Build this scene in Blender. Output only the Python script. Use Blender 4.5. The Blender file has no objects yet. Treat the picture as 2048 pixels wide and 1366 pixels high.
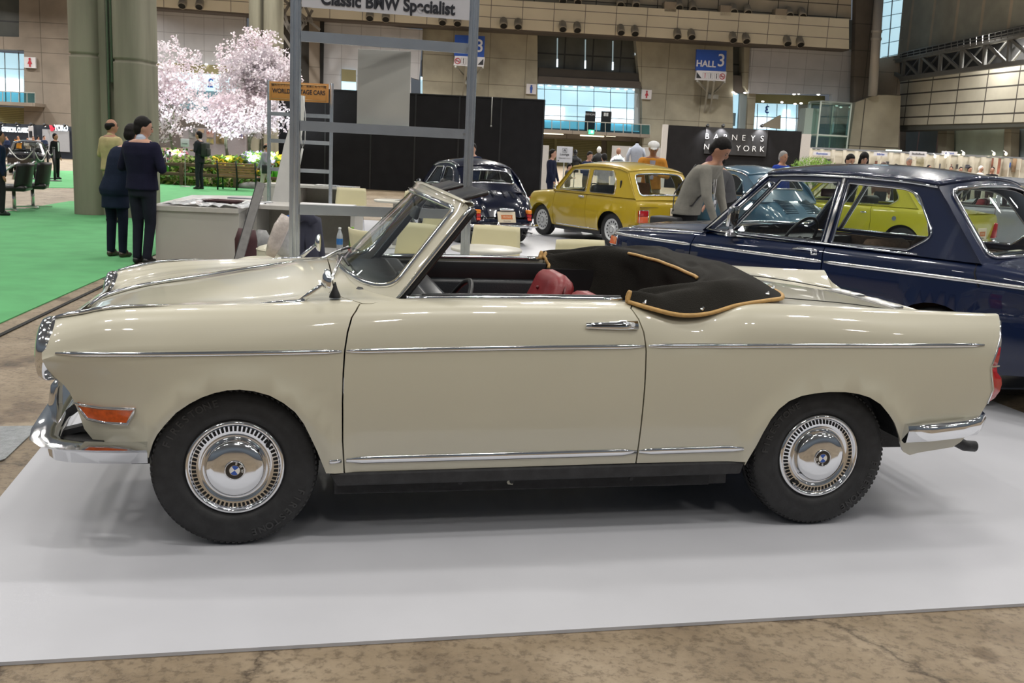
import bpy, bmesh, math, random
import numpy as np
from mathutils import Vector, Matrix
from mathutils.geometry import delaunay_2d_cdt
random.seed(7)
PI = math.pi
S = bpy.context.scene
COL = S.collection
# camera
CAM_H, FPX = 1.45, 1991.0
ROLL = 0.0488
PITCH = math.atan((683 - 296) * math.cos(ROLL) / FPX)
_F = np.array([0, math.cos(PITCH), -math.sin(PITCH)])
_R = np.array([1., 0, 0])
_D = np.array([0, -math.sin(PITCH), -math.cos(PITCH)])
_X = math.cos(ROLL) * _R - math.sin(ROLL) * _D
_Y = math.sin(ROLL) * _R + math.cos(ROLL) * _D
_C = np.array([0, 0, CAM_H])
cd = bpy.data.cameras.new('camera'); co = bpy.data.objects.new('camera', cd); COL.objects.link(co)
cd.sensor_width = 36.0; cd.lens = FPX / 2048 * 36.0; cd.clip_end = 400; cd.clip_start = 0.05
co.matrix_world = Matrix(((_X[0], -_Y[0], -_F[0], 0), (_X[1], -_Y[1], -_F[1], 0), (_X[2], -_Y[2], -_F[2], CAM_H), (0, 0, 0, 1)))
cd.dof.use_dof = True; cd.dof.focus_distance = 3.9; cd.dof.aperture_fstop = 16.0
S.camera = co
def ray(px, py): return _F + (px - 1024) / FPX * _X + (py - 683) / FPX * _Y
def G(px, py, z=0.0):                       # the place at height z seen at a photo pixel
 d = ray(px, py); t = (z - CAM_H) / d[2]; p = _C + t * d
 return Vector(p)
def AT(px, py, Y):                          # the place at distance Y
 d = ray(px, py); return Vector(_C + d * (Y / d[1]))
# view + world + hall lamps
S.view_settings.view_transform = 'Standard'; S.view_settings.look = 'None'
S.view_settings.gamma = 1.0; S.view_settings.use_curve_mapping = False
S.view_settings.exposure = 0.0
W = bpy.data.worlds.new('world'); S.world = W; W.use_nodes = True
nt = W.node_tree; nt.nodes.clear()
wo = nt.nodes.new('ShaderNodeOutputWorld'); bg = nt.nodes.new('ShaderNodeBackground')
tc = nt.nodes.new('ShaderNodeTexCoord'); sx = nt.nodes.new('ShaderNodeSeparateXYZ'); cr = nt.nodes.new('ShaderNodeValToRGB')
mp = nt.nodes.new('ShaderNodeMapRange'); mp.inputs[1].default_value = -1; mp.inputs[2].default_value = 1
nt.links.new(tc.outputs['Generated'], sx.inputs[0]); nt.links.new(sx.outputs[2], mp.inputs[0]); nt.links.new(mp.outputs[0], cr.inputs[0])
nt.links.new(cr.outputs[0], bg.inputs[0]); nt.links.new(bg.outputs[0], wo.inputs[0])
el = cr.color_ramp.elements
el[0].position = 0.0; el[0].color = (0.13, 0.125, 0.12, 1)
el[1].position = 1.0; el[1].color = (0.16, 0.16, 0.16, 1)
for p_, c_ in ((0.49, (0.14, 0.14, 0.14, 1)), (0.53, (0.19, 0.21, 0.24, 1)), (0.62, (0.26, 0.30, 0.34, 1)), (0.75, (0.17, 0.17, 0.17, 1))):
 e = el.new(p_); e.color = c_
bg.inputs[1].default_value = 0.5
LAMP_POWER = 150
lampd = bpy.data.lights.new('hall_lamp', 'AREA'); lampd.shape = 'DISK'; lampd.size = 0.55; lampd.energy = LAMP_POWER; lampd.color = (1.0, 0.965, 0.91)
lampd.spread = math.radians(150)
lampf = lampd.copy(); lampf.energy = LAMP_POWER * 7.8
for iy in range(12):
 for ix in (range(-3, 4) if iy < 5 else range(-5, 4)):
  for k in ((0, 1) if iy < 5 else (0,)):
   lo = bpy.data.objects.new('hall_lamp', lampd if iy < 5 else lampf); COL.objects.link(lo)
   lo.location = (ix * (8.2 if iy < 5 else 12.5) + 1.5 + k * 1.7, -9 + iy * 8.5 + (ix % 2) * 1.2, 13.5)
# materials
MATS = {}
def mat(name, col, rough=0.5, metal=0.0, coat=0.0, spec=0.5, trans=0.0, emis=None, es=1.0, noise=0.0, nscale=20.0, bump=0.0, bscale=None, alpha=1.0, ior=1.5, stretch=None, col2=None, detail=6):
 if name in MATS: return MATS[name]
 m = bpy.data.materials.new(name); m.use_nodes = True; t = m.node_tree
 b = t.nodes['Principled BSDF']
 b.inputs['Base Color'].default_value = (*col, 1); b.inputs['Roughness'].default_value = rough; b.inputs['Metallic'].default_value = metal
 b.inputs['Coat Weight'].default_value = coat; b.inputs['Coat Roughness'].default_value = 0.03
 b.inputs['Specular IOR Level'].default_value = spec; b.inputs['Transmission Weight'].default_value = trans; b.inputs['IOR'].default_value = ior
 b.inputs['Alpha'].default_value = alpha
 if emis: b.inputs['Emission Color'].default_value = (*emis, 1); b.inputs['Emission Strength'].default_value = es
 if noise or bump:
  tc = t.nodes.new('ShaderNodeTexCoord'); mpn = t.nodes.new('ShaderNodeMapping'); t.links.new(tc.outputs['Object'], mpn.inputs[0])
  if stretch: mpn.inputs['Scale'].default_value = stretch
  n = t.nodes.new('ShaderNodeTexNoise'); n.inputs['Scale'].default_value = nscale; n.inputs['Detail'].default_value = detail
  t.links.new(mpn.outputs[0], n.inputs[0])
  if noise:
   r = t.nodes.new('ShaderNodeValToRGB'); t.links.new(n.outputs[0], r.inputs[0])
   c2 = col2 or tuple(max(0, c * (1 - noise)) for c in col); c1 = col if col2 else tuple(min(1, c * (1 + noise)) for c in col)
   r.color_ramp.elements[0].position = 0.32; r.color_ramp.elements[1].position = 0.68
   r.color_ramp.elements[0].color = (*c2, 1); r.color_ramp.elements[1].color = (*c1, 1)
   t.links.new(r.outputs[0], b.inputs['Base Color'])
  if bump:
   n2 = n
   if bscale:
    n2 = t.nodes.new('ShaderNodeTexNoise'); n2.inputs['Scale'].default_value = bscale; n2.inputs['Detail'].default_value = 5; t.links.new(mpn.outputs[0], n2.inputs[0])
   bp = t.nodes.new('ShaderNodeBump'); bp.inputs['Strength'].default_value = bump; bp.inputs['Distance'].default_value = 0.01
   t.links.new(n2.outputs[0], bp.inputs['Height']); t.links.new(bp.outputs[0], b.inputs['Normal'])
 MATS[name] = m; return m
def glassmat(name, tint=(0.9, 0.95, 0.93), op=0.12, rough=0.02):
 if name in MATS: return MATS[name]
 m = bpy.data.materials.new(name); m.use_nodes = True; t = m.node_tree; t.nodes.clear()
 o = t.nodes.new('ShaderNodeOutputMaterial'); tr = t.nodes.new('ShaderNodeBsdfTransparent'); gl = t.nodes.new('ShaderNodeBsdfGlossy')
 gl.inputs['Roughness'].default_value = rough; tr.inputs[0].default_value = (*tint, 1)
 fr = t.nodes.new('ShaderNodeLayerWeight'); fr.inputs[0].default_value = 0.5; pw = t.nodes.new('ShaderNodeMath'); pw.operation = 'POWER'; pw.inputs[1].default_value = 3.5; t.links.new(fr.outputs['Facing'], pw.inputs[0])
 mx = t.nodes.new('ShaderNodeMixShader'); ad = t.nodes.new('ShaderNodeMath'); ad.operation = 'MULTIPLY_ADD'; ad.inputs[1].default_value = 0.6; ad.inputs[2].default_value = 0.05 + op * 0.3; ad.use_clamp = True
 t.links.new(pw.outputs[0], ad.inputs[0]); t.links.new(ad.outputs[0], mx.inputs[0]); t.links.new(tr.outputs[0], mx.inputs[1]); t.links.new(gl.outputs[0], mx.inputs[2]); t.links.new(mx.outputs[0], o.inputs[0])
 MATS[name] = m; return m
def paint(name, col, flake=0.0):
 return mat('paint_' + name, col, rough=0.32, coat=1.0, spec=0.3, noise=0.015, nscale=3)
chrome = mat('chrome', (0.80, 0.81, 0.83), rough=0.09, metal=1.0, noise=0.02, nscale=6)
chrome_r = mat('chrome_brushed', (0.72, 0.72, 0.71), rough=0.24, metal=1.0, noise=0.03, nscale=30)
alu = mat('aluminium', (0.62, 0.66, 0.71), rough=0.27, metal=0.85, noise=0.05, nscale=14)
rubber = mat('rubber', (0.018, 0.018, 0.019), rough=0.62, noise=0.3, nscale=25, bump=0.15, bscale=60)
rub_lite = mat('rubber_letters', (0.035, 0.035, 0.036), rough=0.45)
black = mat('black_satin', (0.012, 0.012, 0.013), rough=0.4, noise=0.2, nscale=10)
dark = mat('dark_void', (0.006, 0.006, 0.006), rough=0.8, noise=0.2, nscale=10)
under = mat('underseal_black', (0.022, 0.022, 0.024), rough=0.55, noise=0.35, nscale=18, bump=0.2, bscale=70)
white_m = mat('white_plain', (0.75, 0.75, 0.75), rough=0.5, noise=0.02)
glass = glassmat('clear_glass')
glass_d = glassmat('tinted_glass', (0.62, 0.68, 0.66), 0.25)
redlens = mat('red_lens', (0.42, 0.008, 0.01), rough=0.12, coat=0.6, noise=0.08, nscale=60)
amber = mat('amber_lens', (0.62, 0.10, 0.008), rough=0.15, coat=0.6, noise=0.25, nscale=50)
orange = mat('orange_lens', (0.78, 0.22, 0.01), rough=0.2, coat=0.5, noise=0.1, nscale=50)
# object helpers
def link(o, parent=None):
 COL.objects.link(o)
 if parent is not None: o.parent = parent
 return o
def thing(name, label, cat, loc=(0, 0, 0), rz=0.0, group=None):
 o = bpy.data.objects.new(name, None); COL.objects.link(o); o.location = loc; o.rotation_euler = (0, 0, rz)
 o.empty_display_size = 0.1
 return tag(o, label, cat, group)
def tag(o, label, cat, group=None):
 o['label'] = label; o['category'] = cat
 if group: o['group'] = group
 return o
def struct(o): o['kind'] = 'structure'; return o
def stuff(o): o['kind'] = 'stuff'; return o
def mk(name, verts, faces, m, parent=None, smooth=True, normals=None, fm=None, mats=None):
 me = bpy.data.meshes.new(name)
 me.from_pydata([tuple(map(float, v)) for v in verts], [], [tuple(f) for f in faces])
 for q in (mats or [m]): me.materials.append(q)
 if fm is not None: me.polygons.foreach_set('material_index', fm)
 if smooth is True: me.polygons.foreach_set('use_smooth', [True] * len(me.polygons))
 me.validate(); me.update()
 if normals is not None and len(me.vertices) == len(normals):
  me.normals_split_custom_set_from_vertices([tuple(map(float, n)) for n in normals])
 o = bpy.data.objects.new(name, me); link(o, parent); return o
class MB:
 def __init__(s): s.v = []; s.f = []; s.sm = []; s.fm = []; s.cur = 0
 def add(s, vs, fs, smooth=False):
  k = len(s.v); s.v += [tuple(v) for v in vs]; s.f += [tuple(i + k for i in f) for f in fs]; s.sm += [smooth] * len(fs); s.fm += [s.cur] * len(fs)
  return s
 def box(s, x0, x1, y0, y1, z0, z1, M=None, ch=0.0):
  vs = [(x, y, z) for z in (z0, z1) for y in (y0, y1) for x in (x0, x1)]
  if M is not None: vs = [tuple(M @ Vector(v)) for v in vs]
  return s.add(vs, [(0, 2, 3, 1), (4, 5, 7, 6), (0, 1, 5, 4), (2, 6, 7, 3), (0, 4, 6, 2), (1, 3, 7, 5)])
 def rbox(s, x0, x1, y0, y1, z0, z1, r=0.01, M=None, seg=2):
  bm = bmesh.new(); bmesh.ops.create_cube(bm, size=1)
  for v in bm.verts: v.co = Vector(((x0 + x1) / 2 + v.co.x * (x1 - x0), (y0 + y1) / 2 + v.co.y * (y1 - y0), (z0 + z1) / 2 + v.co.z * (z1 - z0)))
  bmesh.ops.bevel(bm, geom=list(bm.edges) + list(bm.verts), offset=r, segments=seg, profile=0.5, affect='EDGES')
  if M is not None: bm.transform(M)
  bm.verts.index_update(); s.add([tuple(v.co) for v in bm.verts], [[v.index for v in f.verts] for f in bm.faces], True); bm.free(); return s
 def bar(s, a, b, w, h=None, up=(0, 0, 1)):      # rectangular bar from a to b
  a = Vector(a); b = Vector(b); h = h or w; d = (b - a).normalized(); u = Vector(up)
  if abs(d.dot(u)) > 0.95: u = Vector((1, 0, 0))
  x = d.cross(u).normalized() * w / 2; y = x.cross(d).normalized() * h / 2
  vs = [p + i * x + j * y for p in (a, b) for i, j in ((-1, -1), (1, -1), (1, 1), (-1, 1))]
  return s.add(vs, [(0, 1, 2, 3)[::-1], (4, 5, 6, 7), (0, 1, 5, 4), (1, 2, 6, 5), (2, 3, 7, 6), (3, 0, 4, 7)])
 def tube(s, pts, r, n=8, caps=True, flat=1.0, nrm=None, closed=False):
  P = [Vector(p) for p in pts]; N = len(P); rs = r if isinstance(r, (list, tuple)) else [r] * N
  vs = []; prev = None
  for i, p in enumerate(P):
   if closed: d = (P[(i + 1) % N] - P[i - 1]).normalized()
   else: d = (P[min(i + 1, N - 1)] - P[max(i - 1, 0)]).normalized()
   if nrm is not None:
    u = Vector(nrm[i] if isinstance(nrm, list) else nrm); x = d.cross(u)
    if x.length < 1e-6: x = d.orthogonal()
    x.normalize(); y = x.cross(d).normalized()
   else:
    if prev is None: x = d.orthogonal().normalized()
    else:
     x = prev - d * prev.dot(d)
     x = x.normalized() if x.length > 1e-6 else d.orthogonal().normalized()
    y = d.cross(x).normalized()
    prev = x
   for k in range(n):
    a = 2 * PI * k / n
    vs.append(p + x * math.cos(a) * rs[i] + y * math.sin(a) * rs[i] * flat)
  fs = []
  M_ = N if closed else N - 1
  for i in range(M_):
   j = (i + 1) % N
   for k in range(n):
    fs.append((i * n + k, i * n + (k + 1) % n, j * n + (k + 1) % n, j * n + k))
  if caps and not closed: fs.append(tuple(range(n))[::-1]); fs.append(tuple((N - 1) * n + k for k in range(n)))
  return s.add(vs, fs, True)
 def cyl(s, a, b, r, r2=None, n=20, caps=True):
  a = Vector(a); b = Vector(b); r2 = r if r2 is None else r2; d = (b - a).normalized(); x = d.orthogonal().normalized(); y = d.cross(x)
  k0 = len(s.v)
  vs = [a + (x * math.cos(2 * PI * k / n) + y * math.sin(2 * PI * k / n)) * r for k in range(n)] + [b + (x * math.cos(2 * PI * k / n) + y * math.sin(2 * PI * k / n)) * r2 for k in range(n)]
  s.add(vs, [(k, (k + 1) % n, n + (k + 1) % n, n + k) for k in range(n)], True)
  if caps:
   s.f += [tuple(k0 + k for k in range(n))[::-1], tuple(k0 + n + k for k in range(n))]; s.sm += [False, False]; s.fm += [s.cur] * 2
  return s
 def lathe(s, prof, c, ax=(0, 0, 1), n=32, a0=0.0, a1=2 * PI, smooth=True):   # prof [(r,h)] along axis from c
  c = Vector(c); d = Vector(ax).normalized()
  x = Vector((1, 0, 0)) if abs(d.x) < 0.5 else Vector((0, 0, 1)); x = (x - d * x.dot(d)).normalized(); y = d.cross(x)
  full = abs(a1 - a0 - 2 * PI) < 1e-6; m_ = n if full else n + 1
  vs = [c + d * h + (x * math.cos(a0 + (a1 - a0) * k / n) + y * math.sin(a0 + (a1 - a0) * k / n)) * r for (r, h) in prof for k in range(m_)]
  fs = []
  for i in range(len(prof) - 1):
   for k in range(n):
    k2 = (k + 1) % m_ if full else k + 1
    fs.append((i * m_ + k, i * m_ + k2, (i + 1) * m_ + k2, (i + 1) * m_ + k))
  return s.add(vs, fs, smooth)
 def ball(s, c, r, sc=(1, 1, 1), n=12, M=None):
  vs = []; fs = []; h = n // 2
  for i in range(h + 1):
   t = PI * i / h
   for k in range(n):
    v = Vector((math.sin(t) * math.cos(2 * PI * k / n) * r * sc[0], math.sin(t) * math.sin(2 * PI * k / n) * r * sc[1], math.cos(t) * r * sc[2]))
    if M is not None: v = M @ v
    vs.append(v + Vector(c))
  for i in range(h):
   for k in range(n): fs.append((i * n + k, (i + 1) * n + k, (i + 1) * n + (k + 1) % n, i * n + (k + 1) % n))
  return s.add(vs, fs, True)
 def prism(s, poly, d, smooth=False):              # 3D polygon extruded by vector d
  n = len(poly); d = Vector(d); a = [Vector(p) for p in poly]; b = [p + d for p in a]
  return s.add(a + b, [tuple(range(n))[::-1], tuple(range(n, 2 * n))] + [(k, (k + 1) % n, n + (k + 1) % n, n + k) for k in range(n)], smooth)
 def grid(s, P, smooth=True, closeu=False):          # P[i][j] points
  a = len(P); b = len(P[0]); vs = [p for row in P for p in row]
  fs = [(i * b + j, i * b + j + 1, ((i + 1) % a) * b + j + 1, ((i + 1) % a) * b + j) for i in range(a if closeu else a - 1) for j in range(b - 1)]
  return s.add(vs, fs, smooth)
 def build(s, name, m, parent=None, mats=None, bevel=0.0, solid=0.0, offset=-1.0):
  me = bpy.data.meshes.new(name); me.from_pydata([tuple(map(float, v)) for v in s.v], [], s.f)
  for q in (mats or [m]): me.materials.append(q)
  me.polygons.foreach_set('use_smooth', s.sm); me.polygons.foreach_set('material_index', s.fm)
  me.update()
  o = bpy.data.objects.new(name, me); link(o, parent)
  if solid:
   d = o.modifiers.new('s', 'SOLIDIFY'); d.thickness = solid; d.offset = offset
  if bevel:
   d = o.modifiers.new('b', 'BEVEL'); d.width = bevel; d.segments = 2; d.limit_method = 'ANGLE'
  return o
def copy_tree(o, parent=None):
 c = o.copy(); COL.objects.link(c); c.parent = parent
 for ch in list(o.children): copy_tree(ch, c)
 return c
def dup(o, loc, rz, label, group=None, **kw):
 c = copy_tree(o); c.location = loc; c.rotation_euler = (0, 0, rz); c['label'] = label
 if group: c['group'] = group
 return c
def text(name, s, size, m, M, parent=None, ex=0.002, off=0.0, ax='CENTER', sx=1.0, space=1.0):
 cu = bpy.data.curves.new('t', 'FONT'); cu.body = s; cu.size = size; cu.extrude = ex; cu.offset = off; cu.align_x = ax; cu.align_y = 'CENTER'; cu.space_character = space
 o = bpy.data.objects.new('t', cu); COL.objects.link(o)
 dg = bpy.context.evaluated_depsgraph_get(); dg.update()
 me = bpy.data.meshes.new_from_object(o.evaluated_get(dg)); COL.objects.unlink(o); bpy.data.objects.remove(o); bpy.data.curves.remove(cu)
 me.transform(Matrix.Diagonal((sx, 1, 1, 1))); me.transform(M); me.materials.clear(); me.materials.append(m)
 r = bpy.data.objects.new(name, me); link(r, parent); return r
def frameM(o, xdir, ydir):           # matrix with text x along xdir, up along ydir
 x = Vector(xdir).normalized(); y = Vector(ydir); y = (y - x * y.dot(x)).normalized(); z = x.cross(y)
 return Matrix(((x.x, y.x, z.x, o[0]), (x.y, y.y, z.y, o[1]), (x.z, y.z, z.z, o[2]), (0, 0, 0, 1)))
# curved panels
def spl(xs, ys):
 xs = np.array(xs, float); ys = np.array(ys, float)
 h = np.diff(xs); d = np.diff(ys) / h; m = np.zeros_like(ys); m[0] = d[0]; m[-1] = d[-1]
 for i in range(1, len(xs) - 1):
  m[i] = 0 if d[i - 1] * d[i] <= 0 else (h[i - 1] + h[i]) / (h[i - 1] / d[i] + h[i] / d[i - 1])
 def f(x):
  x = np.asarray(x, float); xx = np.clip(x, xs[0], xs[-1]); i = np.clip(np.searchsorted(xs, xx, side='right') - 1, 0, len(xs) - 2)
  t = (xx - xs[i]) / h[i]; t2 = t * t; t3 = t2 * t
  return (2 * t3 - 3 * t2 + 1) * ys[i] + (t3 - 2 * t2 + t) * h[i] * m[i] + (-2 * t3 + 3 * t2) * ys[i + 1] + (t3 - t2) * h[i] * m[i + 1]
 return f
def dens(poly, step):
 out = []
 for i in range(len(poly)):
  a = np.array(poly[i], float); b = np.array(poly[(i + 1) % len(poly)], float)
  n = max(1, int(math.ceil(np.linalg.norm(b - a) / step)))
  for k in range(n): out.append(a + (b - a) * k / n)
 return out
def inpoly(P, poly):
 x = P[:, 0]; y = P[:, 1]; r = np.zeros(len(P), bool); n = len(poly)
 for i in range(n):
  x1, y1 = poly[i]; x2, y2 = poly[(i + 1) % n]
  c = ((y1 > y) != (y2 > y))
  with np.errstate(divide='ignore', invalid='ignore'):
   xi = (x2 - x1) * (y - y1) / (y2 - y1 + 1e-30) + x1
  r ^= c & (x < xi)
 return r
def smoothpoly(pts, k=6, closed=True):
 n = len(pts); out = []; P = [np.array(p, float) for p in pts]
 R = range(n) if closed else range(n - 1)
 for i in R:
  if closed: p0, p1, p2, p3 = P[i - 1], P[i], P[(i + 1) % n], P[(i + 2) % n]
  else: p1, p2 = P[i], P[i + 1]; p0 = P[i - 1] if i > 0 else 2 * p1 - p2; p3 = P[i + 2] if i + 2 < n else 2 * p2 - p1
  for j in range(k):
   t = j / k
   out.append(0.5 * ((2 * p1) + (-p0 + p2) * t + (2 * p0 - 5 * p1 + 4 * p2 - p3) * t * t + (-p0 + 3 * p1 - 3 * p2 + p3) * t ** 3))
 if not closed: out.append(P[-1])
 return [tuple(p) for p in out]
def roundpoly(pts, r, k=5):
 n = len(pts); out = []
 for i in range(n):
  p0 = np.array(pts[i - 1], float); p = np.array(pts[i], float); p2 = np.array(pts[(i + 1) % n], float)
  ri = r[i] if isinstance(r, (list, tuple)) else r
  a = p0 - p; b = p2 - p; la = np.linalg.norm(a); lb = np.linalg.norm(b); ri = min(ri, la * 0.48, lb * 0.48)
  if ri <= 1e-5: out.append(tuple(p)); continue
  s = p + a / la * ri; e = p + b / lb * ri
  for j in range(k + 1):
   t = j / k; out.append(tuple((1 - t) ** 2 * s + 2 * t * (1 - t) * p + t * t * e))
 return out
def panel(name, outline, f, m, parent, step=0.05, holes=(), flange=0.012, flip=False, aniso=1.0, hole_flange=True):
 """outline in (u,v); f(U,V)->(n,3); flip for the mirrored side; aniso scales v for the spacing"""
 loops = [dens([(p[0], p[1] * aniso) for p in l], step) for l in [outline] + list(holes)]
 pts = []; edges = []
 for l in loops:
  k = len(pts); n = len(l); pts += [tuple(p) for p in l]; edges += [(k + i, k + (i + 1) % n) for i in range(n)]
 B = np.array(loops[0]); x0, y0 = B.min(0); x1, y1 = B.max(0)
 gx, gy = np.meshgrid(np.arange(x0 + step / 2, x1, step), np.arange(y0 + step / 2, y1, step)); Q = np.stack([gx.ravel(), gy.ravel()], 1)
 Q = Q + np.stack([np.zeros(len(Q)), np.zeros(len(Q))], 1)
 ok = inpoly(Q, loops[0])
 for l in loops[1:]: ok &= ~inpoly(Q, l)
 Q = Q[ok]
 allb = np.array(pts)
 if len(Q):
  d = np.sqrt(((Q[:, None, :] - allb[None]) ** 2).sum(2)).min(1); Q = Q[d > step * 0.45]
 nb = len(pts); pts += [tuple(q) for q in Q]
 vs, es, fs, ov, oe, of = delaunay_2d_cdt([Vector(p) for p in pts], edges, [], 0, 1e-6)
 V = np.array([tuple(v) for v in vs]); Fc = np.array([f_ for f_ in fs if len(f_) == 3])
 cen = V[Fc].mean(1); ok = inpoly(cen, loops[0])
 for l in loops[1:]: ok &= ~inpoly(cen, l)
 Fc = Fc[ok]
 UV = V.copy(); UV[:, 1] /= aniso
 P = f(UV[:, 0], UV[:, 1]); e = 1e-3
 N = np.cross(f(UV[:, 0] + e, UV[:, 1]) - f(UV[:, 0] - e, UV[:, 1]), f(UV[:, 0], UV[:, 1] + e) - f(UV[:, 0], UV[:, 1] - e))
 ln = np.linalg.norm(N, axis=1); ln[ln < 1e-12] = 1; N = N / ln[:, None]
 if flip: N = -N
 tri = P[Fc]; fn = np.cross(tri[:, 1] - tri[:, 0], tri[:, 2] - tri[:, 0])
 sw = (fn * N[Fc].mean(1)).sum(1) < 0
 Fc = Fc.copy(); Fc[sw] = Fc[sw][:, ::-1]
 faces = [tuple(map(int, t)) for t in Fc]; verts = [p for p in P]; norms = [n for n in N]
 if flange:
  cnt = {}
  for t in faces:
   for i in range(3):
    a, b = t[i], t[(i + 1) % 3]; cnt[(a, b)] = cnt.get((a, b), 0) + 1
  bd = [(a, b) for (a, b) in cnt if (b, a) not in cnt]
  ref = {}
  for a, b in bd:
   ed = P[b] - P[a]; out = np.cross(ed, N[a]); out = out / (np.linalg.norm(out) + 1e-12)
   ids = []
   for q in (a, b):
    verts.append(P[q]); norms.append(out); verts.append(P[q] - N[q] * flange); norms.append(out)
    ids.append((len(verts) - 2, len(verts) - 1))
   faces.append((ids[1][0], ids[0][0], ids[0][1], ids[1][1]))
 return mk(name, verts, faces, m, parent, True, norms)
# car toolkit
class Sec:
 """Car body cross-sections: keys = [(w_of_x, z_of_x)] from the centre line outwards and down the side."""
 def __init__(s, keys): s.k = keys; s.n = len(keys)
 def wz(s, x, v):
  x = np.asarray(x, float); v = np.asarray(v, float); sg = np.sign(v); sg = np.where(sg == 0, 1, sg); a = np.abs(v)
  K = np.stack([np.stack([k[0](x) * np.ones_like(x), k[1](x) * np.ones_like(x)], -1) for k in s.k], 1)
  K = np.concatenate([(K[:, 1:2] * np.array([-1, 1])), K, 2 * K[:, -1:] - K[:, -2:-1]], 1)
  i = np.clip(np.floor(a).astype(int), 0, s.n - 2); t = (a - i)[:, None]; r = np.arange(len(x))
  p0, p1, p2, p3 = K[r, i], K[r, i + 1], K[r, i + 2], K[r, i + 3]
  Q = 0.5 * (2 * p1 + (-p0 + p2) * t + (2 * p0 - 5 * p1 + 4 * p2 - p3) * t * t + (-p0 + 3 * p1 - 3 * p2 + p3) * t ** 3)
  return Q[:, 0], Q[:, 1], sg
 def f(s, side=1, flare=None):
  def g(x, v):
   w, z, sg = s.wz(x, v)
   if flare is not None: w = w + flare(x, z) * np.clip(np.abs(v) - 4.5, 0, 1)
   return np.stack([x, -side * sg * w, z], 1)
  return g
 def vz(s, x, z, lo=4.0):
  vv = np.linspace(lo, s.n - 1, 240); w, zz, _ = s.wz(np.full(240, x), vv)
  j = np.argmax(zz <= z)
  if zz[0] <= z: return lo
  if zz[-1] > z: return s.n - 1
  t = (zz[j - 1] - z) / (zz[j - 1] - zz[j] + 1e-12); return float(vv[j - 1] + t * (vv[j] - vv[j - 1]))
 def vw(s, x, w):
  vv = np.linspace(0, 6, 240); ww, zz, _ = s.wz(np.full(240, x), vv); j = int(np.argmax(ww >= w))
  return float(vv[j])
 def w_at(s, x, z, lo=4.0):
  v = s.vz(x, z, lo); return float(s.wz(np.array([x]), np.array([v]))[0][0])
 def oz(s, pts, step=0.04, lo=4.0, closed=False):
  P = dens(pts, step) if closed else (sum([dens([pts[i], pts[i + 1]], step)[:max(1, int(math.ceil(np.linalg.norm(np.array(pts[i + 1]) - np.array(pts[i])) / step)))] for i in range(len(pts) - 1)], []) + [np.array(pts[-1])])
  return [(float(p[0]), s.vz(float(p[0]), float(p[1]), lo)) for p in P]
 def pts3(s, pts, side=1, off=0.0, lo=4.0, flare=None):
  f = s.f(side, flare); out = []; nr = []
  for x, z in pts:
   v = s.vz(x, z, lo); e = 1e-3
   A = np.array([x]); B = np.array([v]); p = f(A, B)[0]
   n = np.cross(f(A + e, B)[0] - f(A - e, B)[0], f(A, B + e)[0] - f(A, B - e)[0]); n /= np.linalg.norm(n) + 1e-12
   if n[1] * (-side) < 0: n = -n
   out.append(Vector(p + n * off)); nr.append(Vector(n))
  return out, nr
def strip(name, sec, pts, h, side, m, parent, th=0.006, flare=None, lo=4.0, step=0.06):
 P = []
 for i in range(len(pts) - 1): P += [tuple(q) for q in dens([pts[i], pts[i + 1]], step)[:max(1, int(math.ceil(np.linalg.norm(np.array(pts[i + 1]) - np.array(pts[i])) / step)))]]
 P.append(pts[-1]); p3, n3 = sec.pts3(P, side, 0.001, lo, flare)
 r = [h / 2] * len(p3); r[0] *= 0.5; r[-1] *= 0.5
 return MB().tube(p3, r, n=10, flat=th / (h / 2), nrm=n3).build(name, m, parent)
tyre_cache = {}
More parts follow.
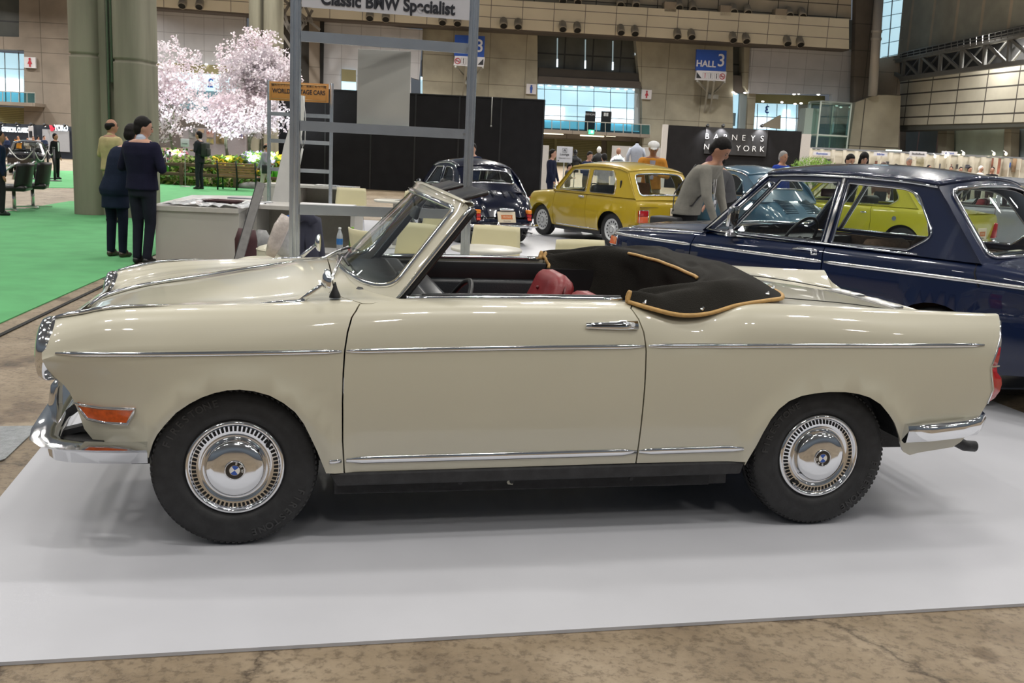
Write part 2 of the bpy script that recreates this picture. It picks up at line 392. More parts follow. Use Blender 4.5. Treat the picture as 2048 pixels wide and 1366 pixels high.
def wheel(car, x, w, R, side, width, kind, rim_r, style, rotang=0.0):
 """wheel > tyre, rim/hubcap, emblem; side +1 near (towards -y)"""
 y0 = -side * w; s = -side
 wh = bpy.data.objects.new('wheel', None); link(wh, car); wh.location = (x, y0, R + .0052); wh.empty_display_size = 0.1
 key = (R, width, rim_r, style, side)
 if key in tyre_cache:
  for o in tyre_cache[key]:
   c = o.copy(); COL.objects.link(c); c.parent = wh
   if style == 'full': c.rotation_euler = (0, rotang, 0)
  return wh
 made = []
 hw = width / 2; d = (0, s, 0)
 t = MB(); n_ = 72 if style == 'full' else 40
 pr = [(rim_r * 0.97, -hw * 0.9), (rim_r, -hw * 0.55 - 0.01), (R * 0.90, -hw), (R * 0.975, -hw * 0.86), (R, -hw * 0.62), (R, -hw * 0.3), (R * 0.975, -hw * 0.28), (R * 0.975, -hw * 0.22), (R, -hw * 0.2), (R, hw * 0.2), (R * 0.975, hw * 0.22), (R * 0.975, hw * 0.28), (R, hw * 0.3), (R, hw * 0.66), (R * 0.985, hw * 0.82),
   (R * 0.955, hw * 0.94), (R * 0.90, hw * 1.02), (R * 0.80, hw * 1.06), (R * 0.72, hw * 1.02), (R * 0.71, hw * 1.035), (rim_r * 1.03, hw * 0.86), (rim_r * 0.98, hw * 0.62), (rim_r * 0.97, -hw * 0.5)]
 t.lathe(pr, (0, 0, 0), d, n=n_)
 if style == 'full':
  for k in range(84):
   a = 2 * PI * k / 84; c_, s_ = math.cos(a), math.sin(a)
   for (r0, h0, r1, h1) in ((R * 0.998, hw * 0.50, R * 0.972, hw * 0.90), (R * 1.001, -0.004, R * 1.001, hw * 0.20)):
    A = Vector((c_ * r0, s * h0, s_ * r0)); B = Vector((math.cos(a + 0.03) * r1, s * h1, math.sin(a + 0.03) * r1))
    t.bar(A, B, 0.012, 0.007, up=(c_, 0, s_))
 made.append(t.build('tyre', rubber, wh))
 rm = MB()
 if style == 'full':
  r = rim_r
  rm.lathe([(r * 1.02, hw * 0.62), (r * 1.015, hw * 0.80), (r * 0.975, hw * 0.95), (r * 0.93, hw * 0.965), (r * 0.90, hw * 0.90), (r * 0.885, hw * 0.80), (r * 0.87, hw * 0.78), (r * 0.74, hw * 0.86), (r * 0.70, hw * 0.80), (r * 0.655, hw * 0.74), (r * 0.62, hw * 0.80), (r * 0.59, hw * 1.02), (r * 0.55, hw * 1.14), (r * 0.40, hw * 1.22), (r * 0.22, hw * 1.26), (0.0001, hw * 1.27)], (0, 0, 0), d, n=96)
  cap = rm.build('hubcap', chrome, wh); made.append(cap)
  sl = MB()
  for k in range(60):
   if k in (15,): continue
   a = 2 * PI * k / 60
   M_ = Matrix.Rotation(-a * 1.0, 4, 'Y')
   r0, r1 = (r * 0.775, r * 0.865)
   sl.add([tuple(M_ @ Vector(p)) for p in ((r0, s * (hw * 0.845 + 0.0012), -0.0042), (r1, s * (hw * 0.785 + 0.0012), -0.0048), (r1, s * (hw * 0.785 + 0.0012), 0.0048), (r0, s * (hw * 0.845 + 0.0012), 0.0042))], [(0, 1, 2, 3)])
  sl.cyl((0, s * hw * 0.72, r * 0.80), (0, s * hw * 0.98, r * 0.80), 0.009, 0.007, n=12)
  made.append(sl.build('slots', dark, wh))
  em = MB(); e0 = hw * 1.27
  em.lathe([(0.036, e0 - 0.006), (0.036, e0 + 0.002), (0.032, e0 + 0.004), (0.031, e0 + 0.0025)], (0, 0, 0), d, n=40)
  made.append(em.build('emblem_rim', chrome, wh))
  em = MB()
  def sect(r0, r1, a0, a1, mi, h, n=10):
   em.cur = mi; vs = [];
   for k in range(n + 1):
    a = a0 + (a1 - a0) * k / n
    vs += [(math.cos(a) * r0, s * h, math.sin(a) * r0), (math.cos(a) * r1, s * h, math.sin(a) * r1)]
   em.add(vs, [(2 * k, 2 * k + 1, 2 * k + 3, 2 * k + 2) for k in range(n)])
  sect(0.019, 0.0315, 0, 2 * PI, 0, e0 + 0.0028, 40); sect(0.0175, 0.019, 0, 2 * PI, 3, e0 + 0.0032, 40)
  for q in range(4): sect(0.0001, 0.0175, q * PI / 2, (q + 1) * PI / 2, 1 if q % 2 else 2, e0 + 0.003)
  made.append(em.build('emblem', None, wh, mats=[mat('enamel_black', (0.01, 0.01, 0.012), 0.15, coat=1, noise=0.02), mat('enamel_blue', (0.03, 0.10, 0.42), 0.15, coat=1, noise=0.02), mat('enamel_white', (0.75, 0.75, 0.72), 0.15, coat=1, noise=0.02), chrome]))
  if side == 1:
   for k, ch in enumerate('BMW'):
    a = PI / 2 + (1 - k) * 0.72; rr = 0.0253
    made.append(text('letter', ch, 0.0125, mat('letter_silver', (0.7, 0.7, 0.7), 0.3, 0.6, noise=0.02), frameM((math.cos(a) * rr, s * (e0 + 0.0034), math.sin(a) * rr), (math.sin(a), 0, -math.cos(a)), (math.cos(a), 0, math.sin(a))), wh, ex=0.0004, off=0.0004))
   for word, ac in (('FIRESTONE', 0.15), ('FIRESTONE', PI + 0.15)):
    for k, ch in enumerate(word):
     a = ac + 0.42 - k * 0.115; rr = R * 0.85
     made.append(text('letter', ch, 0.036, rub_lite, frameM((math.cos(a) * rr, s * hw * 1.052, math.sin(a) * rr), (math.sin(a), 0, -math.cos(a)), (math.cos(a), 0, math.sin(a))), wh, ex=0.0016, off=0.0008))
 else:
  r = rim_r
  if style == 'white':      # painted steel wheel with chrome ring, slots and small cap
   pm = mat('wheel_enamel', (0.62, 0.63, 0.63), 0.35, 0.3, noise=0.04, nscale=10)
   rm.lathe([(r * 1.02, hw * 0.6), (r * 1.0, hw * 0.85), (r * 0.93, hw * 0.9), (r * 0.88, hw * 0.7), (r * 0.80, hw * 0.62), (r * 0.62, hw * 0.66), (r * 0.5, hw * 0.55), (r * 0.42, hw * 0.62), (r * 0.36, hw * 0.8), (r * 0.2, hw * 0.95), (0.0001, hw * 0.98)], (0, 0, 0), d, n=40)
   made.append(rm.build('rim', pm, wh))
   sl = MB()
   for k in range(14):
    a = 2 * PI * k / 14; c_, s_ = math.cos(a), math.sin(a); A = Vector((c_ * r * 0.70, s * hw * 0.665, s_ * r * 0.70)); tx = Vector((-s_, 0, c_)); rx = Vector((c_, 0, s_))
    sl.add([A + tx * 0.012 + rx * 0.016, A - tx * 0.012 + rx * 0.016, A - tx * 0.010 - rx * 0.014, A + tx * 0.010 - rx * 0.014], [(0, 1, 2, 3)])
   sl.lathe([(r * 0.30, 0.0), (r * 0.24, 0.002)], (0, s * (hw * 0.88), 0), d, n=20)
   made.append(sl.build('slots', dark, wh))
  elif style == 'spoked':
   rm.lathe([(r * 1.02, hw * 0.6), (r * 1.0, hw * 0.85), (r * 0.93, hw * 0.9), (r * 0.86, hw * 0.7), (r * 0.5, hw * 0.6), (r * 0.3, hw * 0.7), (0.0001, hw * 0.75)], (0, 0, 0), d, n=32)
   made.append(rm.build('rim', chrome_r, wh))
  else:
   rm.lathe([(r * 1.02, hw * 0.6), (r * 1.0, hw * 0.85), (r * 0.93, hw * 0.9), (r * 0.86, hw * 0.7), (r * 0.7, hw * 0.6), (r * 0.6, hw * 0.85), (r * 0.3, hw * 1.0), (0.0001, hw * 1.02)], (0, 0, 0), d, n=32)
   made.append(rm.build('hubcap', chrome, wh))
 bk = MB(); bk.lathe([(rim_r * 0.98, -hw * 0.5), (0.05, -hw * 0.45), (0.0001, -hw * 0.5)], (0, 0, 0), d, n=24)
 made.append(bk.build('brake_drum', dark, wh))
 tyre_cache[key] = made
 if style == 'full':
  for o in made: o.rotation_euler = (0, rotang, 0)
 return wh
def cappatch(sec, edge, bulge, side_lo=4.0, nw=14, x_extra=0.0):
 """closing surface between the two side edges; edge [(x,z)] from top to bottom"""
 rows = []
 for x, z in edge:
  w = sec.w_at(x, z, side_lo); row = []
  for k in range(nw + 1):
   t = -1 + 2 * k / nw
   row.append((x + bulge * (1 - t * t) ** 0.8 if abs(t) < 1 else x, t * w, z))
  rows.append(row)
 return rows
# the cream cabriolet
_A = G(470, 1092); _B = G(1632, 1050); _U = (_B - _A).normalized(); _N = Vector((-_U.y, _U.x, 0))
CAR_RZ = math.atan2(_U.y, _U.x); WB = (_B - _A).length
cream = mat('cream_paint', (0.56, 0.53, 0.415), rough=0.35, coat=1.0, noise=0.012, nscale=2)
cab = thing('cabriolet', 'cream two-door cabriolet with its black hood folded down, front left of the stand', 'car', _A + _N * 0.755, CAR_RZ)
def C_(v): return lambda x: np.full_like(np.asarray(x, float), v)
zcr = spl([-.64, -.60, -.5, -.45, -.23, .05, .4, .94, 1.40, 1.5, 1.6, 1.70, 1.80, 1.93, 2.13, 2.5, 3.05], [.775, .80, .825, .838, .857, .869, .885, .897, .898, .886, .866, .862, .882, .902, .901, .890, .874])
wcr = spl([-.64, -.45, 0, 1, 2, 3.05], [.615, .655, .685, .70, .70, .69])
def zk(off): return lambda x: zcr(x) + off
cabS = Sec([
 (C_(0), spl([-.64, -.61, -.57, -.51, -.37, -.18, .02, .33, .6, 1.4, 2.0, 2.2, 2.41, 2.67, 3.0, 3.06], [.68, .72, .765, .79, .83, .862, .90, .945, .95, .93, .92, .90, .885, .86, .80, .785])),
 (C_(.26), spl([-.64, -.61, -.57, -.51, -.37, -.18, .02, .33, .6, 1.4, 2.0, 2.2, 2.41, 2.67, 3.0, 3.06], [.685, .722, .76, .785, .823, .853, .888, .93, .937, .92, .914, .895, .88, .855, .797, .782])),
 (C_(.48), spl([-.64, -.58, -.5, -.2, .05, .33, .6, 2.0, 2.2, 2.5, 2.8, 3.05], [.71, .755, .785, .838, .858, .895, .905, .90, .885, .866, .83, .788])),
 (spl([-.64, 0, 2, 3.05], [.55, .60, .61, .575]), spl([-.64, -.58, -.5, -.2, .05, .33, .6, 1.4, 2.0, 2.2, 2.5, 2.8, 3.05], [.77, .795, .812, .848, .862, .888, .895, .895, .893, .880, .864, .832, .79])),
 (wcr, zcr),
 (lambda x: wcr(x) + spl([-.64, -.3, 1, 3.05], [.075, .062, .058, .045])(x), lambda x: zcr(x) - spl([-.64, -.3, 3.05], [.04, .036, .026])(x)),
 (spl([-.64, -.45, -.2, .3, 2.5, 3.05], [.728, .755, .778, .790, .790, .770]), lambda x: zcr(x) - spl([-.64, -.3, 3.05], [.10, .10, .09])(x)),
 (spl([-.64, -.45, -.2, .3, 2.5, 3.05], [.725, .765, .792, .803, .803, .790]), spl([-.64, -.3, 3.05], [.665, .70, .71])),
 (spl([-.64, -.45, -.2, .3, 2.5, 3.05], [.66, .735, .785, .806, .806, .785]), spl([-.64, -.3, 3.05], [.585, .57, .57])),
 (spl([-.64, -.45, -.2, .3, 2.5, 3.05], [.62, .705, .765, .793, .793, .765]), spl([-.64, 3.05], [.42, .42])),
 (spl([-.64, -.45, -.2, .3, 2.5, 3.05], [.60, .675, .735, .765, .765, .735]), spl([-.64, 3.05], [.27, .27])),
])
FARCH = [(-.27, .395), (-.255, .425), (-.228, .462), (-.19, .507), (-.145, .541), (-.105, .564), (-.062, .581), (-.02, .591), (.021, .594), (.07, .588), (.122, .573), (.168, .546), (.208, .512), (.238, .468), (.26, .42), (.285, .362), (.305, .308), (.318, .274)]
RARCH = [(1.937, .27), (1.952, .31), (1.97, .355), (1.988, .412), (2.011, .466), (2.04, .508), (2.078, .540), (2.128, .561), (2.181, .571), (2.245, .577), (2.31, .576), (2.37, .568), (2.422, .553), (2.475, .524), (2.52, .481), (2.552, .445), (2.575, .408), (2.594, .375), (2.607, .344), (2.625, .315), (2.66, .298)]
def cabflare(x, z):
 r1 = np.hypot((x - .015), (z - .27)); r2 = np.hypot((x - 2.29) * .92, (z - .255))
 return .016 * np.exp(-((r1 - .325) / .045) ** 2) + .016 * np.exp(-((r2 - .325) / .045) ** 2)
SEAMF = [(.383, .272), (.374, .40), (.371, .547), (.372, .65), (.376, .728), (.385, .79), (.400, .84), (.43, .88)]
SEAMR = [(1.490, .285), (1.489, .442), (1.488, .60), (1.485, .733), (1.475, .80), (1.458, .846), (1.435, .882)]
NOSE = [(-.598, .80), (-.616, .76), (-.624, .70), (-.614, .64), (-.592, .606), (-.567, .583), (-.548, .555), (-.535, .52), (-.521, .475), (-.507, .422), (-.48, .385), (-.445, .36), (-.40, .333), (-.349, .313), (-.31, .313), (-.288, .335), (-.280, .365)]
REAR = [(3.034, .873), (3.026, .84), (3.006, .775), (2.984, .715), (2.968, .67), (2.985, .62), (3.003, .575), (2.992, .53), (2.975, .49), (2.955, .44), (2.93, .385), (2.905, .345), (2.872, .322)]
def shrink(pts, dx): return [(x + dx, z) for x, z in pts]
GAP = .0028
for side in (1, -1):
 f = cabS.f(side, cabflare)
 o = cabS.oz(shrink(NOSE, 0)) + cabS.oz(FARCH) + cabS.oz(shrink(SEAMF, -GAP)) + [(.435, 4.25), (.40, 3.8), (.375, 3.3), (.365, 3.0), (-.585, 3.0), (-.597, 3.5)]
 panel('front_fender', o, f, cream, cab, 0.035, aniso=.09, flip=side == 1, flange=.02)
 o = cabS.oz(shrink(SEAMF, GAP)) + [(.47, 4.3), (.56, 3.62), (1.44, 3.62), (1.442, 4.3)] + cabS.oz([(x - GAP, z) for x, z in SEAMR[::-1]])
 door = panel('door', o, f, cream, cab, 0.035, aniso=.09, flip=side == 1, flange=.02)
 o = cabS.oz(shrink(SEAMR, GAP)) + [(1.448, 4.3), (1.45, 3.62), (1.7, 3.5), (1.9, 3.0), (3.022, 3.0), (3.032, 3.8)] + cabS.oz(REAR, lo=4.0) + cabS.oz([(2.87, .322), (2.66, .298)]) + cabS.oz(RARCH[::-1]) + cabS.oz([(1.937, .285), (1.493, .285)])
 quarter = panel('rear_quarter', o, f, cream, cab, 0.035, aniso=.09, flip=side == 1, flange=.02)
 strip('waist_strip', cabS, [(-.578, .702), (-.2, .712), (.366, .726)], .017, side, chrome, cab, .005, cabflare)
 strip('waist_strip', cabS, [(.381, .727), (.9, .74), (1.479, .750)], .017, side, chrome, door, .005, cabflare)
 strip('waist_strip', cabS, [(1.494, .751), (2.2, .757), (2.931, .760)], .017, side, chrome, quarter, .005, cabflare)
 strip('sill_strip', cabS, [(.329, .320), (.371, .321)], .032, side, chrome, cab, .008, cabflare)
 strip('sill_strip', cabS, [(.388, .321), (.9, .326), (1.486, .333)], .032, side, chrome, door, .008, cabflare)
 strip('sill_strip', cabS, [(1.494, .334), (1.92, .341)], .030, side, chrome, quarter, .008, cabflare)
 s_ = MB(); ys = -side
 for P, nm, m_ in ((((.33, .272), (1.94, .285), (1.925, .232), (.355, .222)), 'sill', under),):
  s_.prism([(x, ys * .775, z) for x, z in P], (0, -ys * .10, 0))
  s_.build(nm, m_, cab, bevel=.008)
 s_ = MB(); s_.box(.35, 1.83, min(ys * .70, ys * .66), max(ys * .70, ys * .66), .165, .225)
 for xx in (.82, 1.02, 1.50): s_.cyl((xx, ys * .69, .20), (xx, ys * .705, .20), .010, n=10)
 s_.build('jacking_rail', under, cab, bevel=.004)
 s_ = MB(); s_.add([(1.0, ys * .7012, .197), (1.012, ys * .7012, .212), (1.027, ys * .7012, .210), (1.024, ys * .7012, .185), (1.005, ys * .7012, .188)], [(0, 1, 2, 3, 4)]); s_.build('chipped_paint', cream, cab)
 for cx, x0, x1 in ((.015, -.34, .37), (2.29, 1.90, 2.68)):
  w_ = MB(); n_ = 18; yo = ys * .74; yi = ys * .42
  arc = [(cx + .345 * (1.08 if cx > 1 else 1.0) * math.cos(a), .27 + .345 * math.sin(a)) for a in [PI * k / n_ for k in range(n_ + 1)]]
  arc = [(max(x0, min(x1, x)), max(z, .345 if x > cx else .31)) for x, z in arc[::-1]]
  w_.add([(x, yo, z) for x, z in arc] + [(x, yi, z) for x, z in arc], [(k, k + 1, len(arc) + k + 1, len(arc) + k) for k in range(len(arc) - 1)] + [tuple(range(len(arc), 2 * len(arc)))], False)
  w_.build('wheel_well', under, cab)
 L = bpy.data.objects.new('headlamp', None); link(L, cab); L.location = (-.622, ys * .612, .693); L.rotation_euler = (0, math.radians(4), 0)
 r = MB(); r.lathe([(.106, .03), (.112, .005), (.111, -.012), (.104, -.024), (.090, -.030), (.086, -.020)], (0, 0, 0), (1, 0, 0), n=48)
 rr = r.build('lamp_ring', chrome, L)
 r = MB(); r.lathe([(.088, -.018), (.075, -.028), (.05, -.036), (.025, -.040), (.0001, -.041)], (0, 0, 0), (1, 0, 0), n=40); r.build('lens', mat('lamp_lens', (0.75, 0.78, 0.8), 0.12, 0.0, coat=1, noise=0.2, nscale=90, bump=0.3), L)
 r = MB()
 for k in range(22):
  for q in range(3):
   a = PI * (0.06 + 0.88 * k / 21) + (q % 2) * 0.06
   r.ball((.008 - q * .011, math.cos(a) * (.110 - q * .003), math.sin(a) * (.110 - q * .003)), .0045, n=6)
 r.build('ring_studs', chrome, L)
 P = []; N_ = []
 for k in range(9):
  x = -.598 + k * .047; w = float(wcr(x)) - .0; P.append((x, ys * w, float(zcr(x)) + .004)); N_.append((0, 0, 1))
 MB().tube(P, [.012, .016, .016, .014, .012, .010, .008, .006, .002], n=8, flat=.5, nrm=N_).build('fender_trim', chrome, cab)
 f2 = [(-.524, .519), (-.44, .512), (-.325, .516), (-.352, .459), (-.43, .458), (-.487, .468)]
 o = [(x, cabS.vz(x, z)) for x, z in smoothpoly(f2, 1)]
 g = cabS.f(side, cabflare)
 def off(d_, g=g, ys=ys):
  def h(x, v):
   p = g(x, v); p[:, 1] += ys * d_; p[:, 0] -= d_ * .3; return p
  return h
 ind = panel('indicator', o, off(.010), amber, cab, 0.02, aniso=.09, flip=side == 1, flange=.02)
 p3, n3 = cabS.pts3([tuple(q) for q in dens(f2, .03)], side, .009, flare=cabflare)
 MB().tube(p3, .006, n=8, closed=True, nrm=n3, flat=1.0).build('indicator_frame', chrome, ind)
 hz = .821; p3, n3 = cabS.pts3([(1.25, hz), (1.31, hz + .001), (1.38, hz + .002), (1.45, hz + .003)], side, .006, flare=cabflare)
 h = MB().tube(p3, [.010, .014, .017, .018], n=10, flat=.45, nrm=n3).build('door_handle', chrome, door)
 p3, n3 = cabS.pts3([(1.27, hz), (1.31, hz + .001), (1.36, hz + .001), (1.40, hz + .002)], side, .0115, flare=cabflare)
 MB().tube(p3, [.003, .005, .006, .006], n=6, flat=.4, nrm=n3).build('handle_recess', black, h)
 p3, n3 = cabS.pts3([(1.425, hz + .003), (1.425, hz + .003)], side, .010, flare=cabflare)
 MB().cyl(p3[0], p3[0] + n3[0] * .012, .011, .009, n=16).build('lock', chrome_r, h)
 P = [(x, ys * .668, float(zcr(x)) + .006) for x in np.linspace(.60, 1.42, 12)]
 MB().tube(P, .011, n=8, flat=.8, nrm=(0, 0, 1)).build('door_top_trim', chrome, door)
 P = [(x, ys * (.652 if side == 1 else .685), float(zcr(x)) + (.012 if side == 1 else .008)) for x in np.linspace(.66, 1.42, 12)]
 MB().tube(P, .008, n=8).build('weather_strip', black, door)
 d_ = MB(); y0, y1 = sorted((ys * .655, ys * .635)); d_.rbox(.60, 1.45, y0, y1, .78, float(zcr(1)) - (.0 if side == 1 else .012), .006)
 d_.build('door_rail', black, door)
 d_ = MB(); y0, y1 = sorted((ys * .655, ys * .61)); d_.rbox(.60, 1.50, y0, y1, .30, .80, .02)
 d_.build('door_card', mat('door_card_vinyl', (0.016, 0.018, 0.021), 0.35, noise=0.15, nscale=6, bump=0.1, bscale=120), door)
 T = bpy.data.objects.new('tail_lamp', None); link(T, cab)
 def lampbody(name, pts, m_, w0, bul):
  b_ = MB(); rows = []
  for (xa, xb, z) in pts:
   w_ = cabS.w_at(min(xa, 3.02), z) - .004
   rows.append([(xa - .004, ys * w_, z), (xa + (xb - xa) * .75, ys * (w_ - .006), z), (xb, ys * (w_ - .035), z), (xb, ys * (w_ - w0 + .02), z), (xa, ys * (w_ - w0), z)])
  b_.grid(rows); b_.f.append(tuple(range(5))[::-1]); b_.sm.append(False); b_.fm.append(0)
  k = len(b_.v); b_.f.append((k - 5, k - 4, k - 3, k - 2, k - 1)); b_.sm.append(False); b_.fm.append(0)
  return b_.build(name, m_, T)
 lampbody('reverse_lens', [(3.030, 3.034, .842), (3.018, 3.032, .81), (3.006, 3.030, .775), (2.996, 3.026, .752)], mat('clear_lens', (0.62, 0.64, 0.66), 0.12, 0.5, coat=1, noise=0.1, nscale=80), .09, 0)
 lampbody('stop_lens', [(2.991, 3.027, .748), (2.981, 3.022, .70), (2.972, 3.018, .674)], redlens, .10, 0)
 lampbody('indicator_lens', [(2.972, 3.016, .668), (2.978, 3.024, .645), (2.988, 3.052, .622), (2.998, 3.060, .595), (3.002, 3.055, .565), (2.995, 3.034, .535), (2.988, 3.004, .518)], redlens, .105, 0)
 p3, n3 = cabS.pts3([(3.030, .85), (3.010, .79), (2.99, .735), (2.970, .67), (2.985, .62), (3.0, .575), (2.985, .515)], side, .002)
 MB().tube(p3, .004, n=6).build('lamp_bezel', chrome, T)
 MB().bar((2.968, ys * .792, .671), (3.022, ys * .775, .671), .006, .006).build('lens_divider', chrome_r, T)
# top skins
o = [(-.598, -3.0), (-.598, 3.0)] ; top = cabS.f(1)
o = [(-.612, 0), (-.608, 1), (-.60, 2), (-.587, 2.99), (.362, 2.99), (.352, 2.5), (.343, 1.5), (.34, .7), (.338, 0), (.34, -.7), (.343, -1.5), (.352, -2.5), (.362, -2.99), (-.587, -2.99), (-.60, -2), (-.608, -1)]
hood = panel('hood', o, top, cream, cab, 0.035, aniso=.2, flip=True, flange=.02)
o = [(.342, 0), (.346, .7), (.349, 1.5), (.358, 2.5), (.369, 3.0), (.38, 3.3), (.405, 3.8), (.44, 4.2), (.47, 4.25), (.575, 3.62), (.555, 3.3), (.53, 3.0), (.485, 2.4), (.44, 1.5), (.415, 0)]
o = [(x, v) for x, v in o] + [(x, -v) for x, v in o[::-1]][1:-1]
panel('cowl', o, top, cream, cab, 0.035, aniso=.2, flip=True, flange=.015)
o = [(2.12, 0), (2.05, 1.5), (1.95, 2.99), (2.98, 2.99), (3.0, 1.5), (3.01, 0)]; o = o + [(x, -v) for x, v in o[::-1]][1:-1]
lid = panel('engine_lid', o, top, cream, cab, 0.035, aniso=.2, flip=True, flange=.02)
for yy in (-.44, .44):        # lid seams
 P = [(x, yy, float(cabS.wz(np.array([x]), np.array([cabS.vw(x, abs(yy))]))[1][0]) + .001) for x in np.linspace(2.16, 2.96, 12)]
 MB().tube(P, .005, n=6, flat=.5, nrm=(0, 0, 1)).build('lid_seam', dark, lid)
for q in (-1, 1):
 v_ = MB()
 for k in range(11):
  x = 2.84; yy = q * (.05 + k * .022); zz = float(cabS.wz(np.array([x]), np.array([cabS.vw(x, abs(yy))]))[1][0]); v_.rbox(x - .04, x + .05, yy - .006, yy + .006, zz - .02, zz + .006, .003)
 v_.build('air_vent', chrome_r, lid)
# nose and tail faces
P = cappatch(cabS, [(x, z) for x, z in NOSE], -.035)
for i, row in enumerate(P):
 if i < 4:
  P[i] = [(x, y, min(z, float(cabS.wz(np.array([-.60]), np.array([cabS.vw(-.60, min(abs(y), .7))]))[1][0]) - .004 * i)) for x, y, z in row]
MB().grid(P).build('front_panel', cream, cab)
P = cappatch(cabS, REAR, .02)
for i, row in enumerate(P):
 P[i] = [(x, y, min(z, float(cabS.wz(np.array([3.0]), np.array([cabS.vw(3.0, min(abs(y), .68))]))[1][0]) - .003 * i)) for x, y, z in row]
MB().grid(P).build('tail_panel', cream, cab)
# hood centre chrome
P = [(x, 0, float(cabS.k[0][1](x)) + .008) for x in (-.606, -.585, -.55, -.50, -.42, -.3, -.15, .0, .12, .2)]
MB().tube(P, [.020, .018, .016, .014, .013, .012, .011, .011, .010, .004], n=8, flat=.6, nrm=(0, 0, 1)).build('hood_trim', chrome, hood)
# chrome V under the nose
v_ = MB()
for q in (-1, 1): v_.tube([(-.622, q * .03, .665), (-.607, q * .30, .62), (-.585, q * .50, .58), (-.565, q * .575, .55), (-.545, q * .60, .50)], [.022, .020, .017, .014, .006], n=8, flat=.4, nrm=(-1, 0, .2))
v_.build('nose_trim', chrome, cab)
# floor pan, tub, underside
u_ = MB(); u_.box(-.40, 2.78, -.40, .40, .20, .27); u_.box(.36, 1.90, -.70, .70, .17, .24); u_.box(2.35, 2.90, -.55, .55, .26, .50); u_.box(-.48, -.33, -.55, .55, .33, .50)
u_.build('floor_pan', under, cab)
u_ = MB(); u_.box(.40, .44, -.66, .66, .24, .82); u_.build('bulkhead', black, cab); u_ = MB(); u_.box(1.93, 1.96, -.66, .66, .24, .82); u_.box(1.45, 1.95, .60, .64, .24, .86); u_.box(1.45, 1.95, -.64, -.60, .24, .86)
u_.build('rear_lining', black, cab)
c_ = MB(); c_.box(.40, 1.95, -.64, .64, .240, .252); c_.build('carpet', mat('carpet_black', (0.02, 0.02, 0.022), 0.9, noise=0.3, nscale=60, bump=0.3), cab)
# wheels
for x, rot in ((.002, 0.0), (2.27, 0.0)):
 for side in (1, -1): wheel(cab, x, .685, .288, side, .150, 'c', .172, 'full', (0.95 if x < 1 else -2.45) * 1.0)
# windscreen
def wsf(y, s):
 a = np.abs(y); aw = np.clip(a, 0, .60)
 xb = .375 + .165 * (aw / .60) ** 2.4; xt = .705 + .095 * (aw / .60) ** 2.2
 ex = np.clip((a - .585) / .05, 0, 1.6); wrap = .030 * ex ** 1.3
 zb = .935 - .045 * (aw / .60) ** 3; zt = 1.268 - .035 * (aw / .60) ** 2
 yy = np.where(a > .60, .60 + (a - .60) * .55, a) * np.sign(y)
 yo = yy * (1 + .035 * (1 - s))
 x = xb + (xt - xb) * s + wrap * (.9 + .1 * s); z = zb + (zt - zb) * s
 z = z + np.clip(s - 1, 0, 1) * 0; return np.stack([x, yo, z], 1)
fr = [(-.645, -.075), (.645, -.075), (.638, .95), (.625, 1.0), (.59, 1.03), (0, 1.04), (-.59, 1.03), (-.625, 1.0), (-.638, .95)]
hole = roundpoly([(-.585, .02), (.585, .02), (.575, .955), (-.575, .955)], [.19, .19, .04, .04], 8)
wf = panel('windscreen_frame', fr, wsf, cream, cab, 0.05, holes=[hole], flange=.012, flip=False, aniso=.45)
P = wsf(np.array([p[0] for p in dens(hole, .03)]), np.array([p[1] for p in dens(hole, .03)]))
nr = [tuple(Vector((-.8, .0 if abs(p[1]) < .5 else np.sign(p[1]) * .5, .5)).normalized()) for p in P]
MB().tube([tuple(p) for p in P], .011, n=8, closed=True, nrm=nr, flat=.7).build('screen_trim', chrome, wf)
panel('windscreen_glass', hole, lambda y, s: wsf(y, s) + np.array([.006, 0, -.004]), glass, wf, .05, flange=0, aniso=.45)
# header: rolled cream cap with black sun visors behind
hd = MB(); P = []
for k in range(25):
 y = -.60 + 1.20 * k / 24; b = wsf(np.array([y]), np.array([1.03]))[0]; q = 1 - (abs(y) / .62) ** 6 * .9
 P.append([(b[0] - .010, b[1], b[2] - .012), (b[0], b[1], b[2] + .012 * q), (b[0] + .015, b[1], b[2] + .014 * q), (b[0] + .030, b[1], b[2] + .006 * q), (b[0] + .036, b[1], b[2] - .010), (b[0] + .012, b[1], b[2] - .016)])
hd.grid(P); hd.build('header_rail', cream, wf)
for q in (-1, 1):
 P = [wsf(np.array([q * .637]), np.array([s]))[0] for s in np.linspace(-.06, .985, 12)]
 MB().tube([tuple(p + np.array([.004, q * .003, 0])) for p in P], .0085, n=8).build('pillar_trim', chrome, wf)
 MB().tube([tuple(p + np.array([.019, -q * .006, -.006])) for p in P], .013, n=8).build('pillar_seal', black, wf)
 M_ = Matrix.Translation((.862, q * .30, 1.262)) @ Matrix.Rotation(math.radians(-16), 4, 'Y')
 vz_ = MB(); vz_.rbox(-.08, .065, -.19, .19, -.009, .009, .008, M_); vz_.build('sun_visor', mat('visor_vinyl', (0.035, 0.035, 0.037), 0.3, noise=0.15, nscale=9), wf)
m_ = MB(); m_.rbox(-.008, .010, -.095, .095, -.028, .028, .007, Matrix.Translation((.70, 0, 1.165)) @ Matrix.Rotation(.25, 4, 'Y')); m_.tube([(.70, 0, 1.19), (.69, 0, 1.23), (.735, 0, 1.25)], .006, n=8)
m_.build('rear_view_mirror', black, wf)
